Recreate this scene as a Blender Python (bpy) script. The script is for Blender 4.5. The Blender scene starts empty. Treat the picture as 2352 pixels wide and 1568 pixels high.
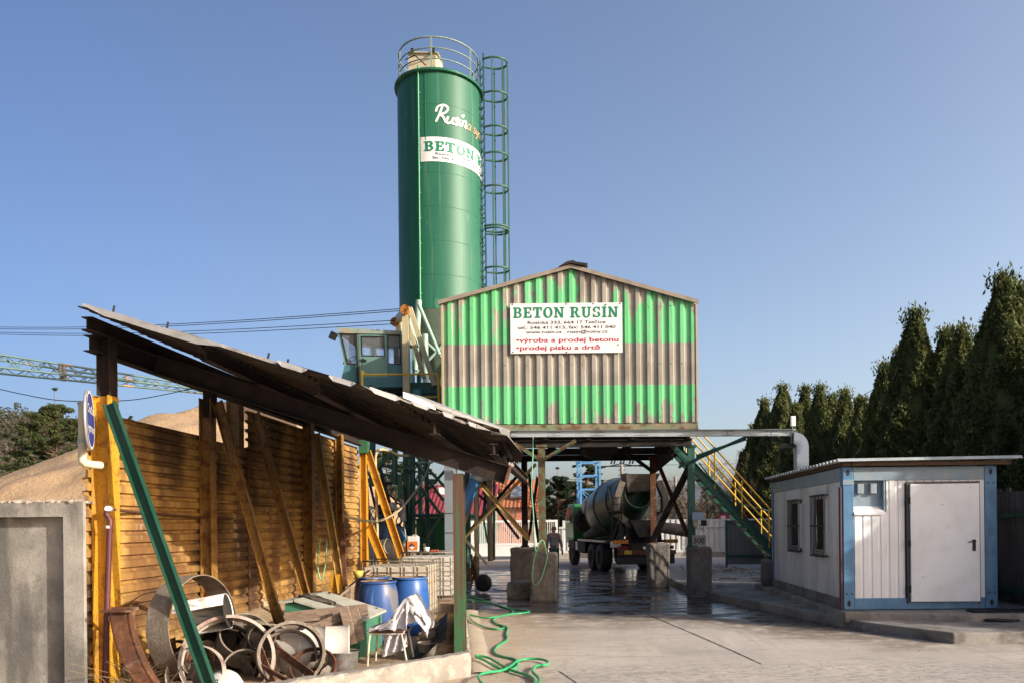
import bpy, bmesh, math, random
import numpy as np
from mathutils import Vector, Matrix
random.seed(7); RNG = np.random.default_rng(7)
R = math.radians; V = Vector
S = bpy.context.scene
COL = S.collection

# ---------------- camera, sky, sun, exposure ----------------
F = 1800.0; CH = 1.85                       # focal length in the photo's 2352-px grid, eye height
cam_d = bpy.data.cameras.new('camera'); cam = bpy.data.objects.new('camera', cam_d); COL.objects.link(cam)
cam_d.sensor_width = 36; cam_d.lens = F/2352*36
cam_d.shift_x = -(1345-1176)/2352; cam_d.shift_y = (1203-784)/2352
cam_d.clip_end = 3000; cam_d.clip_start = .1
cam.matrix_world = Matrix.Translation((0, 0, CH)) @ Matrix.Rotation(R(90), 4, 'X') @ Matrix.Rotation(-.010, 4, 'Z')
S.camera = cam
SUN = V((1, -.50, .41)).normalized()
w = bpy.data.worlds.new('World'); S.world = w; w.use_nodes = True
nt = w.node_tree; bg = nt.nodes['Background']; sky = nt.nodes.new('ShaderNodeTexSky')
sky.sky_type = 'NISHITA'; sky.sun_disc = False
sky.sun_elevation = math.asin(SUN.z); sky.sun_rotation = math.atan2(SUN.x, SUN.y)
sky.altitude = 300; sky.air_density = .95; sky.dust_density = 4.2; sky.ozone_density = 2.6
# hazier, paler air toward the sun's side of the sky
tc = nt.nodes.new('ShaderNodeTexCoord'); sx_ = nt.nodes.new('ShaderNodeSeparateXYZ'); nt.links.new(tc.outputs['Generated'], sx_.inputs[0])
cx_ = nt.nodes.new('ShaderNodeCombineXYZ')
for i_, (c0_, c1_) in enumerate(((1.29, 1.0), (1.14, .74), (1.09, .46))):
    mr_ = nt.nodes.new('ShaderNodeMapRange'); mr_.inputs[1].default_value = -.6; mr_.inputs[2].default_value = .5
    mr_.inputs[3].default_value = c0_-.6*c1_; mr_.inputs[4].default_value = c0_+.5*c1_; nt.links.new(sx_.outputs[0], mr_.inputs[0]); nt.links.new(mr_.outputs[0], cx_.inputs[i_])
ml_ = nt.nodes.new('ShaderNodeVectorMath'); ml_.operation = 'MULTIPLY'; nt.links.new(sky.outputs[0], ml_.inputs[0]); nt.links.new(cx_.outputs[0], ml_.inputs[1])
bk_ = nt.nodes.new('ShaderNodeMapRange'); bk_.inputs[1].default_value = -.35; bk_.inputs[2].default_value = .15; bk_.inputs[3].default_value = .75; bk_.inputs[4].default_value = 1  # sky behind the camera dimmed to hold down fill in the shade
nt.links.new(sx_.outputs[1], bk_.inputs[0]); sc_ = nt.nodes.new('ShaderNodeVectorMath'); sc_.operation = 'SCALE'; nt.links.new(ml_.outputs[0], sc_.inputs[0]); nt.links.new(bk_.outputs[0], sc_.inputs['Scale'])
nt.links.new(sc_.outputs[0], bg.inputs[0]); bg.inputs[1].default_value = .119
sl = bpy.data.lights.new('sun', 'SUN'); sl.energy = 3.5; sl.angle = R(.6); sl.color = (1, .92, .8)
so = bpy.data.objects.new('sun', sl); COL.objects.link(so)
so.rotation_euler = SUN.to_track_quat('Z', 'Y').to_euler()
S.view_settings.view_transform = 'Standard'; S.view_settings.look = 'None'
S.view_settings.exposure = .84; S.view_settings.gamma = 1
try:
    S.cycles.max_bounces = 6; S.cycles.transparent_max_bounces = 8; S.cycles.caustics_reflective = False
    S.cycles.use_denoising = True
except Exception: pass

# ---------------- measuring helpers: photo grid -> metres ----------------
def P(u, v, Y):
    du, dv = u-1345, v-1203
    return V(((du-.01*dv)*Y/F, Y, CH-(dv+.01*du)*Y/F))
def G(u, v, Z=0):
    Y = (CH-Z)*F/((v-1203)+.01*(u-1345)); p = P(u, v, Y); p.z = Z; return p
def zc(x0, y0, s):                          # a zoomed crop: crop px -> photo grid
    return lambda x, y: ((x0+x*s)*.60494, (y0+y*s)*.60494)

# ---------------- mesh builder ----------------
class MB:
    def __init__(s): s.v = []; s.f = []; s.sm = []
    def add(s, vs, fs, smooth=False):
        n = len(s.v); s.v += [tuple(p) for p in vs]; s.f += [tuple(i+n for i in f) for f in fs]; s.sm += [smooth]*len(fs); return s
    def box(s, c, d, M=None):
        x, y, z = d[0]/2, d[1]/2, d[2]/2
        vs = [V((a*x, b*y, e*z)) for a in (-1, 1) for b in (-1, 1) for e in (-1, 1)]
        if M is not None: vs = [M @ p for p in vs]
        vs = [p+V(c) for p in vs]
        return s.add(vs, [(0, 1, 3, 2), (4, 6, 7, 5), (0, 4, 5, 1), (2, 3, 7, 6), (0, 2, 6, 4), (1, 5, 7, 3)])
    def bb(s, a, b): return s.box([(a[i]+b[i])/2 for i in range(3)], [abs(b[i]-a[i]) for i in range(3)])
    def frame(s, p0, p1, up=None):
        p0, p1 = V(p0), V(p1); d = (p1-p0); L = d.length; d.normalize()
        u = V(up) if up is not None else (V((0, 0, 1)) if abs(d.z) < .9 else V((0, 1, 0)))
        a = d.cross(u)
        if a.length < 1e-4: a = d.cross(V((1, 0, 0)))
        a.normalize(); b = a.cross(d); return p0, p1, d, a, b
    def sec(s, p0, p1, poly, up=None, caps=True, smooth=False):     # sweep a closed section (a,b) from p0 to p1
        p0, p1, d, a, b = s.frame(p0, p1, up); n = len(poly)
        vs = [p0+a*q[0]+b*q[1] for q in poly]+[p1+a*q[0]+b*q[1] for q in poly]
        fs = [(i, (i+1) % n, n+(i+1) % n, n+i) for i in range(n)]
        s.add(vs, fs, smooth)
        if caps: s.add([vs[i] for i in range(n)], [tuple(range(n))]); s.add([vs[n+i] for i in range(n)], [tuple(reversed(range(n)))])
        return s
    def bar(s, p0, p1, w, h, up=None): w, h = w/2, h/2; return s.sec(p0, p1, [(-w, -h), (w, -h), (w, h), (-w, h)], up)
    def hb(s, p0, p1, w=.2, h=.2, t=.012, up=None):               # H-beam: web along b
        W, H = w/2, h/2
        return s.sec(p0, p1, [(-W, -H), (W, -H), (W, -H+t), (t/2, -H+t), (t/2, H-t), (W, H-t), (W, H), (-W, H), (-W, H-t), (-t/2, H-t), (-t/2, -H+t), (-W, -H+t)], up)
    def ang(s, p0, p1, w=.08, t=.008, up=None, fx=1, fy=1):       # L profile
        return s.sec(p0, p1, [(0, 0), (fx*w, 0), (fx*w, fy*t), (fx*t, fy*t), (fx*t, fy*w), (0, fy*w)], up)
    def chan(s, p0, p1, w=.2, d=.08, t=.01, up=None, fx=1):       # C profile opening toward +a*fx
        W = w/2; return s.sec(p0, p1, [(0, -W), (fx*d, -W), (fx*d, -W+t), (fx*t, -W+t), (fx*t, W-t), (fx*d, W-t), (fx*d, W), (0, W)], up)
    def tube(s, p0, p1, r, n=10, r2=None, caps=True):
        p0, p1, d, a, b = s.frame(p0, p1); r2 = r if r2 is None else r2
        c = [(math.cos(2*math.pi*i/n), math.sin(2*math.pi*i/n)) for i in range(n)]
        vs = [p0+a*x*r+b*y*r for x, y in c]+[p1+a*x*r2+b*y*r2 for x, y in c]
        s.add(vs, [(i, (i+1) % n, n+(i+1) % n, n+i) for i in range(n)], True)
        if caps: s.add(vs[:n], [tuple(range(n))]); s.add(vs[n:], [tuple(reversed(range(n)))])
        return s
    def poly(s, pts, r, n=8, closed=False, rs=None):              # tube through points
        pts = [V(p) for p in pts]; m = len(pts); vs = []; last = None
        for i, p in enumerate(pts):
            if closed: t = pts[(i+1) % m]-pts[i-1]
            else: t = pts[min(i+1, m-1)]-pts[max(i-1, 0)]
            if t.length < 1e-9: t = V((0, 0, 1))
            t.normalize()
            if last is None:
                a = t.cross(V((0, 0, 1)));
                if a.length < .1: a = t.cross(V((0, 1, 0)))
            else: a = last-t*last.dot(t)
            a.normalize(); last = a; b = t.cross(a); rr = rs[i] if rs else r
            vs += [p+a*rr*math.cos(2*math.pi*k/n)+b*rr*math.sin(2*math.pi*k/n) for k in range(n)]
        fs = []
        for i in range(m if closed else m-1):
            j = (i+1) % m
            fs += [(i*n+k, i*n+(k+1) % n, j*n+(k+1) % n, j*n+k) for k in range(n)]
        s.add(vs, fs, True)
        if not closed: s.add(vs[:n], [tuple(reversed(range(n)))]); s.add(vs[-n:], [tuple(range(n))])
        return s
    def lathe(s, prof, c=(0, 0, 0), axis=(0, 0, 1), n=32, a0=0, a1=None, smooth=True):
        ax = V(axis).normalized(); x = ax.orthogonal().normalized(); 
        if abs(ax.z) > .99: x = V((1, 0, 0))
        y = ax.cross(x); full = a1 is None; a1 = 2*math.pi if full else a1
        m = n if full else n+1; vs = []
        for r, z in prof:
            for i in range(m):
                t = a0+(a1-a0)*i/n; vs.append(V(c)+ax*z+x*r*math.cos(t)+y*r*math.sin(t))
        fs = []
        for j in range(len(prof)-1):
            for i in range(n):
                k = (i+1) % m; fs.append((j*m+i, j*m+k, (j+1)*m+k, (j+1)*m+i))
        return s.add(vs, fs, smooth)
    def prism(s, pts, d):                                          # closed planar polygon extruded by vector d
        pts = [V(p) for p in pts]; n = len(pts); d = V(d)
        s.add(pts, [tuple(range(n))]); s.add([p+d for p in pts], [tuple(reversed(range(n)))])
        return s.add(pts+[p+d for p in pts], [(i, n+i, n+(i+1) % n, (i+1) % n) for i in range(n)])
    def quad(s, *p): return s.add(p, [tuple(range(len(p)))])
    def build(s, name, m, parent=None, bevel=0, weld=False, rough=0):
        o = mk(name, s.v, s.f, m, parent, s.sm)
        if weld or bevel or rough:
            bm = bmesh.new(); bm.from_mesh(o.data)
            bmesh.ops.remove_doubles(bm, verts=bm.verts, dist=.0006)
            bmesh.ops.recalc_face_normals(bm, faces=bm.faces)
            if rough:
                bmesh.ops.subdivide_edges(bm, edges=[e for e in bm.edges if e.calc_length() > rough*3], cuts=5, use_grid_fill=True)
                rr = random.Random(len(s.v))
                for q in bm.verts: q.co += V((rr.uniform(-1, 1), rr.uniform(-1, 1), rr.uniform(-1, 1)))*rough
            bm.to_mesh(o.data); bm.free()
        if bevel:
            md = o.modifiers.new('b', 'BEVEL'); md.width = bevel; md.segments = 2; md.limit_method = 'ANGLE'
        return o

def mk(name, vs, fs, m, parent=None, sm=None):
    me = bpy.data.meshes.new(name); off = V((0, 0, 0))
    if parent is not None:
        q = parent
        while q is not None: off += q.location; q = q.parent
    if off.length > 0: vs = [(p[0]-off.x, p[1]-off.y, p[2]-off.z) for p in vs]
    me.from_pydata(vs, [], fs)
    if m is not None: me.materials.append(m)
    if sm and any(sm): me.polygons.foreach_set('use_smooth', sm)
    me.update(); o = bpy.data.objects.new(name, me); COL.objects.link(o)
    if parent is not None: o.parent = parent
    return o
def thing(name, label, cat, loc=(0, 0, 0), group=None):
    o = bpy.data.objects.new(name, None); COL.objects.link(o); o.location = loc; o.empty_display_size = .1
    return tag(o, label, cat, group)
def tag(o, label, cat, group=None):
    o['label'] = label; o['category'] = cat
    if group: o['group'] = group
    return o
def st(o, kind='structure'): o['kind'] = kind; return o
def dup(root, loc, label=None, rz=0, scale=1, first=False):
    if first: r = root
    else:
        r = root.copy(); COL.objects.link(r)
        for ch in list(root.children):
            c = ch.copy(); COL.objects.link(c); c.parent = r
            for g in ch.children:
                d = g.copy(); COL.objects.link(d); d.parent = c
    r.location = loc; r.rotation_euler = (0, 0, rz)
    r.scale = (scale,)*3 if not isinstance(scale, tuple) else scale
    if label: r['label'] = label
    return r

# ---------------- materials ----------------
def rgb(r, g=None, b=None):
    if g is None: r, g, b = r
    f = lambda c: (c/255/12.92 if c/255 <= .04045 else ((c/255+.055)/1.055)**2.4)
    return (f(r), f(g), f(b))
def newmat(name):
    m = bpy.data.materials.new(name); m.use_nodes = True; nt = m.node_tree
    return m, nt, nt.nodes['Principled BSDF']
def nz(nt, pos, sc, detail=4, vs=(1, 1, 1), rough=.55):
    mp = nt.nodes.new('ShaderNodeMapping'); mp.inputs['Scale'].default_value = vs; nt.links.new(pos, mp.inputs[0])
    n = nt.nodes.new('ShaderNodeTexNoise'); n.inputs['Scale'].default_value = sc; n.inputs['Detail'].default_value = detail
    n.inputs['Roughness'].default_value = rough; nt.links.new(mp.outputs[0], n.inputs[0]); return n.outputs['Fac']
def ramp(nt, x, lo, hi, a=0., b=1.):
    r = nt.nodes.new('ShaderNodeMapRange'); r.inputs[1].default_value = lo; r.inputs[2].default_value = hi
    r.inputs[3].default_value = a; r.inputs[4].default_value = b; nt.links.new(x, r.inputs[0]); return r.outputs[0]
def mth(nt, op, a, b=None):
    n = nt.nodes.new('ShaderNodeMath'); n.operation = op
    for i, q in enumerate((a, b)):
        if q is None: continue
        if isinstance(q, (int, float)): n.inputs[i].default_value = q
        else: nt.links.new(q, n.inputs[i])
    return n.outputs[0]
def mix(nt, f, a, b):
    n = nt.nodes.new('ShaderNodeMix'); n.data_type = 'RGBA'
    if isinstance(f, (int, float)): n.inputs[0].default_value = f
    else: nt.links.new(f, n.inputs[0])
    for i, q in ((6, a), (7, b)):
        if isinstance(q, tuple): n.inputs[i].default_value = (*q[:3], 1)
        else: nt.links.new(q, n.inputs[i])
    return n.outputs[2]
def M(name, base, layers=(), rough=.6, metal=0, bump=0, bs=40, spec=.4, rvar=None, bdist=.01):
    """layers: (colour, noise scale, lo, hi, amount, stretch)"""
    m, nt, b = newmat(name); pos = nt.nodes.new('ShaderNodeNewGeometry').outputs['Position']
    c = tuple(base)
    for L in layers:
        col, sc, lo, hi, amt = L[:5]; stv = L[5] if len(L) > 5 else (1, 1, 1)
        f = ramp(nt, nz(nt, pos, sc, 6, stv), lo, hi, 0, amt); c = mix(nt, f, c, tuple(col))
    if isinstance(c, tuple): b.inputs['Base Color'].default_value = (*c, 1)
    else: nt.links.new(c, b.inputs['Base Color'])
    b.inputs['Roughness'].default_value = rough; b.inputs['Metallic'].default_value = metal
    b.inputs['Specular IOR Level'].default_value = spec
    if rvar: nt.links.new(ramp(nt, nz(nt, pos, rvar[0], 3), .3, .7, rvar[1], rvar[2]), b.inputs['Roughness'])
    if bump:
        bp = nt.nodes.new('ShaderNodeBump'); bp.inputs['Strength'].default_value = bump; bp.inputs['Distance'].default_value = bdist
        nt.links.new(nz(nt, pos, bs, 6), bp.inputs['Height']); nt.links.new(bp.outputs[0], b.inputs['Normal'])
    return m
RUST = (.13, .045, .018); RUSTD = (.05, .022, .013); DIRT = (.16, .12, .085)
STR = (1, 1, .16)
def painted(name, col, rust=.5, lo=.56, hi=.66, dirt=.35, rough=.45, sc=5, dc=DIRT, bump=.15):
    dk = tuple(x*.62 for x in col); fade = tuple(min(1, x*1.15+.03) for x in col)
    return M(name, col, [(fade, 1.7, .4, .7, .5), (dk, 3, .45, .75, .5, STR), (dc, 7, .5, .8, dirt, STR), (RUST, sc*1.3, lo+.06, hi+.06, rust), (RUST, sc*7, lo+.06, hi+.05, rust)], rough, 0, bump, 60)
m_yelshade = painted('shade_darkened_rusty_yellow_paint', (.3, .17, .035), .8, .46, .56, .7)  # yellow paint darkened for posts and braces in the roof's shade, plus rust spots
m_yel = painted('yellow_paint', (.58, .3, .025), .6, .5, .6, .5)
m_yel2 = painted('yellow_rail_paint', (.68, .42, .02), .3, .6, .7, .2)
m_yelwall = M('yellow_cladding', (.48, .285, .08), [((.36, .21, .055), 1.1, .4, .6, .8), ((.46, .36, .22), 9, .52, .7, .45, (1, 1, .12)), ((.14, .06, .026), 2.4, .44, .6, .8, (1, 1, .35)), ((.06, .032, .02), .9, .47, .6, .85, (1, 1, .8)), ((.55, .5, .4), 3.1, .62, .7, .6, (1, 1, .3)), ((.06, .03, .02), 30, .6, .68, .6, (1, 1, .4))], .65, 0, .2, 50)
m_yelold = painted('worn_yellow_paint', (.42, .28, .09), .6, .5, .64, .7)
m_grnpost = painted('green_post_paint', (.02, .12, .055), .7, .52, .6, .5)
m_grnpale = painted('pale_green_paint', (.07, .19, .1), .85, .42, .5, .8)
m_brace = painted('green_brace_paint', (.008, .06, .038), .25, .66, .74, .15)
m_dkgreen = painted('dark_green_steel', (.015, .09, .065), .5, .58, .68, .4)
m_mint = painted('mint_steel', (.3, .45, .36), .3, .6, .7, .4)
m_teal = painted('teal_cab_paint', (.07, .2, .21), .3, .64, .72, .3)
m_teal2 = painted('pale_teal_cab_paint', (.16, .3, .25), .3, .64, .72, .35)
m_cream = painted('cream_steel', (.48, .42, .25), .5, .6, .7, .5)
m_rust = M('rusty_steel', (.11, .045, .022), [(RUSTD, 4, .4, .65, .8), ((.2, .085, .035), 14, .5, .7, .7), ((.3, .24, .19), 6, .58, .7, .55)], .85, 0, .4, 50)
m_rustdk = M('dark_rusty_beam', (.019, .013, .011), [((.045, .026, .019), 5, .45, .7, .8), ((.02, .014, .012), 3, .5, .7, .8, STR)], .85, 0, .3, 40)
m_galv = M('galvanised_sheet', (.4, .4, .39), [((.28, .27, .26), 3, .4, .65, .7), ((.18, .13, .1), 5, .6, .75, .6), ((.5, .5, .5), 25, .5, .7, .4)], .5, .35, .15, 40)
m_roofun = M('weathered_roof_sheet', (.2, .19, .18), [((.1, .08, .065), 2, .4, .65, .8), ((.12, .06, .035), 5, .55, .7, .7), ((.34, .33, .32), 12, .55, .75, .5)], .6, .2, .2, 40)
m_tray = M('galvanised_tray', (.44, .49, .5), [((.3, .33, .3), 2.5, .45, .65, .6), ((.2, .32, .24), 4, .6, .7, .5)], .45, .3, .1, 50)
m_duct = M('grey_duct', (.26, .31, .36), [((.23, .26, .29), 2, .4, .7, .6), ((.36, .38, .4), 30, .5, .7, .4)], .45, .3, .08, 60)
m_conc = M('concrete', (.36, .33, .28), [((.24, .22, .19), 1.6, .42, .66, .75), ((.44, .42, .37), 7, .5, .7, .6), ((.1, .1, .09), 22, .6, .72, .7), ((.13, .12, .1), 2.8, .6, .75, .5, STR)], .9, 0, .6, 30)
m_block = M('rough_concrete_block', (.19, .17, .145), [((.11, .1, .085), 3, .42, .66, .8), ((.27, .24, .19), 9, .52, .7, .6), ((.06, .05, .04), 26, .58, .72, .8)], .92, 0, 1, 28, bdist=.02)
m_wood = M('weathered_wood', (.3, .22, .16), [((.18, .13, .095), 3, .4, .65, .8, (1, 1, 8)), ((.4, .32, .25), 9, .5, .7, .6, (1, 1, 6)), ((.07, .05, .04), 16, .62, .72, .8)], .85, 0, .4, 40)
m_black = M('black_rubber', (.012, .012, .013), [((.04, .037, .034), 6, .5, .7, .7)], .6, 0, .2, 40)
m_dark = M('sooty_steel', (.018, .016, .014), [((.045, .036, .028), 5, .45, .7, .8)], .8, 0, .3, 40)
m_white = M('white_board', (.78, .78, .76), [((.66, .65, .62), 3, .45, .7, .5)], .4)
m_whpaint = M('dirty_white_paint', (.66, .66, .62), [((.5, .48, .43), 2.2, .45, .7, .6, STR), ((.25, .2, .15), 6, .6, .75, .5, STR)], .5, 0, .1, 40)
m_cream2 = M('cream_plastic', (.6, .54, .38), [((.45, .39, .26), 5, .45, .7, .6)], .5)
m_glass, _nt, _b = newmat('window_glass'); _b.inputs['Base Color'].default_value = (.75, .82, .86, 1); _b.inputs['Roughness'].default_value = .05; _b.inputs['Transmission Weight'].default_value = .85; _b.inputs['Alpha'].default_value = .55; _b.inputs['IOR'].default_value = 1.1
m_dglass = M('dark_glass', (.02, .022, .025), [((.1, .07, .04), 5, .5, .75, .6, (1, 1, .3))], .08, 0, 0, 1, .8)
from mathutils import noise as mno
def N(x, y, z=0): return mno.noise(V((x, y, z)))
# ---------------- setting: ground, yard, slabs ----------------
def ground_mat():
    m, nt, b = newmat('yard_concrete'); pos = nt.nodes.new('ShaderNodeNewGeometry').outputs['Position']
    sp = nt.nodes.new('ShaderNodeSeparateXYZ'); nt.links.new(pos, sp.inputs[0]); X, Y = sp.outputs[0], sp.outputs[1]
    c = mix(nt, ramp(nt, nz(nt, pos, .5, 6), .38, .64), (.52, .47, .41), (.4, .365, .32))
    c = mix(nt, ramp(nt, nz(nt, pos, 2.6, 8, (1, 2.2, 1)), .55, .72, 0, .6), c, (.3, .265, .22))
    c = mix(nt, ramp(nt, nz(nt, pos, 60, 4), .56, .74, 0, .55), c, (.22, .19, .16))
    c = mix(nt, ramp(nt, nz(nt, pos, 9, 6), .66, .74, 0, .7), c, (.14, .12, .1))
    c = mix(nt, ramp(nt, nz(nt, pos, 1.4, 9, (.35, 1.6, 1), .65), .54, .68, 0, .55), c, (.27, .24, .205))
    c = mix(nt, ramp(nt, nz(nt, pos, .9, 9, (1.8, .3, 1), .6), .58, .66, 0, .4), c, (.58, .52, .44))
    # rough tarred patch across the very front
    fr = mth(nt, 'MULTIPLY', ramp(nt, Y, 10.5, 10.0), ramp(nt, nz(nt, pos, 7, 8, (1, 1.8, 1)), .47, .62, 0, .6)); c = mix(nt, fr, c, (.2, .185, .17))
    # long scuffs and tyre-dragged slurry running toward the bay
    sc1 = ramp(nt, nz(nt, pos, 1.0, 10, (5.5, .35, 1), .7), .53, .68, 0, .45); c = mix(nt, sc1, c, (.3, .265, .225))
    sc2 = mth(nt, 'MULTIPLY', ramp(nt, nz(nt, pos, .55, 10, (1, 1, 1), .7), .5, .62, 0, .55), ramp(nt, Y, 9.6, 12.5)); c = mix(nt, sc2, c, (.35, .31, .265))
    chips = ramp(nt, nz(nt, pos, 26, 3), .7, .74, 0, .8); c = mix(nt, chips, c, (.1, .085, .07))
    # dusty earth on the left by the shed kerb
    n1 = nz(nt, pos, 1.1, 6)
    ex = mth(nt, 'ADD', X, mth(nt, 'MULTIPLY', mth(nt, 'SUBTRACT', n1, .5), 1.2))
    earth = mth(nt, 'MULTIPLY', ramp(nt, ex, -.1, -1.1), ramp(nt, nz(nt, pos, 4, 6), .3, .55))
    c = mix(nt, mth(nt, 'MULTIPLY', earth, .65), c, (.46, .33, .2))
    # wet zone
    n2 = nz(nt, pos, .7, 7, (1, 1.6, 1))
    yy = mth(nt, 'ADD', Y, mth(nt, 'MULTIPLY', mth(nt, 'SUBTRACT', n2, .5), 3.4))
    side = mth(nt, 'ADD', yy, mth(nt, 'MULTIPLY', ramp(nt, X, 1.6, 4.4), 2.7))
    side = mth(nt, 'SUBTRACT', side, mth(nt, 'MULTIPLY', ramp(nt, X, -.4, -2.2), 1.2))
    damp = mth(nt, 'MULTIPLY', ramp(nt, side, 13.6, 15.2), ramp(nt, yy, 37, 33))
    wet = mth(nt, 'MULTIPLY', ramp(nt, side, 15.4, 16.4), ramp(nt, yy, 36, 31))
    c = mix(nt, mth(nt, 'MULTIPLY', damp, mth(nt, 'MULTIPLY', ramp(nt, nz(nt, pos, 3.5, 8), .32, .52), .85)), c, (.17, .13, .09))
    c = mix(nt, mth(nt, 'MULTIPLY', wet, .93), c, mix(nt, ramp(nt, nz(nt, pos, 4, 8, (1, 2, 1)), .4, .65), (.028, .026, .024), (.09, .075, .06)))
    nt.links.new(c, b.inputs['Base Color'])
    pud = ramp(nt, nz(nt, pos, 1.1, 8, (.8, 1.9, 1)), .42, .54)
    rw = mix(nt, pud, (.5,)*3, (.1,)*3)
    rr = nt.nodes.new('ShaderNodeMix'); rr.inputs[2].default_value = .9
    nt.links.new(wet, rr.inputs[0]); 
    sp2 = nt.nodes.new('ShaderNodeSeparateColor'); nt.links.new(rw, sp2.inputs[0]); nt.links.new(sp2.outputs[0], rr.inputs[3])
    nt.links.new(rr.outputs[0], b.inputs['Roughness'])
    h = mth(nt, 'ADD', nz(nt, pos, 45, 6), mth(nt, 'MULTIPLY', nz(nt, pos, 3, 3), .5))
    bp = nt.nodes.new('ShaderNodeBump'); bp.inputs['Distance'].default_value = .012
    bstr = mth(nt, 'SUBTRACT', .75, mth(nt, 'MULTIPLY', mth(nt, 'MULTIPLY', wet, ramp(nt, pud, 0, 1, .72, .96)), .76)); nt.links.new(bstr, bp.inputs['Strength'])
    nt.links.new(h, bp.inputs['Height']); nt.links.new(bp.outputs[0], b.inputs['Normal'])
    return m
m_yard = ground_mat()
m_soil = M('dry_grass_soil', (.22, .17, .09), [((.13, .11, .06), .3, .4, .6, .8), ((.3, .24, .13), 3, .5, .7, .7), ((.07, .06, .035), 12, .55, .7, .6)], .95, 0, .8, 8, bdist=.1)
def bank(x, y):
    d = x+1.43+(y-9.7)*.165
    return .055*math.exp(-((d-.1)/.22)**2)+.006*N(x*1.7, y*1.7)-.03 if d < .95 else -.05
m_sand = M('sand', (.42, .285, .165), [((.36, .24, .135), .5, .4, .6, .7), ((.48, .34, .2), 3, .5, .7, .5), ((.33, .21, .11), 9, .62, .72, .6, (1, 1, .4))], .95, 0, .6, 9, bdist=.09)
m_earth = M('shed_floor_earth', (.36, .25, .15), [((.22, .16, .1), 3, .42, .65, .8), ((.46, .36, .25), 11, .5, .7, .6), ((.1, .08, .06), 7, .62, .72, .7)], .95, 0, .8, 20, bdist=.03)
m_asph = M('road_asphalt', (.11, .105, .1), [((.17, .16, .15), 2, .4, .7, .6)], .8, 0, .3, 60)
st(MB().quad((-1500, -60, -.06), (1500, -60, -.06), (1500, 2500, -.06), (-1500, 2500, -.06)).build('ground', m_soil))
st(MB().quad((-30, -20, 0), (30, -20, 0), (30, 43, 0), (-30, 43, 0)).build('yard', m_yard))
st(MB().quad((-60, 43.4, -.03), (60, 43.4, -.03), (60, 50, -.03), (-60, 50, -.03)).build('road', m_asph))
# joints in the slab
def crack(pts, w, name):
    mb = MB(); rr = random.Random(3)
    for a, b in zip(pts, pts[1:]):
        n = max(2, int((b-a).length/.12)); L = []
        for i in range(n+1):
            p = a.lerp(b, i/n); L.append((p+V((rr.uniform(-.006, .006), 0, .004)), w*rr.uniform(.5, 1.3)))
        for (p, wa), (q, wb) in zip(L, L[1:]):
            d = (b-a).normalized(); s = V((d.y, -d.x, 0)); mb.quad(p-s*wa, p+s*wa, q+s*wb, q-s*wb)
    return st(mb.build(name, m_black))
crack([G(1419, 1383), G(1520, 1424), G(1600, 1458), G(1694, 1499), G(1748, 1524)], .012, 'expansion_joint')
crack([G(1285, 1541), G(1302, 1552), G(1330, 1573)], .008, 'yard_crack')
# raised slabs beside the cabin
m_slab = M('kerb_concrete', (.29, .27, .24), [((.15, .14, .12), 1.4, .4, .6, .8), ((.35, .33, .3), 8, .52, .7, .5), ((.09, .08, .07), 3.5, .56, .68, .6), ((.1, .095, .085), 20, .6, .72, .6)], .9, 0, .6, 30)
low = [(3.05, 18.9), (3.8, 16.15), (4.3, 14.5), (4.62, 13.2), (5.5, 11.75), (11, 11.6), (11, 30), (2.6, 30), (2.6, 22)]
s1 = MB().prism([(x, y, -.1) for x, y in low], (0, 0, .27)); st(s1.build('slab', m_slab, weld=True, bevel=.02))
up = [(4.46, 13.52), (5.2, 13.38), (6.3, 13.0), (8.1, 12.95), (8.1, 20), (4.3, 20)]
st(MB().prism([(x, y, .1) for x, y in up], (0, 0, .19)).build('slab_step', m_slab, weld=True, bevel=.02))

# ---------------- sky cut-out hills, far wood ----------------
def grid(name, x0, x1, y0, y1, nx, ny, h, m):
    vs = [(x0+(x1-x0)*i/nx, y0+(y1-y0)*j/ny, 0) for j in range(ny+1) for i in range(nx+1)]
    vs = [(x, y, h(x, y)) for x, y, _ in vs]
    fs = [(j*(nx+1)+i, j*(nx+1)+i+1, (j+1)*(nx+1)+i+1, (j+1)*(nx+1)+i) for j in range(ny) for i in range(nx)]
    return mk(name, vs, fs, m, None, [True]*len(fs))
def hill_h(x, y):
    a = max(0, min(1, (y-75)/95)); a = a*a*(3-2*a)
    lat = 22.5/(1+math.exp((x+70)/18))+ 2
    return -.5+a*(lat+1.5*N(x*.03, y*.03))
m_hill = M('wooded_hill', (.05, .052, .03), [((.03, .038, .018), .1, .4, .6, .8), ((.1, .08, .06), .3, .45, .65, .8)], .95, 0, .8, 1, bdist=.5)
st(grid('hills', -330, 260, 72, 260, 60, 24, hill_h, m_hill))
def far_h(x, y):
    return -2+42*math.exp(-((x-150)/190)**2)*min(1, max(0, (y-500)/200))+3*N(x*.01, y*.01)
st(grid('far_hill', -200, 900, 480, 900, 40, 10, far_h, M('far_hill', (.1, .12, .15), [((.14, .13, .14), .02, .4, .6, .7)], 1)))

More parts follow.
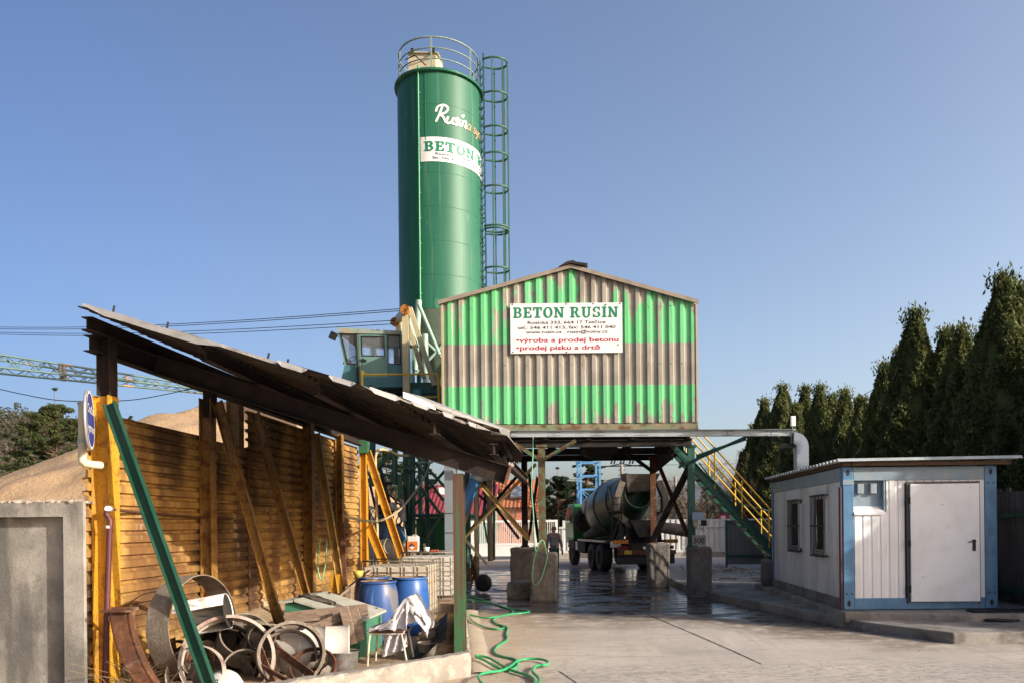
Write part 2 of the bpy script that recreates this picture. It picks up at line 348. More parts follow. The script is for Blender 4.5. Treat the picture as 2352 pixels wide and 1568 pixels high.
def leafcloud(c, n, spread, size, flat=.6, up=0., rs=RNG):
    """n small random leaf quads around centre(s) c (k,3); spread (k,) radii"""
    c = np.asarray(c, float).reshape(-1, 3); k = len(c); sp = np.asarray(spread, float).reshape(-1, 1)*np.ones((k, 1))
    idx = rs.integers(0, k, n); d = rs.normal(size=(n, 3)); d /= np.linalg.norm(d, axis=1)[:, None]
    r = rs.random(n)[:, None]**.45; d[:, 2] *= flat
    p = c[idx]+d*r*sp[idx]
    return leaves(p, size*rs.uniform(.6, 1.3, n), up, rs)
def leaves(p, s, up=0., rs=RNG, asp=.5):
    n = len(p); a = rs.normal(size=(n, 3)); a[:, 2] += up; a /= np.linalg.norm(a, axis=1)[:, None]
    b = np.cross(a, rs.normal(size=(n, 3))); b /= np.linalg.norm(b, axis=1)[:, None]
    s = np.asarray(s).reshape(-1, 1)*np.ones((n, 1)); a = a*s; b = b*s*asp
    return np.stack([p-a-b*.6, p-a*.2+b, p+a, p-a*.1-b], 1).reshape(-1, 3)
def quads_obj(name, vs, m, parent=None, extra=None):
    n = len(vs)//4; fs = np.arange(n*4).reshape(-1, 4)
    me = bpy.data.meshes.new(name); ev, ef = (extra.v, extra.f) if extra else ([], [])
    allv = np.concatenate([vs, np.array(ev).reshape(-1, 3)]) if ev else vs
    off = n*4; fl = [tuple(f) for f in fs.tolist()]+[tuple(i+off for i in f) for f in ef]
    if parent is not None: allv = allv-np.array(parent.location)
    me.from_pydata(allv.tolist(), [], fl); me.materials.append(m); me.update()
    o = bpy.data.objects.new(name, me); COL.objects.link(o)
    if parent is not None: o.parent = parent
    return o
def leafmat(name, a, b, c, sc=1.2):
    m, nt, bs = newmat(name); pos = nt.nodes.new('ShaderNodeNewGeometry').outputs['Position']
    col = mix(nt, ramp(nt, nz(nt, pos, sc, 5), .38, .62), a, b); col = mix(nt, ramp(nt, nz(nt, pos, sc*14, 3), .55, .7, 0, .8), col, c)
    nt.links.new(col, bs.inputs['Base Color']); bs.inputs['Roughness'].default_value = .7; bs.inputs['Specular IOR Level'].default_value = .25
    tr = nt.nodes.new('ShaderNodeBsdfTranslucent'); nt.links.new(col, tr.inputs[0]); ms = nt.nodes.new('ShaderNodeMixShader'); ms.inputs[0].default_value = .3
    out = nt.nodes['Material Output']; nt.links.new(bs.outputs[0], ms.inputs[1]); nt.links.new(tr.outputs[0], ms.inputs[2]); nt.links.new(ms.outputs[0], out.inputs[0]); return m
m_thuja = leafmat('thuja_leaves', (.065, .092, .03), (.12, .14, .045), (.22, .2, .08))
m_pine = leafmat('pine_needles', (.04, .062, .022), (.075, .092, .03), (.13, .14, .05))
m_spruce = leafmat('spruce_needles', (.016, .035, .02), (.03, .055, .03), (.05, .07, .035))
m_wood_far = leafmat('far_wood_leaves', (.05, .065, .03), (.13, .105, .08), (.09, .085, .045), .06)
m_bark = M('bark', (.12, .085, .06), [((.2, .11, .06), 3, .45, .7, .7)], .9, 0, .5, 20)
m_twig = M('bare_twigs', (.17, .12, .085), [((.1, .07, .05), 2, .4, .7, .7)], .9)

# far wood on the hill: one mass
pts = []; sz = []
for i in range(3200):
    x = random.uniform(-225, -35) if random.random() < .72 else random.uniform(-35, 100); y = random.uniform(78, 215)
    z = hill_h(x, y)
    if x > -40 and random.random() < .55: continue
    h = random.uniform(3.2, 6)
    for k in range(9):
        q = random.random(); pts.append((x+random.gauss(0, 1.1*(1-q*.6)), y+random.gauss(0, 1), z+h*(.25+.75*q))); sz.append(1.5*(1.1-q*.75))
vs = leafcloud(pts, 330000, sz, .27, .9)
st(quads_obj('far_wood', vs, m_wood_far), 'stuff')

# ---------------- sand heap and its bay ----------------
def sand_h(x, y):
    dx = x+13.8; dy = y-33
    rx = 15 if dx < 0 else 8.6; ry = 17.5 if dy < 0 else 12
    d = math.sqrt((dx/rx)**2+(dy/ry)**2)
    z = 7.9*(1-d)**1 if d < 1 else -.3
    z = z-.5*math.exp(-(d/.12)**2)+.42*N(x*.35, y*.35)+.16*N(x*1.1, y*1.1)+.07*N(x*3, y*3)-.25*max(0, N(x*.6+9, y*.25))
    return max(z, -.3)
so_ = grid('sand_heap', -32, -4.2, 14.5, 46, 110, 120, sand_h, m_sand)
tag(so_, 'large tan heap of sand behind the yellow wall', 'sand heap')

# ---------------- trees ----------------
def thuja_proto(name, H, Rr, seed, n=42000):
    rs = np.random.default_rng(seed)
    root = thing(name, 'x', 'tree', (0, 0, 0), 'thuja trees in the tall hedge row')
    t = rs.random(n*2); z = H*t**.85; rad = Rr*np.clip((1-(z/H)**1.9), 0, 1)**.8*(.72+.28*np.clip(z/(.2*H), 0, 1))
    keep = rs.random(n*2) < (rad/Rr*.9+.12); z = z[keep][:n]; rad = rad[keep][:n]; m = len(z)
    a = rs.random(m)*2*math.pi
    lump = 1+.13*np.sin(a*3+z*1.1+seed)+.09*np.sin(a*7-z*2.3)+.07*np.sin(z*5+a*2)+.06*np.sin(a*13+z*9)
    r = rad*lump*rs.uniform(.8, 1.04, m)+rs.exponential(.014, m)
    p = np.stack([r*np.cos(a), r*np.sin(a), z], 1)
    v = leaves(p, rs.uniform(.04, .09, m), 1.5, rs, .42)
    # leader tips
    tips = np.stack([rs.normal(0, .16, 350), rs.normal(0, .16, 350), H-rs.random(350)*.5+rs.exponential(.08, 350)], 1)
    v = np.concatenate([v, leaves(tips, rs.uniform(.05, .11, 350), 2.5, rs, .35)])
    core = MB(); prof = []
    for i in range(15):
        zz = H*i/14*.95; prof.append((max(.02, Rr*.87*max(0, 1-(zz/H)**1.9)**.8*(.72+.28*min(1, zz/(.2*H)))), zz))
    core.lathe(prof, n=14)
    quads_obj('crown', v, m_thuja, root, core)
    MB().tube((0, 0, 0), (0, 0, H*.8), .13, 8, .03).build('trunk', m_bark, root)
    return root
TH = [thuja_proto('thuja', 9.0, 1.25, 1), thuja_proto('thuja', 9.0, 1.5, 2), thuja_proto('thuja', 9.0, 1.1, 5)]
used = [False]*3
def thuja(x, y, h, k, label, wf=1.0, rz=None):
    dup(TH[k], (x, y, -.05), label, random.uniform(0, 6) if rz is None else rz, (h/9*wf, h/9*wf, h/9), first=not used[k]); used[k] = True
def uY(u, X): return X*F/(u-1345)
hed = [ # u, top v, label
 (1706, 1035, 'lowest thuja at the far end of the hedge, behind the stairs'), (1731, 975, 'low thuja behind the end of the silver cable tray'),
 (1759, 915, 'slim thuja left of the pointed one in the far hedge group'), (1800, 884, 'pointed thuja standing above the far hedge group'),
 (1832, 925, 'small thuja right of the pointed one in the far hedge group'), (1852, 886, 'round topped thuja above the white box on the cable tray'),
 (1886, 884, 'thuja above the duct bend in the far hedge group'), (1915, 905, 'yellowish thuja right of the duct bend'),
 (1943, 893, 'broad thuja near the right end of the far hedge group'), (1975, 912, 'lowest thuja at the right end of the far hedge group'),
 (2036, 832, 'slim thuja left of the tall spire shaped one'), (2074, 800, 'narrow thuja leaning on the left of the tall spire'),
 (2106, 712, 'tall spire shaped thuja above the cabin front corner'), (2176, 755, 'blunt twin topped thuja right of the tall spire'),
 (2213, 748, 'thuja peeping over the twin topped one'), (2262, 770, 'dense thuja just left of the tallest pair'),
 (2309, 628, 'tallest thuja at the right edge of the picture'), (2342, 655, 'second tallest thuja cut by the right picture edge')]
for i, (u, v, lab) in enumerate(hed):
    X = 12.2+(.5 if i % 2 else -.3)+(2.2 if u < 2000 else 0)
    Y = uY(u+(1203-v)*.0, X); Z = P(u, v, Y).z
    thuja(X, Y, Z, (0, 2, 0, 1)[i % 4], lab, 1.18 if u > 2000 else 1.12)
# gaps between the named ones are filled by the second row
for i, (X, Y, h) in enumerate([(15.2, 58, 8.2), (14.9, 50, 8.), (14.6, 45.5, 7.8), (14.2, 40, 8.2), (13.8, 36.5, 7.3), (13.3, 34, 7.), (13.7, 31.2, 7), (13.6, 29, 7.2), (13.7, 26.6, 7.4), (13.6, 24.6, 7.6), (13.5, 22.6, 8)]):
    thuja(X, Y, h, 1, ['thuja in the second row behind the far stair foot', 'thuja in the second row behind the yellow rails', 'thuja in the second row behind the cable tray brace', 'thuja in the second row behind the duct', 'thuja in the second row right of the duct', 'thuja in the second row above the corrugated cabin roof corner', 'thuja in the second row left of the slim one', 'thuja in the second row behind the tall spire', 'thuja in the second row behind the twin topped one', 'thuja in the second row over the cabin roof middle', 'thuja in the second row behind the tallest pair'][i], 1.15)
# the same hedge goes on toward the viewer outside the frame and shades the yard
for i, (X, Y, h) in enumerate([(12.8, 19.9, 8.6), (12.4, 17.6, 4.4), (12.6, 15.7, 7.6), (12.4, 13.9, 8.2), (12.2, 12.05, 6.7), (12.2, 10.8, 3.2)]):
    thuja(X, Y, h, 1, ['thuja beyond the right picture edge, beside the tallest pair', 'thuja beyond the right edge, behind the plank fence', 'thuja beyond the right edge, beside the cabin side', 'thuja beyond the right edge, level with the cabin door', 'last tall thuja of the hedge beyond the right edge', 'low round thuja ending the hedge beyond the right edge'][i], 1.2 if i < 4 else 2.2)

def pine(name, label, cat, base, H, Rr, seed, mat, style='pine', lsize=.16, n=9000):
    rs = np.random.default_rng(seed); rr = random.Random(seed); b = V(base)
    root = thing(name, label, cat, base)
    tr = MB(); tr.poly([b+V((.04*H*math.sin(i*.9+seed)*.3, 0, H*i/8)) for i in range(9)], .1, 8, rs=[H*.016*(1-i/8.6) for i in range(9)]); 
    cs = []; sp = []
    nb = int(H*(11 if style == 'pine' else 9))
    for i in range(nb):
        q = (i+.5)/nb; z0 = H*((.16 if style == 'pine' else .1)+(.72 if style == 'pine' else .9)*q)
        prof = (math.sin(math.pi*min(1, .25+.75*q))**.7*(.75+.4*rr.random())) if style == 'pine' else (1-q)**.85*(.8+.3*rr.random())+.03
        a = rr.random()*6.283; L = Rr*prof; rise = L*(.35 if style == 'pine' else -.12)*rr.uniform(.4, 1.2)
        d = V((math.cos(a), math.sin(a), 0)); p0 = b+V((0, 0, z0)); p1 = p0+d*L*.6+V((0, 0, rise*.4)); p2 = p0+d*L+V((0, 0, rise))
        tr.poly([p0, p1, p2], .02, 4, rs=[H*.005, H*.003, .01])
        for t in ((.35, .5, .65, .8, .92, 1.02) if style == 'spruce' else (.6, .82, 1.0)):
            q3 = p0.lerp(p1, min(1, t/.6)) if t < .6 else p1.lerp(p2, (t-.6)/.4)
            cs.append(q3+V((rr.gauss(0, .05*Rr), rr.gauss(0, .05*Rr), 0))); sp.append(Rr*(.16 if style == 'pine' else .11)*rr.uniform(.6, 1.25)*(1 if style == 'pine' else (.45+.7*(1-q))))
    cs.append(b+V((0, 0, H))); sp.append(Rr*.08)
    quads_obj('crown', leafcloud([tuple(c) for c in cs], int(n*2.2), [q*.82 for q in sp], lsize*.55, .5, .6, rs), mat, root)
    tr.build('trunk', m_bark, root); return root
def baretree(label, base, H, seed, spread=.5, name='bare_tree', group=None, depth=5):
    rr = random.Random(seed); root = thing(name, label, 'tree', base, group); mb = MB(); tk = MB()
    def grow(p, d, L, r, lev):
        q = p+d*L*.5+V((rr.gauss(0, .03), rr.gauss(0, .03), 0))*L; e = q+d*L*.5+V((rr.gauss(0, .05), rr.gauss(0, .05), 0))*L
        (tk if lev == 0 else mb).poly([p, q, e], r, 5 if lev < 2 else 3, rs=[r, r*.8, r*.62])
        if lev >= depth: return
        for k in range(3 if lev else 4):
            dd = (d+V((rr.gauss(0, spread), rr.gauss(0, spread), rr.uniform(-.1, .35)))).normalized()
            grow(p.lerp(e, rr.uniform(.55, 1)), dd, L*rr.uniform(.6, .78), r*.55, lev+1)
    grow(V(base), V((0, 0, 1)), H*.36, H*.012, 0)
    mb.build('crown', m_twig, root); tk.build('trunk', m_bark, root); return root
pine('pine_tree', 'big loose pine rising above the sand heap at left', 'tree', (P(128, 1100, 60).x, 60, 2), P(128, 893, 60).z-2, 3.0, 3, m_pine, n=20000, lsize=.15)
pine('pine_tree', 'lower bushy pine left of the big one above the sand', 'tree', (P(78, 1100, 66).x, 66, 2), 5.6, 2.2, 4, m_pine, n=9000, lsize=.16)
pine('pine_tree', 'pine right of the big one, touching the round blue sign', 'tree', (P(185, 1100, 58).x, 58, 2), 5.4, 1.8, 9, m_pine, n=10000, lsize=.15)
pine('pine_tree', 'pine at the left picture edge above the sand', 'tree', (P(22, 1100, 70).x, 70, 1), 6.2, 2.2, 10, m_pine, n=10000, lsize=.17)
for i, (u, v, Y) in enumerate([(375, 950, 80), (398, 960, 84), (340, 957, 90), (410, 965, 76), (258, 945, 80), (300, 955, 86)]):
    pp = P(u, v, Y); zb = hill_h(pp.x, Y); 
    pine('spruce_tree', ['small spruce on the skyline over the wall top', 'tiny spruce right of the small skyline spruce', 'stubby spruce left of the small skyline spruce', 'spruce beside the sand heap crest', 'spruce tip right of the green brace', 'spruce tip between brace and small skyline spruce'][i], 'tree', (pp.x, Y, zb-.5), max(2., pp.z-zb+.5), 1.9, 20+i, m_spruce, 'spruce', .2, 3500)
# conifers seen under the hall
pine('pine_tree', 'rounded dark pine behind the gate, left of the blue mast', 'tree', P(1282, 1250, 70), P(1282, 1078, 70).z+.1, 2.3, 31, m_spruce, 'pine', .16, 12000)
pine('pine_tree', 'tall pine right behind the blue lattice mast', 'tree', P(1352, 1240, 82), P(1340, 1028, 82).z+.2, 3.2, 32, m_pine, 'spruce', .2, 14000)
pine('pine_tree', 'bushy pine between orange house and blue mast', 'tree', P(1322, 1250, 76), P(1320, 1085, 76).z, 2.8, 33, m_pine, 'pine', .18, 12000)
pine('spruce_tree', 'small spruce left of the red roofed house', 'tree', P(975, 1215, 62), P(975, 1068, 62).z, 1.7, 34, m_spruce, 'spruce', .14, 6000)
pine('pine_tree', 'pine behind the crane tower, left of the red roof', 'tree', P(888, 1215, 66), P(888, 1055, 66).z, 2.6, 35, m_pine, 'pine', .16, 9000)
pine('pine_tree', 'small pine right of the blue mast behind the truck drum', 'tree', P(1398, 1240, 84), P(1398, 1120, 84).z, 1.9, 36, m_pine, 'pine', .2, 6000)
for i, (u, v, Y, s) in enumerate([(1545, 1095, 60, .5), (1585, 1075, 66, .45), (1625, 1050, 62, .5), (1668, 1030, 70, .55), (1700, 1065, 58, .5), (1640, 1110, 50, .6), (1470, 1115, 75, .5), (1505, 1125, 72, .5), (1215, 1090, 78, .45), (1175, 1125, 58, .6), (1145, 1135, 60, .6), (925, 1090, 58, .5), (1005, 1095, 64, .5), (868, 1080, 60, .5), (1600, 1120, 48, .6), (1210, 1150, 56, .6), (1680, 1100, 49, .6)]):
    base = P(u, 1250, Y); base.z = -.1
    baretree('bare tree '+['right of the truck hopper', 'behind the right front leg of the hall', 'behind the lower yellow stair rail', 'round crowned, between stairs and hedge', 'against the hedge foot behind the stairs', 'shrubby, behind the stair treads', 'thin, left of the truck hopper', 'thin, just behind the truck hopper', 'slender, between the left legs of the hall', 'low, in front of the orange house', 'low, at the left corner of the orange house', 'behind the green tower columns', 'at the right end of the red roof', 'left of the tower columns behind the yellow wall', 'low, behind the white fence by the right leg', 'low, behind the sliding gate right part', 'shrubby, right of the stair treads'][i], base, P(u, v, Y).z*1.12, 50+i, s, group='bare trees beyond the gate', depth=5)
# ---------------- lettering ----------------
def text_mesh(s, size=1., xs=1., bold=0):
    cu = bpy.data.curves.new('t', 'FONT'); cu.body = s; cu.size = size; cu.offset = bold; cu.resolution_u = 3
    o = bpy.data.objects.new('t', cu); COL.objects.link(o); bpy.context.view_layer.update()
    dg = bpy.context.evaluated_depsgraph_get(); me = bpy.data.meshes.new_from_object(o.evaluated_get(dg))
    vs = [V((v.co.x*xs, v.co.y, 0)) for v in me.vertices]; fs = [tuple(p.vertices) for p in me.polygons]
    bpy.data.objects.remove(o); bpy.data.curves.remove(cu); bpy.data.meshes.remove(me); return vs, fs
def fit(vs, x0, x1, y0, h):                     # scale a flat text to a box: left, right, baseline, cap height given by y extent
    a = min(v.x for v in vs); b = max(v.x for v in vs); k = (x1-x0)/(b-a)
    return [V((x0+(v.x-a)*k, y0+v.y*h, 0)) for v in vs]
def slab(s):
    """slab-serif capitals from strokes: returns list of quads/polys in glyph space, cap height 1"""
    out = []; x = 0; T = .22; t = .13
    def rect(a, b, c, d): out.append([(x+a, b), (x+c, b), (x+c, d), (x+a, d)])
    def arc(cx, cy, rx, ry, w, h, a0, a1, n=14):
        for i in range(n):
            p = [R(a0+(a1-a0)*(i+j)/n) for j in (0, 1)]
            out.append([(x+cx+rx*math.cos(p[0]), cy+ry*math.sin(p[0])), (x+cx+rx*math.cos(p[1]), cy+ry*math.sin(p[1])), (x+cx+(rx-w)*math.cos(p[1]), cy+(ry-h)*math.sin(p[1])), (x+cx+(rx-w)*math.cos(p[0]), cy+(ry-h)*math.sin(p[0]))])
    def par(p, q, w): out.append([(x+p[0], p[1]), (x+p[0]+w, p[1]), (x+q[0]+w, q[1]), (x+q[0], q[1])])
    for ch in s:
        if ch == ' ': x += .42; continue
        if ch in 'BR':
            rect(.1, 0, .1+T, 1); rect(0, 0, .4, t); rect(0, 1-t, .45, 1); rect(.3, .46, .5, .46+t*.85)
            arc(.45, .73, .3, .27, T*.95, t, -90, 90)
            if ch == 'B': rect(.3, 0, .5, t); arc(.47, .27, .32, .27, T*.95, t, -90, 90); wd = .82
            else: par((.62, 0), (.38, .5), T); rect(.6, 0, .92, t); wd = .9
        elif ch == 'E': rect(.1, 0, .1+T, 1); rect(0, 0, .72, t); rect(0, 1-t, .7, 1); rect(.3, .45, .52, .45+t*.9); rect(.6, 0, .74, .32); rect(.58, .68, .72, 1); rect(.46, .37, .56, .63); wd = .76
        elif ch == 'T': rect(.29, 0, .29+T, 1); rect(.14, 0, .66, t); rect(0, 1-t, .8, 1); rect(0, .66, .12, 1); rect(.68, .66, .8, 1); wd = .8
        elif ch == 'O': arc(.42, .5, .42, .52, T, t, 0, 360, 30); wd = .84
        elif ch == 'N': rect(.1, 0, .1+T*.7, 1); rect(.66, 0, .66+T*.7, 1); par((.62, 0), (.06, 1), T*.95); rect(0, 0, .36, t); rect(.54, 1-t, .92, 1); rect(0, 1-t, .2, 1); wd = .92
        elif ch == 'U': rect(.1, .3, .1+T, 1); rect(.62, .3, .62+T*.7, 1); arc(.44, .3, .34, .32, T*.9, t, 180, 360); rect(0, 1-t, .42, 1); rect(.52, 1-t, .88, 1); wd = .88
        elif ch == 'S': arc(.36, .73, .33, .28, T*.9, t, 20, 250, 16); arc(.37, .27, .34, .28, T*.9, t, -165, 75, 16); rect(.56, .66, .67, 1); rect(.04, 0, .15, .34); wd = .74
        elif ch in 'IÍ':
            rect(.1, 0, .1+T, 1); rect(0, 0, .42, t); rect(0, 1-t, .42, 1); wd = .42
            if ch == 'Í': out.append([(x+.14, 1.06), (x+.3, 1.06), (x+.48, 1.24), (x+.26, 1.24)])
        x += wd+.12
    vs = []; fs = []
    for i, q in enumerate(out):
        n = len(vs); vs += [V((a, b, .0002*(i % 23))) for a, b in q]; fs.append(tuple(range(n, n+len(q))))
    return vs, fs
m_ink = M('blue_black_lettering', rgb(35, 40, 75), (), .5)
m_inkg = M('green_lettering', rgb(20, 125, 95), (), .5)
m_inkr = M('crimson_lettering', rgb(165, 30, 75), (), .5)

# ---------------- site cabin (container) ----------------
def corr_xz(mb, x0, x1, y, z0, z1, pitch, d, wf=.5, hole=None):     # vertical ribs facing -Y, optional hole list (x0,x1,z0,z1)
    x = x0; xs = []
    while x < x1-1e-4:
        for fx, dd in ((0, 0), (.06, d), (wf, d), (wf+.06, 0)): 
            if x+fx*pitch < x1: xs.append((x+fx*pitch, dd))
        x += pitch
    xs.append((x1, 0))
    for (a, da), (b, db) in zip(xs, xs[1:]):
        segs = [(z0, z1)]
        for h in hole or []:
            if (a+b)/2 > h[0] and (a+b)/2 < h[1]: segs = [q for s in segs for q in ((s[0], min(s[1], h[2])), (max(s[0], h[3]), s[1])) if q[1]-q[0] > .005]
        for s in segs: mb.quad((a, y-da, s[0]), (b, y-db, s[0]), (b, y-db, s[1]), (a, y-da, s[1]))
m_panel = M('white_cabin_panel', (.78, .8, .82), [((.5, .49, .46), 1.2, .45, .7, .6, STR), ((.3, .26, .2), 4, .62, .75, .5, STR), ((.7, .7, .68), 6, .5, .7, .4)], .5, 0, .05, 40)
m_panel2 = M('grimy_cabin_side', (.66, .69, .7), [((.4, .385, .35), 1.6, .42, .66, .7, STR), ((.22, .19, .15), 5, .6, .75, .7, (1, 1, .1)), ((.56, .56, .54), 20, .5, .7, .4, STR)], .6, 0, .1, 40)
m_blue = M('blue_cabin_frame', (.075, .19, .34), [((.14, .28, .42), 2.5, .42, .66, .7, STR), ((.04, .11, .22), 3, .5, .7, .6), (RUST, 9, .66, .72, .9), ((.3, .34, .36), 11, .64, .74, .6)], .45, 0, .12, 50)
m_bluegrey = M('faded_blue_frame', (.22, .3, .36), [((.14, .2, .26), 2, .45, .7, .6), (RUST, 9, .64, .7, .8), ((.3, .3, .28), 6, .5, .75, .5, STR)], .55, 0, .12, 50)
x0, x1, y0, y1, z0, z1 = 4.53, 7.24, 13.78, 19.1, .30, 2.84
cab_ = thing('site_cabin', 'white and blue steel site cabin with barred windows under a corrugated roof', 'cabin', (5.9, 16.4, .3))
ww = MB(); corr_xz(ww, x0+.2, x1-.23, y0+.03, z0+.2, z1-.27, .155, .012, .7, [(5.68-.06, 6.95, z0, z1-.33), (4.5, 5.28, 2.02, z1)]); ww.build('front_wall', m_panel, cab_)
MB().bb((x0+.2, y0+.125, z0+.1), (x1-.2, y0+.135, z1-.1)).build('inner_lining', m_panel, cab_)
W = MB(); W.bb((x0+.03, y0+.15, z0+.02), (x0+.06, y1-.1, z1-.2))
# side wall ribs, fine
for i in range(44):
    y = y0+.2+i*.112; W.bb((x0+.022, y, z0+.19), (x0+.03, y+.09, z1-.3))
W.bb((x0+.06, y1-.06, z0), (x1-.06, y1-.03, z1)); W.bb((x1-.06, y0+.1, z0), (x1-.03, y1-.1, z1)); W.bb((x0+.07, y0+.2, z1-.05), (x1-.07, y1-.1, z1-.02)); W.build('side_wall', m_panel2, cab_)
for (a, b, nm) in (((x0, y0, z0), (x0+.19, y0+.16, z1-.02), 0), ((x1-.22, y0, z0), (x1, y0+.16, z1-.02), 0), ((x0, y1-.14, z0), (x0+.14, y1, z1-.02), 0)):
    MB().bb(a, b).build('corner_post', m_blue, cab_, bevel=.012)
f = MB(); f.bb((x0+.19, y0+.005, z0), (x1-.22, y0+.15, z0+.2)); f.build('bottom_rail', m_blue, cab_, bevel=.01)
f = MB(); f.bb((x0+.01, y0+.16, z0), (x0+.13, y1-.14, z0+.18)); f.build('side_bottom_rail', M('dirty_rail', (.2, .19, .17), [((.1, .085, .07), 3, .4, .65, .8), ((.2, .25, .3), 5, .5, .7, .7)], .8, 0, .3, 40), cab_)
f = MB(); f.bb((x0+.19, y0+.004, z1-.27), (x1-.22, y0+.15, z1-.03)); f.bb((x0+.004, y0+.16, z1-.27), (x0+.15, y1-.14, z1-.03)); f.build('top_rail', m_bluegrey, cab_, bevel=.01)
for (X, Z) in ((x0+.09, z1-.13), (x1-.11, z1-.13), (x0+.09, z0+.11), (x1-.11, z0+.11)):
    h = MB(); h.sec((X, y0-.004, Z), (X, y0+.002, Z), [(.032*math.cos(t*.5236)*(1), .055*math.sin(t*.5236)) for t in range(12)]); h.build('lifting_hole', m_black, cab_)
h = MB()
for X in (x0+.05, x0+.14, x1-.16, x1-.06):
    for Z in (z1-.33, z0+.28): h.tube((X, y0-.008, Z), (X, y0+.01, Z), .014, 8)
h.build('bolt', m_dark, cab_)
h = MB(); h.bb((x0+.0, y0-.012, z1-.34), (x0+.19, y0-.002, z1-.25)); h.build('corner_plate', m_bluegrey, cab_)
# electrics recess
h = MB(); h.bb((x0+.19, y0+.12, 2.0), (5.28, y0+.14, z1-.27)); h.bb((5.255, y0+.02, 2.0), (5.285, y0+.12, z1-.27)); h.build('recess_panel', m_bluegrey, cab_)
MB().prism([(x0+.19, y0+.12, 2.12), (x0+.19, y0-.02, 2.0), (x0+.19, y0-.02, 1.97), (x0+.19, y0+.12, 1.97)], (.53, 0, 0)).build('recess_sill', m_panel, cab_)
for X in (x0+.27, x0+.5): MB().bb((X, y0+.04, z1-.5), (X+.11, y0+.12, z1-.32)).build('socket', m_duct, cab_, bevel=.01)
# door, slightly ajar, hinged left
a = R(-2.5); dx, dz0, dz1 = 1.18, z0+.14, z1-.34; Lx = 5.69
d = MB(); Md = Matrix.Rotation(a, 3, 'Z')
dd = thing
d.box(V((Lx, y0-.05, 0))+Md @ V((dx/2, 0, (dz0+dz1)/2)), (dx, .045, dz1-dz0), Md)
door = d.build('door', M('white_door', (.79, .82, .84), [((.58, .58, .57), 2, .45, .7, .5), ((.2, .12, .08), 6, .68, .7, .8), ((.45, .42, .38), 14, .68, .75, .5)], .4, 0, .04, 60), cab_, bevel=.004)
h = MB(); q = V((Lx, y0-.05, 0))+Md @ V((dx-.1, -.03, 1.42)); h.box(q, (.05, .012, .2), Md); h.tube(q+V((0, -.01, .07)), q+V((0, -.06, .07)), .01, 8); h.tube(q+V((0.0, -.06, .07)), q+V((-.14, -.075, .055)), .01, 8); h.build('handle', m_black, door)
fr = MB(); fr.bb((Lx-.045, y0-.02, z0+.1), (Lx-.01, y0+.06, z1-.3)); fr.bb((Lx-.01, y0-.02, z1-.33), (Lx+1.2, y0+.06, z1-.3)); fr.bb((Lx+1.2, y0-.02, z0+.1), (Lx+1.24, y0+.06, z1-.3)); fr.build('door_frame', M('door_frame', (.1, .09, .08)), cab_)
h = MB()
for Z in (.6, 1.4, 2.15): h.tube((Lx-.02, y0-.07, Z), (Lx-.02, y0-.07, Z+.12), .014, 8)
h.build('hinge', m_dark, cab_)
MB().bb((Lx+1.24, y0+.01, z0+.2), (x1-.225, y0+.04, z1-.27)).build('jamb_panel', m_panel, cab_)
# drain pipe at the corner
MB().tube((x0-.045, y0+.02, z0), (x0-.045, y0+.02, z1-.38), .028, 10).build('downpipe', M('dark_red_pipe', (.06, .02, .03)), cab_)
# windows with bars
for (ya, yb, za, zb) in ((14.72, 15.5, 1.22, 2.34), (16.5, 17.25, 1.25, 2.3)):
    wf = MB(); X = x0+.015
    wf.bb((X-.03, ya, za), (X+.02, yb, za+.05)); wf.bb((X-.03, ya, zb-.05), (X+.02, yb, zb)); wf.bb((X-.03, ya, za), (X+.02, ya+.05, zb)); wf.bb((X-.03, yb-.05, za), (X+.02, yb, zb))
    wn = wf.build('window', m_white, cab_)
    g = MB(); g.bb((X-.014, ya+.05, za+.05), (X-.004, yb-.05, zb-.05)); g.build('pane', m_dglass, wn)
    g = MB(); g.bb((X-.024, ya+.14, za+.06), (X-.015, ya+.19, zb-.06)); g.bb((X-.024, ya+.19, za+.06), (X-.015, yb-.05, za+.1)); g.build('blind', m_white, wn)
    g = MB(); Xb = X-.09
    for e in (za-.04, (za+zb)/2-.02, zb-.0): g.bb((Xb-.012, ya-.05, e), (Xb+.012, yb+.05, e+.035))
    n = 9
    for i in range(n+1): g.tube((Xb, ya-.03+(yb-ya+.06)*i/n, za-.03), (Xb, ya-.03+(yb-ya+.06)*i/n, zb+.03), .009, 6)
    for yy in (ya-.03, yb+.03):
        for e in (za-.02, zb+.015): g.bb((Xb, yy-.012, e-.01), (X+.02, yy+.012, e+.012))
    g.build('window_bars', m_black, wn)
# corrugated roof sheet, ribs along X, edge seen on the left side
def corrsheet(y0, y1, pitch, d, xa, xb, za, zb, th=.006):
    ys = []; y = y0
    while y < y1:
        for fy, dd in ((0, 0), (.18, d), (.5, d), (.68, 0)): ys.append((y+fy*pitch, dd))
        y += pitch
    mb = MB(); n = len(ys); vs = []
    for (y, dd) in ys: vs += [(xa, y, za+dd), (xb, y, zb+dd), (xa, y, za+dd-th), (xb, y, zb+dd-th)]
    fs = []
    for i in range(n-1):
        a = i*4; b = a+4; fs += [(a, a+1, b+1, b), (a+2, b+2, b+3, a+3), (a, b, b+2, a+2), (a+1, a+3, b+3, b+1)]
    fs += [(0, 2, 3, 1), (4*n-4, 4*n-3, 4*n-1, 4*n-2)]
    return mb.add(vs, fs)
corrsheet(y0-.22, y1+.12, .21, .045, x0-.15, x1+.34, 2.9, 2.93).build('roof', m_tray, cab_)
h = MB(); h.bb((x0-.02, y0-.1, z1-.015), (x0+.12, y1, 2.895)); h.bb((x0+.13, y0-.12, z1-.015), (x1+.2, y0-.02, 2.888)); h.build('roof_batten', M('brown_batten', (.1, .06, .04), [((.04, .03, .025), 6, .5, .7, .7)], .9), cab_)
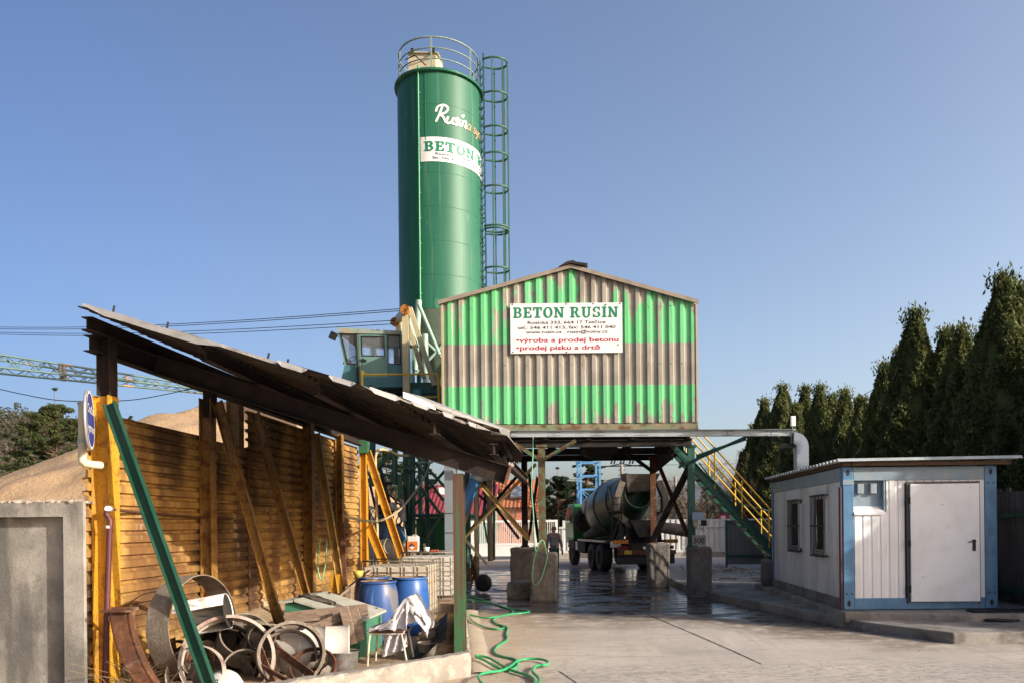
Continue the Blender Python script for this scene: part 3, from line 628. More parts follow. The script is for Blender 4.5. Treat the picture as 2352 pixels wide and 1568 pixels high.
# door mat and black hose lying by the door
o = MB(); 
for i in range(26): o.bb((6.55+i*.045, 13.2, .295), (6.58+i*.045, 13.5, .325))
o.bb((6.52, 13.2, .293), (7.75, 13.5, .305)); o = o.build('door_mat', m_black); tag(o, 'black ribbed rubber mat on the slab before the cabin door', 'mat')
o = MB().poly([V((6.6+i*.12, 12.98-.1*math.sin(i*.7), .19+.015*math.sin(i))) for i in range(14)]+[V((8.3, 13.1, .2)), V((8.7, 12.9, .2))], .03, 8).build('black_hose', m_black); tag(o, 'thick black hose lying along the slab step by the mat', 'hose')
o = MB().bb((7.9, 12.75, .175), (8.9, 13.1, .23)).build('flat_sack', M('brown_sack', (.2, .13, .1)), bevel=.02); tag(o, 'flattened brown sack on the slab at the right picture edge', 'sack')

# fence of upright planks right of the cabin
fn = thing('plank_fence', 'grey weathered upright board fence right of the cabin', 'fence', (8.2, 15, .15))
mb = MB(); rr = random.Random(5)
for i in range(34):
    y = 12.6+i*.17; mb.bb((8.02+rr.uniform(-.01, .01), y, .15), (8.06, y+.155, 2.42+rr.uniform(-.05, .05)))
for i in range(24):
    x = 7.3+i*.16; mb.bb((x, 18.9+rr.uniform(-.01, .01), .15), (x+.15, 18.94, 2.35+rr.uniform(-.04, .04)))
mb.build('boards', M('grey_boards', (.16, .145, .13), [((.08, .07, .06), 2.5, .42, .66, .8, STR), ((.24, .22, .2), 7, .5, .7, .6, STR)], .9, 0, .4, 30), fn)
for Z in (.5, 1.9): MB().bb((7.9, 12.5, Z), (8.0, 18.8, Z+.1)).build('rail', m_dkgreen, fn)
for y in (12.8, 16.1): MB().bb((7.8, y, 0), (7.9, y+.1, 2.5)).build('post', m_dkgreen, fn)

# ---------------- the raised hall on legs ----------------
HY = 19.2
hall = thing('mixing_hall', 'peeling green and bare corrugated hall raised on steel legs', 'building', (-.4, 21, 0))
def cladding_mat():
    m, nt, b = newmat('peeling_green_cladding'); pos = nt.nodes.new('ShaderNodeNewGeometry').outputs['Position']
    sp = nt.nodes.new('ShaderNodeSeparateXYZ'); nt.links.new(pos, sp.inputs[0]); X, Z = sp.outputs[0], sp.outputs[2]
    bare = mix(nt, ramp(nt, nz(nt, pos, 1.5, 5), .4, .65), (.36, .335, .285), (.27, .25, .21))
    bare = mix(nt, ramp(nt, nz(nt, pos, 6, 6, STR), .5, .75, 0, .6), bare, (.16, .12, .085))
    green = mix(nt, ramp(nt, nz(nt, pos, 1.1, 5, STR), .4, .68), (.12, .48, .19), (.17, .56, .26))
    green = mix(nt, ramp(nt, nz(nt, pos, 9, 6, STR), .58, .8, 0, .5), green, (.1, .26, .1))
    g1 = mth(nt, 'GREATER_THAN', Z, 6.27); g2 = mth(nt, 'LESS_THAN', Z, 5.24); band = mth(nt, 'MAXIMUM', g1, g2)
    n = nz(nt, pos, 2.1, 9, (1.5, 1.5, .42), .62)
    big = nz(nt, pos, .55, 2)
    lowb = ramp(nt, Z, 5.1, 4.2, 0, .15); topb = ramp(nt, Z, 6.4, 7.9, -.03, .13)
    right = ramp(nt, X, -1.8, 2.2, -.05, .065)
    s = mth(nt, 'ADD', mth(nt, 'ADD', n, lowb), mth(nt, 'ADD', topb, mth(nt, 'MULTIPLY', mth(nt, 'SUBTRACT', big, .5), .35)))
    s = mth(nt, 'ADD', s, right)
    keep = mth(nt, 'LESS_THAN', s, .572); f = mth(nt, 'MULTIPLY', band, keep)
    nt.links.new(mix(nt, f, bare, green), b.inputs['Base Color']); b.inputs['Roughness'].default_value = .5
    bp = nt.nodes.new('ShaderNodeBump'); bp.inputs['Strength'].default_value = .5; bp.inputs['Distance'].default_value = .004
    nt.links.new(f, bp.inputs['Height']); nt.links.new(bp.outputs[0], b.inputs['Normal']); return m
m_clad = cladding_mat()
pA, pB, pC = P(1013, 694, HY), P(1312, 616, HY), P(1598, 692, HY); bL, bR = P(1018, 975, HY), P(1601, 976, HY)
xl, xr, zb = bL.x, bR.x, bL.z; zt = lambda x: pA.z+(pB.z-pA.z)*(x-pA.x)/(pB.x-pA.x) if x < pB.x else pB.z+(pC.z-pB.z)*(x-pB.x)/(pC.x-pB.x)
mb = MB(); pit = (xr-xl)/23; xs = []
for i in range(23):
    for fx, dd in ((0, 0), (.44, 0), (.54, .055), (.88, .055), (.98, 0)): xs.append((xl+(i+fx)*pit, dd))
xs.append((xr, 0)); rr = random.Random(2)
for (a, da), (b, db) in zip(xs, xs[1:]):
    if b-a < 1e-4: continue
    mb.quad((a, HY-da, zb-.0), (b, HY-db, zb-.0), (b, HY-db, zt(b)-.03), (a, HY-da, zt(a)-.03))
mb.bb((xl, HY+.02, zb), (xl+.04, 24.2, pA.z-.05)); mb.bb((xr-.04, HY+.02, zb), (xr, 24.2, pC.z-.05))
mb.prism([(xl, 24.2, zb), (xr, 24.2, zb), (xr, 24.2, pC.z-.05), (pB.x, 24.2, pB.z-.05), (xl, 24.2, pA.z-.05)], (0, .03, 0))
mb.build('cladding', m_clad, hall)
scr = MB()
for Z in (7.15, 5.75, 4.45):
    for i in range(23):
        if rr.random() < .62: X = xl+(i+.72)*pit; scr.tube((X, HY-.055, Z+rr.uniform(-.02, .02)), (X, HY-.068, Z), .014, 6)
scr.build('screw', m_tray, hall)
rf = MB()
for (a, b) in (((pA.x-.06, pA.z-.03), (pB.x, pB.z+.02)), ((pB.x, pB.z+.02), (pC.x+.06, pC.z-.03))):
    rf.prism([(a[0], HY-.12, a[1]), (b[0], HY-.12, b[1]), (b[0], HY-.12, b[1]+.03), (a[0], HY-.12, a[1]+.03)], (0, 5.4, 0))
rf.build('roof', m_roofun, hall)
fa = MB()
for (a, b) in (((pA.x-.05, pA.z-.055), (pB.x, pB.z-.0)), ((pB.x, pB.z-.0), (pC.x+.05, pC.z-.055))):
    fa.prism([(a[0], HY-.14, a[1]-.04), (b[0], HY-.14, b[1]-.04), (b[0], HY-.14, b[1]+.055), (a[0], HY-.14, a[1]+.055)], (0, .018, 0))
fa.build('verge_trim', M('grey_trim', (.27, .23, .19), [((.16, .13, .1), 4, .45, .7, .8), ((.36, .32, .26), 8, .5, .7, .5)], .7, 0, .2, 40), hall)
MB().prism([(pB.x-.3, HY-.2, pB.z-.02), (pB.x-.1, HY-.2, pB.z+.1), (pB.x+.05, HY-.2, pB.z+.13), (pB.x+.12, HY-.2, pB.z+.09), (pB.x+.4, HY-.2, pB.z+.05), (pB.x+.34, HY-.2, pB.z-.0), (pB.x, HY-.2, pB.z+.06)], (0, 5.5, 0)).build('ridge_cap', m_dark, hall)
for (X, za, zb2) in ((xl-.015, zb, pA.z-.08), (xr-.02, zb, pC.z-.08)): MB().bb((X, HY-.075, za), (X+.045, HY+.03, zb2)).build('corner_trim', M('corner_trim', (.4, .33, .24), [((.2, .3, .12), 3, .5, .7, .7)], .6), hall)
# floor frame
FZ = zb
fl = MB(); fl.bb((xl+.02, HY-.03, FZ-.14), (xr+.02, HY+.06, FZ-.015)); fl.bb((xl+.02, HY-.05, FZ-.16), (xr+.04, HY+.1, FZ-.142)); fl.build('sill_beam', M('sill_beam', (.22, .2, .13), [((.1, .3, .14), 2, .5, .66, .8), (RUST, 4, .5, .62, .9), ((.45, .3, .12), 7, .6, .72, .7)], .8, 0, .3, 40), hall)
fl = MB(); fl.bb((xl+.1, HY+.06, FZ-.1), (xr-.1, 24.1, FZ-.02)); fl.build('floor_plate', m_dark, hall)
fl = MB()
for X in (-3.4, -2.0, -.95, .1, 1.2, 2.6): fl.hb((X, HY+.1, FZ-.26), (X, 24.1, FZ-.26), .14, .24)
for Y in (19.45, 21.5, 23.6): fl.hb((xl+.1, Y, FZ-.47), (xr-.1, Y, FZ-.47), .16, .17)
fl.build('floor_beam', m_dark, hall)
# legs (x, y, base z, top z, material)
LEG = [(-1.07, 19.35, 1.2, m_grnpale), (2.67, 19.75, 1.28, m_dkgreen), (-1.83, 23.6, 1.2, m_rustdk), (1.98, 22.9, 1.28, m_rust)]
for i, (X, Y, zz, m) in enumerate(LEG):
    g = MB(); g.hb((X, Y, zz), (X, Y, FZ-.5), .17, .19, .014, up=(0, 1, 0)); g.bb((X-.12, Y-.12, zz-.02), (X+.12, Y+.12, zz+.02)); g.bb((X-.13, Y-.12, FZ-.56), (X+.13, Y+.12, FZ-.5)); g.build('leg', m, hall)
def ang(a, b, m, w=.08, nm='brace'): MB().ang(a, b, w, .01).build(nm, m, hall)
ang((-1.07, 19.25, FZ-.95), (-1.75, 19.25, FZ-.5), m_grnpale, .09, 'knee_brace'); ang((-1.07, 19.25, FZ-.95), (-.2, 19.25, FZ-.45), m_grnpale, .09, 'knee_brace')
ang((2.62, 19.65, FZ-.95), (2.1, 19.65, FZ-.5), m_dkgreen, .1, 'knee_brace'); ang((2.75, 19.65, FZ-.95), (3.3, 19.65, FZ-.6), m_dkgreen, .06, 'knee_brace')
ang((1.95, 22.8, FZ-1.0), (1.1, 22.8, FZ-.35), m_dark, .1, 'knee_brace')
# cross braces, measured on the photo
pr = lambda u, v, Y: P(u, v, Y)
ang(pr(1087, 1093, 20.8), pr(1215, 1240, 19.5), m_yelold, .09); ang(pr(1060, 1246, 21.), pr(1233, 1068, 19.5), m_yelold, .09)
ang(pr(1108, 1130, 23.4), pr(1190, 1238, 23.4), m_dark, .08); ang(pr(1064, 1240, 23.4), pr(1205, 1078, 23.4), m_dark, .09)
ang(pr(1216, 1080, 21), pr(1240, 1245, 19.6), m_rustdk, .07); ang(pr(1232, 1095, 20), pr(1212, 1240, 23), m_rustdk, .07)
ang(pr(1513, 1062, 22.8), pr(1583, 1232, 20), m_rust, .09); ang(pr(1585, 1065, 20), pr(1495, 1245, 22.7), m_rustdk, .13)
# hoppers under the floor
mb = MB()
a = [P(1338, 1015, 21.3), P(1412, 1015, 21.3)]; c0 = (a[0]+a[1])/2
t = [(c0.x-.5, 20.9), (c0.x+.5, 20.9), (c0.x+.5, 22.1), (c0.x-.5, 22.1)]; l = [(c0.x-.22, 21.2), (c0.x+.28, 21.2), (c0.x+.28, 21.8), (c0.x-.22, 21.8)]
zt_, zl = FZ-.3, P(1385, 1050, 21.3).z
mid = FZ-.5
vs = [(x, y, zt_) for x, y in t]+[(x, y, mid) for x, y in t]+[(x, y, zl) for x, y in l]
mb.add(vs, [(0, 1, 5, 4), (1, 2, 6, 5), (2, 3, 7, 6), (3, 0, 4, 7), (4, 5, 9, 8), (5, 6, 10, 9), (6, 7, 11, 10), (7, 4, 8, 11), (8, 9, 10, 11)])
mb.tube((c0.x+.35, 21.5, zl+.12), (c0.x+.66, 21.5, zl+.15), .05, 8); mb.build('discharge_hopper', m_dark, hall, rough=.012)
q = [P(1510, 1018, 22.5), P(1512, 1072, 22.5), P(1620, 1048, 19.9), P(1620, 1012, 19.9)]
mb = MB(); mb.prism([(q[0].x, 22.6, q[0].z), (q[0].x, 22.6, 3.35), (2.55, 20.2, 3.75), (2.55, 20.2, 4.1)], (0, .9, 0)); mb.build('chute', m_dark, hall)
# lamp under the eaves, electric box and number plate at the right leg
g = MB(); g.poly([P(1333, 1020, 20.5), P(1331, 1036, 20.4), P(1338, 1044, 20.4)], .012, 5); g.lathe([(0, .0), (.05, .01), (.1, .06), (.1, .08)], P(1344, 1040, 20.4), (0.2, 0, 1), 12); g.build('work_lamp', m_dark, hall)
p = P(1603, 1192, 19.6); g = MB(); g.prism([(p.x-.17, 19.4, p.z-.02), (p.x+.17, 19.4, p.z-.02), (p.x+.14, 19.62, p.z+.16), (p.x-.14, 19.62, p.z+.16)], (0, 0, .02)); g.build('lamp_hood', m_duct, hall)
g = MB(); g.lathe([(0, -.2), (.05, -.18), (.065, -.1), (.06, 0)], (p.x-.08, 19.5, p.z), (0, 0, 1), 12); g.build('lamp_globe', m_cream2, hall)
g = MB(); g.bb((p.x+.06, 19.45, p.z-.16), (p.x+.2, 19.55, p.z-.02)); g.poly([V((p.x+.1, 19.5, p.z-.14)), V((p.x+.14, 19.48, p.z-.3)), V((p.x+.05, 19.5, p.z-.26)), V((p.x+.02, 19.5, p.z-.1))], .008, 5); g.build('junction_box', m_black, hall)
p = P(1605, 1240, 19.35); g = MB(); g.box((p.x, 19.32, p.z), (.34, .02, .26)); sgn = g.build('number_plate', m_conc, hall)
vs, fs = text_mesh('300', 1); vs = fit(vs, -.13, .13, -.07, .2); mk('lettering', [V((p.x+v.x, 19.305, p.z+v.y)) for v in vs], fs, m_dark, sgn)

# company sign
s0, s1_ = P(1172, 698, HY-.09), P(1430, 812, HY-.09); SX0, SX1, SZ1, SZ0 = s0.x, s1_.x, s0.z, P(1172, 812, HY-.09).z
sign = thing('company_sign', 'white company board with green heading on the green hall', 'sign', ((SX0+SX1)/2, HY-.09, SZ0))
MB().bb((SX0, HY-.105, SZ0), (SX1, HY-.08, SZ1)).build('board', m_white, sign)
g = MB()
for X, Z in ((.02, .98), (.5, .98), (.74, .98), (.98, .98), (.96, .16), (.02, .03), (.5, .02)): X = SX0+(SX1-SX0)*X; Z = SZ0+(SZ1-SZ0)*Z; g.tube((X, HY-.115, Z), (X, HY-.1, Z), .017, 8)
g.build('screw', m_black, sign)
SW, SH = SX1-SX0, SZ1-SZ0
def put(vs, fs, fx0, fx1, fy, hh, m, nm='lettering'):      # fractions of the board; y measured down to the baseline
    vs2 = fit(vs, SX0+fx0*SW, SX0+fx1*SW, 0, hh*SH)
    mk(nm, [V((v.x, HY-.109-(v0.z if hasattr(v0, 'z') else 0), SZ1-fy*SH+v.y)) for v, v0 in zip(vs2, vs)], fs, m, sign)
vs, fs = slab('BETON RUSÍN'); put(vs, fs, .025, .965, .295, .215, m_inkg)
for s, a, b, y, h, m, bo in (('Rosická 333, 664 17 Tetčice', .155, .85, .415, .085, m_ink, .012), ('tel.: 546 411 413, fax: 546 411 040', .065, .94, .515, .085, m_ink, .012), ('www.rusin.cz   rusin@volny.cz', .14, .87, .605, .085, m_ink, .012), ('•výroba a prodej betonu', .05, .965, .775, .125, m_inkr, .02), ('•prodej písku a drtě', .05, .8, .93, .125, m_inkr, .02)):
    vs, fs = text_mesh(s, 1, 1, bo); put(vs, fs, a, b, y, h, m)

# silver cable tray and duct
tray = thing('cable_tray', 'long silver cable tray running under the hall to the cabin', 'cable tray', (1, 18.6, 4.1))
ta, tb = P(1128, 996, 18.55), P(1826, 993, 18.55)
g = MB(); g.chan(ta, tb, .16, .09, .006, fx=1); g.bar(ta+V((0, -.0, 0)), tb, .02, .15); g.build('channel', m_tray, tray)
g = MB()
n = 7
for i in range(n):
    c = ta.lerp(tb, (i+.45)/n)
    for k in (-3, -2, -1, 1, 2, 3):
        g.box(c+V((k*.045, -.015, .035)), (.02, .01, .012)); g.box(c+V((k*.045, -.015, -.045)), (.02, .01, .012))
    g.box(c+V((0, -.013, 0)), (.006, .01, .15))
g.build('slots', m_dark, tray)
g = MB(); g.prism([(ta.x-1.0, 18.5, ta.z+.3), (ta.x+.0, 18.5, ta.z-.08), (ta.x+.0, 18.5, ta.z+.08), (ta.x-1.0, 18.5, ta.z+.42)], (0, .5, 0)); g.build('end_plate', m_tray, tray)
c = [P(1822, 1000, 18.5), P(1845, 1010, 18.5), P(1845, 1066, 18.5)]
pts = []
for i in range(9):
    t = R(90-90*i/8); pts.append((c[0].x+.0+.34*math.cos(t), c[0].z-.26+.34*math.sin(t)))
outl = pts+[(pts[-1][0], 2.94), (pts[-1][0]-.28, 2.94)]+[(c[0].x+.06*math.cos(R(90*i/6)), c[0].z-.26+.06*math.sin(R(90*i/6))+.0) for i in range(7)]
MB().prism([(x, 18.42, z) for x, z in outl], (0, .3, 0)).build('duct', m_duct, tray)
MB().ang(P(1600, 1050, 19.2), P(1715, 1010, 18.7), .07, .01).build('strut', m_dkgreen, tray)
MB().ang(P(1560, 1075, 19.5), P(1745, 992, 18.7), .07, .01).build('strut', m_dkgreen, tray)
b = thing('antenna_box', 'small white box on a stub pole atop the cable tray end', 'box', P(1820, 990, 18.5))
q = P(1820, 968, 18.5); MB().bb((q.x-.05, 18.42, q.z-.11), (q.x+.06, 18.5, q.z+.13)).build('box', m_white, b, bevel=.01)
MB().tube((q.x+.05, 18.5, q.z-.25), (q.x+.05, 18.5, q.z+.14), .02, 8).build('pole', m_dkgreen, b)
MB().poly([V((q.x, 18.45, q.z-.1)), V((q.x-.02, 18.45, q.z-.17)), V((q.x+.06, 18.46, q.z-.2))], .008, 5).build('cable', m_white, b)
f2 = MB(); q = P(1808, 1024, 18.6); f2.bb((q.x-.14, 18.5, q.z-.05), (q.x+.14, 18.7, q.z+.06)); f2.bb((q.x+.1, 18.55, q.z), (q.x+.13, 18.6, q.z+.3)); o = f2.build('floodlight', m_black); tag(o, 'black floodlight hanging beside the duct bend', 'lamp')

# concrete footing blocks
def block(label, xa, xb, ya, yb, zt, seed):
    o = MB().bb((xa, ya, -.03), (xb, yb, zt)).build('footing_block', m_block, None, bevel=0, rough=.022)
    md = o.modifiers.new('bv', 'BEVEL'); md.width = .05; md.segments = 2; md.limit_method = 'ANGLE'; md.angle_limit = R(60)
    tag(o, label, 'concrete block', 'footing blocks under the hall legs'); return o
block('footing block wrapped by the green hose, under the front left leg', P(1217, 1300, 18.9).x, P(1279, 1300, 18.9).x, 18.9, 19.7, 1.16, 1)
block('dark footing block behind the hose wrapped one', -2.25, -1.38, 23.2, 24.1, 1.17, 2)
block('sunlit rough footing block in the middle, before the truck', P(1490, 1300, 22.55).x, P(1539, 1300, 22.55).x, 22.55, 23.4, 1.27, 3)
block('footing block nearest to the white cabin', P(1585, 1300, 19.5).x, P(1636, 1300, 19.5).x, 19.5, 20.3, 1.25, 4)
block('low wide dark block beside the hose wrapped footing', -2.0, -1.35, 19.6, 21.0, .38, 5)

# hoses: on the hall, on the yard
def hz_(x, y, Z=.018):
    p = G(1028.5+.283*x, 1300.8+.283*y, Z); p.x = max(p.x, -1.36-(p.y-9.7)*.165); p.z += max(0, bank(p.x, p.y)+.012); return p
def smooth(pts, k=6):
    out = []; n = len(pts)
    for i in range(n-1):
        p0, p1, p2, p3 = pts[max(i-1, 0)], pts[i], pts[i+1], pts[min(i+2, n-1)]
        for j in range(k):
            t = j/k; out.append(.5*((2*p1)+(p2-p0)*t+(2*p0-5*p1+4*p2-p3)*t*t+(3*p1-p0-3*p2+p3)*t**3))
    return out+[pts[-1]]
def rnd(pts, it=3):
    for _ in range(it):
        q = [pts[0]]
        for a, b in zip(pts, pts[1:]): q += [a.lerp(b, .25), a.lerp(b, .75)]
        pts = q+[pts[-1]]
    out = [pts[0]]
    for p in pts[1:]:
        if (p-out[-1]).length > .02: out.append(p)
    return out
m_hose = M('green_hose', (.03, .33, .12), [((.08, .45, .2), 6, .45, .7, .6), ((.2, .3, .15), 20, .6, .75, .5)], .35)
raw = [(140, 240), (210, 248), (300, 272), (400, 308), (500, 335), (600, 348), (680, 362), (610, 375), (500, 385), (400, 405), (358, 432), (395, 465), (470, 480), (490, 505), (470, 545), (488, 585), (460, 610), (400, 640), (370, 685), (400, 715), (470, 735), (550, 745), (575, 785), (545, 825), (480, 845), (400, 820), (300, 775), (200, 752), (230, 740), (330, 745), (400, 775), (470, 820), (560, 855), (640, 875), (700, 905), (712, 945), (640, 985), (450, 1000), (290, 985), (225, 945), (235, 900), (330, 870), (440, 845), (520, 800), (560, 760), (640, 745), (730, 745), (800, 758), (822, 782), (790, 800), (735, 795), (700, 815), (680, 850), (730, 890), (750, 930), (720, 975)]
h0 = MB().poly(rnd([hz_(x, y, .016+.013*(i > 24)+.012*(i > 38)) for i, (x, y) in enumerate(raw)]), .017, 8).build('garden_hose', m_hose); tag(h0, 'bright green hose tangled on the concrete beside the shed kerb', 'hose')
o = MB().poly(rnd([hz_(*q) for q in [(140, 278), (220, 275), (300, 285), (380, 300), (450, 325), (520, 345), (535, 372), (500, 385)]]), .015, 8).build('garden_hose', m_hose); tag(o, 'second green hose strand joining the tangled one by the wet edge', 'hose')
o = MB().poly(rnd([hz_(*q) for q in [(120, 405), (170, 400), (260, 412), (350, 415), (400, 400)]])+[], .016, 8).build('garden_hose', m_hose); tag(o, 'short green hose strand coming from under the shed kerb', 'hose')
o = MB().poly(rnd([hz_(*q) for q in [(130, 425), (200, 460), (290, 490), (370, 506), (440, 505), (462, 488), (430, 470), (385, 468)]]), .016, 8).build('garden_hose', m_hose); tag(o, 'green hose loop with a metal coupling near the kerb', 'hose')
m_hose2 = M('pale_green_hose', (.2, .5, .28), (), .4)
o = MB().poly(smooth([P(1224, 985, 18.8), P(1224, 1040, 18.75), P(1221, 1120, 18.8), P(1225, 1180, 18.8), P(1228, 1250, 18.8), P(1232, 1268, 18.75)]), .014, 6).build('garden_hose', m_hose2); tag(o, 'pale green hose hanging straight down from the hall floor', 'hose')
o = MB().poly(smooth([P(1255, 1270, 18.85), P(1250, 1245, 18.85), P(1243, 1240, 18.85), P(1235, 1256, 18.8), P(1226, 1290, 18.82), P(1223, 1330, 18.82), P(1230, 1342, 18.82), P(1242, 1330, 18.8), P(1252, 1300, 18.8), P(1257, 1275, 18.85), P(1252, 1262, 18.9)]), .014, 6).build('garden_hose', m_hose2); tag(o, 'pale green hose looped over the front left footing block', 'hose')
o = MB().poly(smooth([G(1078, 1352, .02), G(1120, 1350, .02), G(1168, 1356, .02), P(1195, 1352, 19.5), P(1215, 1340, 19.), P(1232, 1338, 18.85)]), .012, 6).build('red_hose', M('red_hose', (.25, .03, .02), (), .5)); tag(o, 'thin red hose running to the footing block', 'hose')
o = MB().poly(smooth([P(1606, 1062, 19.5), P(1640, 1105, 19.9), P(1690, 1150, 20.4), P(1730, 1163, 20.6), P(1790, 1178, 20.7)]), .02, 6).build('garden_hose', m_dkgreen); tag(o, 'dark green hose slung along the yellow stair rail', 'hose')
o = MB().poly(smooth([G(1632, 1336, .02), G(1690, 1339, .02), G(1750, 1336, .02), G(1800, 1334, .02)]), .014, 6).build('garden_hose', m_hose2); tag(o, 'thin green hose on the wet ground behind the cabin corner', 'hose')

# stairs
stair = thing('steel_stairs', 'green steel stairs with yellow rails beside the raised hall', 'stairs', (4, 20.9, 0))
YS = 20.3; p0 = P(1548, 1022, YS); p1 = P(1771, 1262, YS); sl_ = (p1-p0)/(p1.x-p0.x); p2 = p0+sl_*((p0.z-.05)/-sl_.z)
for dy in (0, .85): MB().chan(p0+V((0, dy, 0)), p2+V((0, dy, 0)), .2, .06, .01, fx=1).build('stringer', m_dkgreen, stair)
nst = 17
for i in range(nst):
    q = p0.lerp(p2, (i+.7)/nst); t = MB().bb((q.x-.12, YS+.03, q.z-.02), (q.x+.12, YS+.84, q.z+.01)); t.bb((q.x-.12, YS+.03, q.z-.06), (q.x-.11, YS+.84, q.z-.02)); t.build('tread', m_grnpale, stair)
for dy in (-.02, .87):
    g = MB()
    for hh in (1.0, .55):
        g.tube(p0+V((.1, dy, hh)), p2+V((0, dy, hh)), .022, 8)
    for t in (.12, .3, .5, .7, .9):
        q = p0.lerp(p2, t)+V((0, dy, 0)); g.tube(q, q+V((0, 0, 1.0)), .02, 8)
    g.build('handrail', m_yel2, stair)
g = MB()
for u in (1623, 1582): g.tube(P(u, 1030, 21.4), P(u, 1225, 21.4), .018, 6)
for v in range(1040, 1220, 16): g.tube(P(1612, v, 21.4), P(1634, v, 21.4), .01, 5)
# ---------------- silo ----------------
SC = P(1011.5, 500, 27.0); sx, sy, SR = SC.x-.0, 27.0, 1.405
m_silo = M('silo_green_paint', (.011, .105, .06), [((.03, .155, .095), 1.2, .42, .66, .85, (1, 1, .12)), ((.25, .33, .27), 7, .6, .75, .35, (1, 1, .03)), ((.012, .08, .05), 5, .58, .72, .5, (1, 1, .04)), ((.012, .15, .065), 2.2, .5, .7, .6, (1, 1, .08)), ((.16, .32, .22), 1.6, .64, .74, .4, (1, 1, .6)), (RUST, 6, .72, .77, .6)], .5, 0, .05, 30)
m_seam = M('seam', (.011, .095, .055), [((.07, .05, .03), 5, .6, .68, .8), ((.04, .2, .12), 3, .5, .6, .8)], .6)
silo = thing('silo', 'tall dark green cement silo with guard rail, banner and caged ladder', 'silo', (sx, sy, 0))
ztop, zbt = P(1011, 160, sy-SR).z, P(1011, 708, sy-SR).z
g = MB(); prof = [(SR, zbt)]
prof += [(SR, ztop-.02)]
g.lathe(prof, (sx, sy, 0), n=96); 
for az in (-1.72,): g.box((sx+(SR+.006)*math.cos(az), sy+(SR+.006)*math.sin(az), ztop-1.2), (.012, .03, 2.2), Matrix.Rotation(az, 3, 'Z'))
g.build('shell', m_silo, silo)
for i in range(1, 7): z = zbt+(ztop-zbt)*i/7; MB().lathe([(SR+.002, z-.008), (SR+.005, z-.003), (SR+.005, z+.003), (SR+.002, z+.008)], (sx, sy, 0), n=96).build('weld_seam', m_seam, silo)
MB().lathe([(SR, ztop-.05), (SR+.09, ztop-.05), (SR+.1, ztop), (SR+.09, ztop+.04), (SR-.1, ztop+.06), (0, ztop+.3)], (sx, sy, 0), n=96).build('rim', m_silo, silo)
m_cone = M('silo_cone_paint', (.12, .17, .12), [((.08, .11, .08), 1.5, .45, .65, .7), ((.18, .2, .15), 5, .55, .7, .6)], .6)
MB().lathe([(SR-.01, zbt), (SR-.02, zbt-.06), (.22, zbt-2.5), (.2, zbt-2.9)], (sx, sy, 0), n=64).build('cone', m_cone, silo)
# guard rail rings + posts
g = MB(); grz = P(1011, 84, sy-SR+.05).z-ztop
for i, hh in enumerate((1, .68, .36)):
    g.poly([V((sx+(SR-.06)*math.cos(t*math.pi/24), sy+(SR-.06)*math.sin(t*math.pi/24), ztop+grz*hh)) for t in range(48)], .026 if i == 0 else .02, 6, True)
for t in (-.5, -.16, .2, .55, .9, 1.15): a = t*math.pi; g.bar((sx+(SR-.06)*math.cos(a), sy+(SR-.06)*math.sin(a), ztop), (sx+(SR-.06)*math.cos(a), sy+(SR-.06)*math.sin(a), ztop+grz), .05, .03)
g.build('guard_rail', painted('rail_steel', (.22, .3, .25), .4, .6, .7, .4), silo)
a = R(-7); Mx = Matrix.Rotation(a, 3, 'Z'); g = MB(); c = P(978, 150, sy-.3)
g.box((c.x, sy-.3, ztop+.55), (.95, .8, .85), Mx); g.prism([(c.x-.52, sy-.72, ztop+.98), (c.x+.52, sy-.82, ztop+.9), (c.x+.52, sy+.1, ztop+1.04), (c.x-.52, sy+.2, ztop+1.12)], (0, 0, .03))
fb = g.build('filter_box', m_cream2, silo)
g = MB(); g.box((c.x-.36, sy-.76, ztop+1.03), (.1, .05, .12)); g.box((c.x+.36, sy-.83, ztop+.97), (.1, .05, .12)); g.build('latch', m_dark, fb)
MB().poly([V((c.x-.6, sy-.7, ztop+.75)), V((c.x-.2, sy-1.1, ztop+.65)), V((c.x+.2, sy-1.3, ztop+.2))], .018, 6).build('feed_pipe', m_dark, silo)
# down pipe, conduits
def az_of(u, v=400):                        # angle on the shell seen at photo column u
    best = min((abs((u-1345-.01*(v-1203))/F-(sx+SR*math.cos(R(a/4)))/(sy+SR*math.sin(R(a/4)))), R(a/4)) for a in range(-720+40, -40)); return best[1]
ap = az_of(964); px_, py_ = sx+(SR+.035)*math.cos(ap), sy+(SR+.035)*math.sin(ap)
g = MB(); g.tube((px_, py_, zbt), (px_, py_, ztop+.05), .024, 8)
for i in range(9): g.box((px_+.03, py_+.02, zbt+.5+i*.82), (.06, .05, .03))
g.poly([V((px_, py_, ztop+.05)), V((px_, py_-.05, ztop+.12)), V((px_+.05, py_+.3, ztop+.12))], .026, 6); g.build('conduit', painted('pipe_green', (.1, .42, .22), .2), silo)
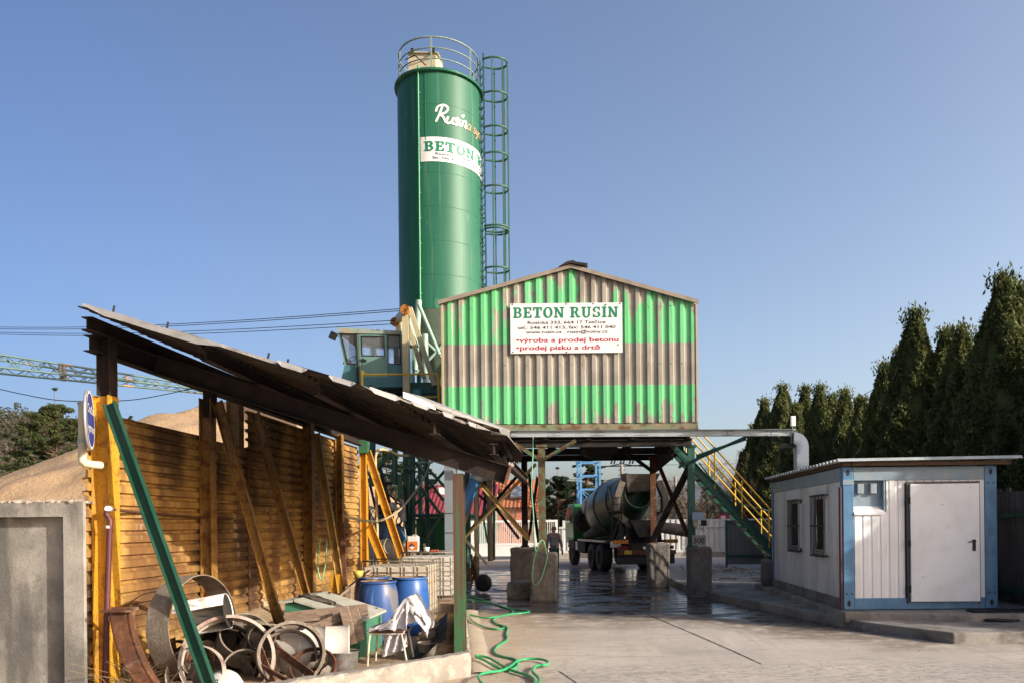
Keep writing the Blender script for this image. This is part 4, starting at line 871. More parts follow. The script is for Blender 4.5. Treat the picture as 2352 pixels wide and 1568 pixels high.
# banner and old lettering wrapped round the shell
ang0 = lambda s: s/SR                                         # arc metres -> angle
def wrap(vs, a_left, z0, off): return [V((sx+(SR+off+v.z)*math.cos(a_left+v.x/SR), sy+(SR+off+v.z)*math.sin(a_left+v.x/SR), z0+v.y)) for v in vs]
aL = az_of(967); bt, bb_ = P(967, 322, sy-1.2).z, P(967, 378, sy-1.2).z; BH = bt-bb_; BW = 3.95
g = MB(); n = 60
for i in range(n): q = wrap([V((BW*i/n, 0, 0)), V((BW*(i+1)/n, 0, 0)), V((BW*(i+1)/n, BH, 0)), V((BW*i/n, BH, 0))], aL, bb_, .012); g.quad(*q)
ban = g.build('banner', m_white, silo)
def subdiv_pts(vs, fs): return vs, fs
vs, fs = slab('BETON RUSÍN'); vs = [V((.13+v.x*(BW-.28)/max(q.x for q in vs), .42*BH+v.y*BH*.4, v.z*4)) for v in vs]; mk('lettering', wrap(vs, aL, bb_, .018), fs, m_inkg, ban)
for s, xa, xb, y, h in (('Rosická 333, 664 17 Tetčice, tel.: 546 411 413', .5, 3.75, .26, .13), ('fax: 546 411 040,  www.rusin.cz, rusin@volny.cz', .4, 3.8, .1, .13)):
    vs, fs = text_mesh(s, 1, 1, .01); vs = fit(vs, xa, xb, y*BH, h*BH*1.2); mk('lettering', wrap(vs, aL, bb_, .018), fs, m_ink, ban)
# script lettering "Rusín a synové": painted strokes
m_scr = M('white_script', (.62, .66, .62), [((.3, .2, .14), 5, .58, .68, .8)], .5); m_scr2 = M('faded_script', (.42, .24, .16), [((.1, .25, .15), 5, .5, .6, .8)], .6)
def stroke(pts, w, x, y, k, m, sl=.25):
    q = smooth([V((a, b, 0)) for a, b in pts], 5); vs = []; fs = []
    for i, p in enumerate(q):
        t = (q[min(i+1, len(q)-1)]-q[max(i-1, 0)]).normalized(); nrm = V((-t.y, t.x, 0))
        for s in (-1, 1): e = p+nrm*s*w/2; vs.append(V((x+(e.x+e.y*sl)*k, y+e.y*k, .0006*((i*7) % 5))))
    return vs, [(2*i, 2*i+1, 2*i+3, 2*i+2) for i in range(len(q)-1)]
def script(glyphs, x, y, k, w, m, off):
    AV = []; AF = []
    for j, (gx, pts) in enumerate(glyphs):
        vs, fs = stroke(pts, w, x+gx*k, y, k, m); n = len(AV); AV += [v+V((0, 0, .0008*j)) for v in vs]; AF += [tuple(i+n for i in f) for f in fs]
    mk('lettering', wrap(AV, az_of(993), P(993, 288, sy-1.2).z, off), AF, m, silo)
Rg = [(0, [(.25, 1.0), (.2, .5), (.1, .0)]), (0, [(-.05, .62), (.0, .95), (.35, 1.08), (.62, .9), (.5, .6), (.2, .5), (.45, .35), (.7, .02)])]
ug = lambda x: [(x, [(.0, .42), (-.02, .1), (.12, .0), (.28, .15), (.33, .42), (.3, .08), (.42, .05)])]
sg = lambda x: [(x, [(.25, .4), (.1, .42), (.08, .28), (.25, .2), (.2, .03), (.0, .05)])]
ig = lambda x: [(x, [(.0, .42), (.0, .08), (.12, .05)])]
ng = lambda x: [(x, [(.0, .0), (.02, .42)]), (x, [(.02, .28), (.15, .42), (.26, .35), (.26, .05), (.36, .04)])]
ag = lambda x: [(x, [(.28, .4), (.08, .4), (.0, .2), (.1, .02), (.24, .15), (.3, .4), (.28, .05), (.38, .05)])]
yg = lambda x: [(x, [(.0, .42), (.02, .1), (.2, .1), (.3, .42), (.25, -.1), (.05, -.25)])]
og = lambda x: [(x, [(.15, .4), (.0, .2), (.12, .02), (.27, .2), (.15, .4)])]
script(Rg+ug(.75)+sg(1.18)+ig(1.52)+[(1.52, [(.08, .6), (.2, .8)])]+ng(1.72), .08, -.0, .53, .14, m_scr, .014)
script(ag(2.75)+sg(3.35)+yg(3.7)+ng(4.1)+og(4.5), -.08, -.0, .47, .11, m_scr2, .014)
# ladder with cage, seen side on
lx = P(1113, 400, sy).x
lad = MB()
ltop, lbot = P(1108, 132, sy).z, 3.2
for dy, dx in ((-.22, .07), (.22, -.1)): lad.bar((lx+dx, sy+dy, lbot), (lx+dx-.05, sy+dy, ltop), .05, .06)
for i in range(int((ltop-lbot)/.28)): lad.tube((lx+.05, sy-.22, lbot+.15+i*.28), (lx-.11, sy+.22, lbot+.15+i*.28), .016, 6)
for i in range(7):
    z = zbt+.25+i*1.15; lad.bar((sx+SR-.03, sy-.2, z), (lx-.02, sy-.2, z), .05, .05); lad.bar((sx+SR-.03, sy+.2, z-.15), (lx-.02, sy+.2, z-.15), .05, .05)
ladder = lad.build('ladder', m_dkgreen, silo)
cg = MB(); vs_ = [135, 212, 290, 350, 425, 515, 521, 610]; rc = .42
cage_pts = lambda z: [V((lx, sy-.24, z))]+[V((lx+.4+rc*math.cos(t), sy+rc*.85*math.sin(t), z)) for t in [R(-110+220*i/12) for i in range(13)]]+[V((lx, sy+.24, z))]
for v in vs_: cg.poly(cage_pts(P(1140, v+10, sy).z), .034, 6)
for a in (-100, -50, 0, 50, 100): X, Y = lx+.4+rc*math.cos(R(a)), sy+rc*.85*math.sin(R(a)); cg.bar((X, Y, 6.3), (X, Y, P(1140, 142, sy).z), .05, .02)
cg.build('ladder_cage', painted('cage_steel', (.035, .13, .09), .5, .5, .66, .5), ladder)
# silo legs and bracing
g = MB()
for dx, dy in ((-1, -1), (1, -1), (-1, 1), (1, 1)): MB().tube((sx+dx*1.0, sy+dy*1.0, -.03), (sx+dx*1.0, sy+dy*1.0, zbt+.1), .085, 14).build('leg', m_dkgreen, silo)
for z in (2.2, 4.6): 
    for a, b in (((-1, -1), (1, -1)), ((1, -1), (1, 1)), ((-1, 1), (1, 1)), ((-1, -1), (-1, 1))): MB().tube((sx+a[0], sy+a[1], z), (sx+b[0], sy+b[1], z), .06, 8).build('cross_tube', m_dkgreen, silo)
for a, b, c_, d_ in ((-1, 1, .3, 2.1), (1, -1, .3, 2.1), (-1, 1, 2.3, 4.5), (1, -1, 2.3, 4.5), (-1, 1, 6.6, 8.6), (1, -1, 6.6, 8.6)):
    MB().tube((sx+a, sy-1, c_), (sx+b, sy-1, d_), .05, 8).build('brace', m_grnpost if c_ < 3 else m_mint, silo)
for u0, v0, u1, v1 in ((962, 690, 953, 850), (976, 768, 978, 880)): MB().tube(P(u0, v0, 25.2), P(u1, v1, 25.2), .1, 10).build('feed_pipe', m_mint, silo)
MB().tube(P(962, 700, 24.9), P(1010, 815, 24.6), .06, 8).build('feed_pipe', m_mint, silo)

# ---------------- scraper cab, mast and platform ----------------
CY = 21.5; k4 = zc(1200, 1100, 700/1996)
q4 = lambda x, y, Y=CY: P(*k4(x, y), Y)
cabn = thing('operator_cab', 'teal scraper operator cab with big windows beside the silo', 'crane cab', q4(600, 1065))
DY = 1.5
def pan(mb, pts, Y, t=.03): mb.prism([V((q4(x, y).x, Y, q4(x, y).z)) for x, y in pts], (0, t, 0))
for Y in (CY, CY+DY):
    lo = MB(); pan(lo, [(250, 1065), (308, 815), (470, 815), (470, 1065)], Y); pan(lo, [(470, 945), (768, 945), (768, 1065), (470, 1065)], Y); pan(lo, [(768, 815), (938, 815), (945, 1065), (768, 1065)], Y); lo.build('lower_panel', m_teal, cabn)
    up_ = MB(); pan(up_, [(236, 470), (925, 480), (925, 497), (272, 480), (275, 497)], Y); pan(up_, [(240, 474), (275, 480), (345, 800), (345, 815), (308, 815)], Y)
    pan(up_, [(345, 800), (440, 800), (440, 815), (345, 815)], Y); pan(up_, [(425, 485), (466, 485), (470, 815), (440, 815)], Y); pan(up_, [(768, 490), (778, 490), (782, 805), (770, 815)], Y); pan(up_, [(905, 490), (925, 490), (938, 815), (915, 815)], Y); pan(up_, [(778, 800), (920, 800), (920, 815), (778, 815)], Y)
    up_.build('window_frame', m_teal2, cabn)
    d = MB(); pan(d, [(466, 485), (765, 490), (768, 945), (475, 945), (500, 712), (740, 716), (735, 508), (490, 504), (500, 712), (475, 945)], Y-.012, .035)
    d = MB(); pan(d, [(466, 485), (490, 485), (500, 945), (475, 945)], Y-.012); pan(d, [(490, 485), (765, 490), (765, 510), (490, 504)], Y-.012); pan(d, [(735, 510), (765, 510), (768, 945), (740, 945)], Y-.012); pan(d, [(500, 712), (740, 716), (740, 945), (500, 945)], Y-.012); dr = d.build('door', m_teal2, cabn)
    if Y == CY:
        h = MB(); h.bar(q4(495, 748, Y-.04), q4(545, 768, Y-.04), .03, .05); h.build('handle', m_black, dr); vs, fs = text_mesh('2', 1); a, b = q4(490, 812, Y), q4(508, 780, Y); vs = fit(vs, a.x, b.x, a.z, .16); mk('number', [V((v.x, Y-.02, v.y)) for v in vs], fs, m_black, dr)
    gl = MB(); pan(gl, [(490, 504), (735, 508), (740, 716), (500, 712)], Y+.005, .006); gl.build('door_window', m_glass, cabn)
    rb = MB()
    for L in ([(490, 504), (735, 508), (740, 716), (500, 712)], [(272, 480), (425, 485), (440, 800), (345, 800)], [(778, 492), (905, 494), (915, 803), (782, 800)]):
        for i in range(4): a, b = q4(*L[i], Y-.014), q4(*L[(i+1) % 4], Y-.014); rb.bar(a, b, .02, .02)
    rb.build('window_seal', m_black, cabn)
    gl = MB(); pan(gl, [(272, 480), (425, 485), (440, 800), (345, 800)], Y+.005, .006); gl.build('side_window', m_glass, cabn)
    gl = MB(); pan(gl, [(778, 492), (905, 494), (915, 803), (782, 800)], Y+.005, .006); gl.build('side_window', m_glass, cabn)
a, b, c, d = q4(236, 480), q4(308, 815), q4(250, 1065), q4(945, 1065)
g = MB(); g.quad((b.x, CY+.03, b.z), (b.x, CY+DY, b.z), (c.x, CY+DY, c.z), (c.x, CY+.03, c.z)); g.bb((c.x, CY, c.z-.02), (d.x, CY+DY+.03, c.z+.02)); 
g.bb((q4(925, 480).x-.03, CY+.03, c.z), (q4(925, 480).x, CY+DY, q4(925, 820).z)); g.build('floor', m_teal, cabn)
g = MB(); g.quad((a.x, CY+.05, a.z), (a.x, CY+DY-.02, a.z), (b.x, CY+DY-.02, b.z), (b.x, CY+.05, b.z)); g.build('windscreen', m_glass, cabn)
g = MB(); pan(g, [(232, 472), (242, 413), (925, 450), (925, 487)], CY-.04, DY+.12); g.build('roof', M('cab_roof', (.27, .34, .29), [((.4, .25, .14), 5, .52, .66, .8), ((.15, .13, .1), 8, .6, .7, .8)], .6), cabn)
g = MB(); p = q4(310, 800, CY+.6); g.poly([p+V((.15+.18*math.cos(t*.5236), .18*math.sin(t*.5236), .1+.1*math.cos(t*.5236))) for t in range(12)], .012, 6, True); g.bb((p.x+.1, CY+.5, p.z-.6), (p.x+.18, CY+.6, p.z+.1)); g.build('steering_wheel', m_black, cabn)
g = MB(); p = q4(840, 780, CY+.7); g.bb((p.x-.2, CY+.5, p.z-.4), (p.x+.2, CY+1, p.z-.3)); g.bb((p.x+.05, CY+.5, p.z-.4), (p.x+.18, CY+1, p.z+.35)); g.build('seat', m_dark, cabn)
g = MB(); p = q4(185, 500); g.box(p, (.16, .14, .2), Matrix.Rotation(R(25), 3, 'Y')); g.tube(p+V((.08, 0, 0)), p+V((.22, .05, -.02)), .015, 6); g.build('headlamp', m_black, cabn)
g = MB(); g.bar(q4(433, 470, CY-.07), q4(462, 1170, CY-.07), .05, .05); g.build('wiper_post', m_rustdk, cabn)

mast = thing('scraper_mast', 'cream steel mast with cable pulleys beside the teal cab', 'mast', q4(975, 1250))
def mb_(p, q, w, m, nm, Y0=CY-.25, Y1=CY-.25, h=None): MB().bar(q4(*p, Y0), q4(*q, Y1), w, h or w).build(nm, m, mast)
mb_((970, 200), (985, 1255), .17, m_cream, 'column'); mb_((1015, 200), (1285, 1035), .13, m_cream, 'stay'); mb_((900, 340), (895, 450), .14, m_cream, 'column', CY+.9, CY+.9)
mb_((965, 235), (880, 330), .13, m_cream, 'head_beam', CY-.2, CY+.9, .2); mb_((1000, 380), (1170, 955), .11, m_cream, 'stay', CY+.2, CY+.2); mb_((985, 300), (1120, 620), .1, m_mint, 'stay', CY+.6, CY+.9)
MB().bar(q4(985, 1050, CY+1.1), q4(930, 470, CY+1.0), .14, .14).build('column', m_dkgreen, mast)
for (x, y, Y) in ((965, 217, CY-.42), (855, 350, CY+.8)):
    p = q4(x, y, Y); MB().lathe([(.02, -.04), (.13, -.04), (.1, -.012), (.1, .012), (.13, .04), (.02, .04)], p, (0.15, 1, 0), 20, smooth=False).build('pulley', M('orange_pulley', (.5, .2, .04), [(RUSTD, 9, .5, .65, .8)], .6), mast)
MB().tube(q4(1005, 180, CY-.3), q4(1005, 240, CY-.3), .015, 6).build('pin', m_dark, mast)
# ropes to the left
for i, (u0, v0, u1, v1, u2, v2, Y, nm) in enumerate([(0, 743, 450, 725, 924, 709, 21.2, 'upper front'), (0, 747, 450, 731, 918, 714, 21.2, 'second'), (0, 755, 450, 748, 905, 736, 22.2, 'third'), (0, 759, 450, 752, 905, 744, 22.2, 'lowest')]):
    a, b = P(u2, v2, Y), P(u0, v0, Y+10); e = a+(b-a)*1.25
    pts = [a.lerp(e, t/14)+V((0, 0, -.25*math.sin(math.pi*t/14))) for t in range(15)]
    o = MB().poly(pts, .011, 5).build('steel_rope', m_dark); tag(o, ['topmost scraper rope running left from the mast head', 'rope just below the topmost one', 'upper of the two lower scraper ropes', 'lowest scraper rope running left from the mast'][i], 'rope', 'steel ropes of the scraper mast')
# platform with rails
pl = thing('scraper_platform', 'dark steel platform with yellow rails under the teal cab', 'platform', q4(900, 1250))
a, b = q4(400, 1180), q4(1345, 1300)
g = MB(); g.bb((a.x, CY-.5, b.z), (b.x+.1, CY-.42, a.z)); g.bb((a.x, CY-.42, b.z+.08), (b.x+.1, CY+2, b.z+.14)); g.build('deck', m_dkgreen, pl)
a, b = q4(260, 1070, CY), q4(940, 1110, CY); g = MB(); g.bb((a.x, CY+.1, b.z), (b.x, CY+1.4, a.z)); g.bb((a.x+.1, CY+.2, b.z-.3), (a.x+.25, CY+.4, b.z)); g.bb((b.x-.5, CY+.2, b.z-.5), (b.x-.3, CY+.5, b.z)); g.build('slewing_frame', m_dark, pl)
for x in (520, 840): q = q4(x, 1165, CY+.5); MB().lathe([(0, -.2), (.3, -.2), (.33, 0), (.3, .2), (0, .2)], (q.x, q.y, q.z), (0, 1, 0), 20).build('winch_drum', m_dark, pl)
a, b = q4(1000, 1000), q4(1310, 1180); g = MB(); g.bb((a.x, CY, b.z), (b.x, CY+1.1, a.z)); g.bb((a.x+.3, CY-.05, b.z+.15), (b.x, CY, b.z+.4)); g.build('winch_cabinet', m_dkgreen, pl)
q = q4(1095, 1130, CY-.2); MB().lathe([(0, -.1), (.14, -.1), (.16, 0), (.14, .1), (0, .1)], q, (0, 1, 0), 18).build('winch_motor', m_teal, pl)
for (pa, pb, r) in (((497, 870), (500, 1180), .035), ((510, 915), (1325, 908), .024), ((510, 885), (520, 915), .024), ((555, 1165), (1325, 1157), .02), ((1322, 905), (1340, 1400), .035), ((560, 1165), (560, 1200), .024)):
    MB().tube(q4(*pa, CY-.55), q4(*pb, CY-.55), r, 8).build('rail', m_yel2, pl)
MB().bar(q4(595, 1030, CY-.3), q4(600, 1200, CY-.3), .06, .06).build('post', m_dark, pl)
# tower under the platform
k5 = zc(1300, 1600, 700/1829); q5 = lambda x, y, Y: P(*k5(x, y), Y)
m_olive = painted('mud_brown_pipe', (.14, .12, .08), .5, .5, .6, .7)
tow = thing('crane_tower', 'dark green steel tower frame carrying the scraper platform', 'tower frame', q5(560, 1000, 22.5))
for x0_, x1_, y0_, y1_, Y, r in ((620, 625, 240, 1180, 22.3, .06), (695, 700, 200, 1200, 22.3, .08), (520, 515, 150, 620, 22.0, .08), (828, 850, 240, 1240, 23.0, .065), (300, 290, 200, 640, 22.5, .09), (1455, 1470, 480, 1380, 21.5, .075), (1335, 1330, 640, 1440, 21.8, .06), (1235, 1240, 500, 1500, 22.6, .06), (1505, 1505, 560, 1370, 21.7, .035), (1425, 1405, 600, 960, 22.5, .05)):
    MB().tube(q5(x0_, y0_, Y), q5(x1_, y1_, Y), r, 12).build('column', m_cream if x0_ == 1335 else (m_olive if x0_ == 1455 else m_dkgreen), tow)
for a_, b_, Y, w_, m in (((720, 400), (1005, 780), 22.5, .08, m_dkgreen), ((640, 470), (1000, 950), 22.6, .09, m_grnpost), ((1000, 900), (840, 1150), 22.6, .08, m_grnpost), ((330, 470), (500, 300), 22, .09, m_dkgreen), ((370, 450), (480, 840), 22, .08, m_dark), ((300, 430), (720, 460), 22.1, .08, m_dkgreen), ((380, 520), (620, 545), 22.1, .07, m_dkgreen), ((340, 610), (560, 610), 22.2, .08, m_dark), ((560, 400), (900, 402), 22.4, .04, m_mint), ((1310, 660), (1210, 1020), 22.2, .09, m_cream), ((1290, 560), (1430, 610), 22.2, .12, m_dark), ((1205, 1150), (1450, 1430), 21.6, .07, m_cream), ((1350, 720), (1520, 880), 22.4, .07, m_dark), ((1300, 760), (1330, 600), 22.5, .05, m_dark), ((1400, 960), (1440, 1200), 22.4, .05, m_dkgreen), ((760, 1130), (830, 1135), 22.6, .05, m_dark), ((230, 300), (440, 285), 21.6, .05, m_rust), ((260, 560), (330, 860), 22.5, .06, m_dark), ((240, 560), (270, 1000), 22.8, .05, m_rust), ((620, 380), (720, 330), 22.3, .06, m_dkgreen), ((370, 740), (500, 1080), 22.5, .07, m_dark), ((250, 830), (380, 880), 22.2, .05, m_cream)):
    MB().bar(q5(*a_, Y), q5(*b_, Y), w_, w_).build('brace', m, tow)
g = MB(); g.bb(q5(548, 530, 21.9), q5(600, 760, 22.0)); g.build('hanging_box', m_grnpost, tow)
g = MB(); q = q5(600, 900, 21.8); g.tube(q5(598, 830, 21.8), q5(605, 980, 21.8), .09, 12); g.tube(q5(590, 770, 21.8), q5(598, 830, 21.8), .05, 8); g.tube(q5(610, 980, 21.8), q5(628, 1160, 21.8), .02, 6); g.build('air_cylinder', m_galv, tow)
MB().poly(smooth([q5(440, 1150, 21.4), q5(410, 1230, 21.4), q5(440, 1300, 21.4), q5(490, 1270, 21.4), q5(480, 1190, 21.4), q5(440, 1160, 21.4)]), .02, 6).build('hanging_cable', m_cream, tow)
# tangled cables and hoses
rr = random.Random(11)
g = MB()
for i in range(16):
    x = rr.uniform(255, 620); y = rr.uniform(600, 900); pts = [q5(x, y, 22+rr.uniform(-.3, .3))]
    for j in range(5): x += rr.uniform(-70, 70); y += rr.uniform(20, 110); pts.append(q5(min(650, max(240, x)), y, 22+rr.uniform(-.3, .3)))
    g.poly(smooth(pts, 4), rr.choice((.012, .018, .025)), 5)
g.build('cable_bundle', m_black, tow)
MB().poly(smooth([q5(20, 930, 15), q5(120, 960, 15.5), q5(260, 985, 16.5), q5(400, 970, 18), q5(560, 880, 20), q5(700, 720, 21), q5(800, 580, 22), q5(870, 405, 22.6)]), .028, 6).build('hanging_hose', m_cream, tow)
MB().poly(smooth([q5(350, 1340, 19.5), q5(345, 1000, 19.5), q5(335, 600, 19.5), q5(328, 380, 19.5), q5(345, 295, 19.5), q5(390, 275, 19.5), q5(470, 290, 20), q5(560, 330, 20.5), q5(650, 335, 21)]), .035, 8).build('bent_pipe', m_cream, tow)
# motor and blue chute
g = MB(); q = q5(478, 845, 21.6); g.lathe([(0, -.17), (.1, -.17), (.12, -.1), (.12, .12), (.08, .16), (0, .16)], q, (1, -.6, .2), 16); g.tube(q+V((.1, -.05, .0)), q+V((.28, .0, -.1)), .05, 8); o = g.build('motor', m_galv, tow)
g = MB(); g.prism([q5(430, 1040, 21.6), q5(530, 1010, 21.6), q5(620, 1150, 21.6), q5(560, 1230, 21.6), q5(400, 1160, 21.6)], (0, .5, 0)); g.build('blue_chute', M('scuffed_blue', (.06, .15, .25), [((.18, .2, .2), 4, .5, .66, .8), (RUSTD, 7, .6, .7, .8)], .6), tow)
g = MB(); g.prism([q5(320, 900, 22.1), q5(400, 760, 22.1), q5(440, 1100, 22.1), q5(330, 1200, 22.1)], (0, .3, 0)); g.build('blue_guard', M('faded_blue_guard', (.07, .14, .22), [((.16, .15, .14), 5, .45, .66, .8)], .6), tow)
# screw conveyor (blue), big grey duct, green bin
cv = thing('screw_conveyor', 'blue screw conveyor tube leaning behind the shed post', 'conveyor', q5(1230, 900, 20.5))
MB().tube(q5(1330, 560, 20.5), q5(1160, 950, 20.5), .15, 14).build('tube', M('blue_conveyor', (.03, .13, .3), [((.1, .2, .33), 3, .5, .7, .6), (RUSTD, 6, .64, .72, .8)], .35), cv); MB().tube(q5(1348, 530, 20.5), q5(1328, 575, 20.5), .19, 14).build('flange', m_duct, cv)
gd = thing('grey_duct', 'tall square grey duct standing behind the white tanks', 'duct', q5(1057, 1290, 19.9)); a, b = q5(1010, 440, 19.6), q5(1108, 1290, 19.6)
MB().bb((a.x, 19.6, 0), (b.x, 20.2, a.z+.3)).build('shaft', m_duct, gd)
g = MB()
for v in (905, 1100): z = q5(1057, v, 19.6).z; g.bb((a.x-.004, 19.59, z-.008), (b.x+.004, 20.21, z+.008))
g.build('joint', m_dark, gd)
bn = thing('green_bin', 'dark green steel bin behind the tower columns', 'bin', q5(870, 1260, 24.5)); a, b = q5(730, 955, 24.4), q5(1010, 1260, 24.4)
g = MB(); g.prism([(a.x, 24.4, 0), (b.x, 24.4, 0), (b.x, 24.4, a.z), (a.x, 24.4, a.z)], (0, 1.6, 0)); g.build('body', painted('bin_green', (.03, .16, .045), .4, .58, .68), bn)
g = MB(); g.bb((a.x-.04, 24.35, a.z-.08), (b.x+.04, 24.4, a.z)); 
for t in (.25, .6): X = a.x+(b.x-a.x)*t; g.bb((X-.04, 24.35, 0), (X+.04, 24.4, a.z-.08))
g.build('rim', m_dkgreen, bn)
# cluster of dark machinery at the foot of the tower, right of the tanks
g = MB(); q = q5(1400, 1490, 21.6); g.lathe([(0, -.06), (.16, -.06), (.24, -.05), (.24, .05), (.16, .06), (0, .06)], (q.x, 21.6, .26), (.5, 1, 0), 24); o = g.build('worn_tyre', m_black); tag(o, 'old black wheel leaning under the tower beside the pipes', 'wheel')
g = MB(); rr = random.Random(8)
cl = [q5(1290+rr.gauss(0, 18), 1380+rr.gauss(0, 60), 21.2+rr.gauss(0, .1)) for i in range(10)]
for c in cl: g.tube(c, c+V((rr.gauss(0, .05), rr.gauss(0, .03), -.35)), .045, 7, .02)
o = g.build('hanging_rags', m_rust); tag(o, 'brown rags hanging on the thin pipe of the tower', 'rags')

# ---------------- crane jib at left ----------------
jib = thing('crane_jib', 'thin teal lattice crane jib crossing the sky at left', 'crane jib', P(300, 850, 40))
m_jib = M('jib_paint', (.09, .17, .165), [((.5, .22, .06), 1.3, .58, .64, .9), ((.08, .12, .12), 4, .5, .7, .7)], .5)
def jl(u, top): # front/back chords along the jib; photo measures
    t = u/600
    return {'tf': 815+98*t, 'tb': 827+92*t, 'bf': 842+50*t+0*t, 'bb': 853+47*t}[top]
YJ = 34
def jp(u, k): return P(u, {'tf': 814+.155*u, 'tb': 826+.150*u, 'bf': 843+.108*u, 'bb': 857+.098*u}[k], YJ+(1.1 if k[1] == 'b' else 0)+u*.012)
ends = [-60, 620]
g = MB()
for k in ('tf', 'tb', 'bf', 'bb'): g.tube(jp(-420, k), jp(620, k), .05, 6)
g.build('chord', m_jib, jib)
g = MB(); us = list(range(-420, 620, 48))
for i, u in enumerate(us[:-1]):
    m_ = u+24; e = u+48
    g.tube(jp(u, 'tf'), jp(m_, 'bf'), .03, 5); g.tube(jp(m_, 'bf'), jp(e, 'tf'), .03, 5)
    g.tube(jp(u+20, 'tb'), jp(m_+20, 'bb'), .02, 5); g.tube(jp(m_+20, 'bb'), jp(e+20, 'tb'), .02, 5)
    g.tube(jp(u, 'tf'), jp(m_, 'tb'), .018, 5); g.tube(jp(m_, 'tb'), jp(e, 'tf'), .018, 5); g.tube(jp(u, 'bf'), jp(m_, 'bb'), .018, 5); g.tube(jp(m_, 'bb'), jp(e, 'bf'), .018, 5)
g.build('lattice', m_jib, jib)
g = MB()
for u in (137, 147): g.bar(jp(u, 'tf'), jp(u, 'bf'), .1, .1); g.bar(jp(u+4, 'tb'), jp(u+4, 'bb'), .1, .1)
g.bar(jp(142, 'tf'), jp(146, 'tb'), .14, .14); g.bar(jp(142, 'bf'), jp(146, 'bb'), .14, .14); g.build('splice', m_galv, jib)
o = MB().poly(smooth([P(-40, 884, 36), P(40, 902, 36), P(120, 917, 36), P(200, 921, 36), P(300, 918, 36), P(380, 905, 36), P(450, 889, 36)]), .02, 5).build('sagging_cable', m_black); tag(o, 'black cable sagging below the crane jib to the insulator', 'cable')
o = MB().poly(smooth([P(458, 889, 36), P(520, 900, 36), P(580, 915, 36), P(640, 925, 36)]), .02, 5).build('sagging_cable', m_black); tag(o, 'black cable going on right of the insulator behind the shed', 'cable')

# ---------------- background: houses, gate, fence, masts ----------------
def house(name, label, u0, u1, vr, ve, vb, Y, dep, wallm, roofm, gable=False, pitchrib=.3):
    root = thing(name, label, 'house', P((u0+u1)/2, vb, Y)); a, b = P(u0, ve, Y), P(u1, ve, Y); zr = P(u0, vr, Y+dep/2).z; ze = a.z
    w = MB(); w.bb((a.x, Y, 0), (b.x, Y+dep, ze)); w.prism([(a.x, Y, ze), (a.x, Y+dep/2, zr-.1), (a.x, Y+dep, ze)], (.1, 0, 0)); w.prism([(b.x-.1, Y, ze), (b.x-.1, Y+dep/2, zr-.1), (b.x-.1, Y+dep, ze)], (.1, 0, 0)); w.build('wall', wallm, root)
    r = MB(); n = int((b.x-a.x+.8)/pitchrib)
    for s in (0, 1):
        for i in range(n):
            X = a.x-.4+i*pitchrib; y0_ = Y-.5 if s == 0 else Y+dep+.5; z0_ = ze-.25
            for (xa, xb, dz) in ((X, X+pitchrib*.5, .0), (X+pitchrib*.5, X+pitchrib, .07)): r.quad((xa, y0_, z0_+dz), (xb, y0_, z0_+.07-dz), (xb, Y+dep/2, zr+.07-dz), (xa, Y+dep/2, zr+dz))
    ro = r.build('roof', roofm, root); return root, a, b, ze, zr, ro
m_rroof = M('dark_red_roof', (.22, .035, .045), [((.16, .025, .03), 1, .45, .65, .7)], .6); m_oroof = M('orange_tile_roof', (.42, .14, .06), [((.32, .1, .045), 1.5, .42, .65, .7), ((.5, .2, .1), 4, .5, .7, .5)], .8)
k6 = zc(1850, 1600, 900/2016)
house('red_roof_house', 'house with a dark red ribbed roof behind the crane tower', 955, 1128, 1114, 1178, 1210, 56, 7, M('pale_teal_wall', (.25, .38, .33)), m_rroof)
h2, a, b, ze, zr, ro = house('orange_house', 'pinkish orange house with a tiled roof and roof window', 1126, 1236, 1102, 1158, 1215, 60, 9, M('orange_wall', (.6, .22, .14), [((.5, .18, .11), 1, .45, .65, .6)], .8), m_oroof)
p = P(1196, 1134, 60.9); MB().prism([(p.x-.75, 59.4+1.1, ze+.5), (p.x+.5, 59.4+1.1, ze+.5), (p.x+.5, 61.6, ze+1.35), (p.x-.75, 61.6, ze+1.35)], (0, -.12, .14)).build('roof_window', m_duct, ro)
p = P(1010, 1128, 57.5); MB().bb((p.x-.2, 58.2, p.z-.6), (p.x+.2, 58.6, p.z+.35)).build('chimney', m_white, COL and bpy.data.objects['red_roof_house'])
house('brown_house', 'rose coloured house half hidden behind conifers and mast', 1290, 1372, 1135, 1165, 1215, 78, 8, M('rose_wall', (.5, .24, .16)), m_oroof)
# sliding gate
gt = thing('yard_gate', 'white steel yard gate with upright bars behind the tower', 'gate', (P(1180, 1290, 42).x, 42, 0)); k = 42
ga, gb = P(1084, 1195, k).x, P(1281, 1195, k).x; zt0, zm, zb0 = P(1180, 1196, k).z, P(1180, 1249, k).z, .25
f = MB()
for u in (1085, 1229, 1278): X = P(u, 1200, k).x; f.bb((X-.07, k-.05, .1), (X+.07, k+.05, zt0+.05))
for u in (1180,): X = P(u, 1200, k).x
for z in (zt0, zm, zb0): f.bb((ga, k-.045, z-.06), (gb, k+.045, z+.06))
f.build('frame', m_white, gt)
f = MB(); n = 46
for i in range(n): X = ga+(gb-ga)*(i+.5)/n; f.bb((X-.018, k-.015, zm), (X+.018, k+.015, zt0))
f.build('bars', m_whpaint, gt); MB().bb((ga+.1, k-.02, zb0), (gb-.1, k+.02, zm)).build('lower_panel', m_white, gt)
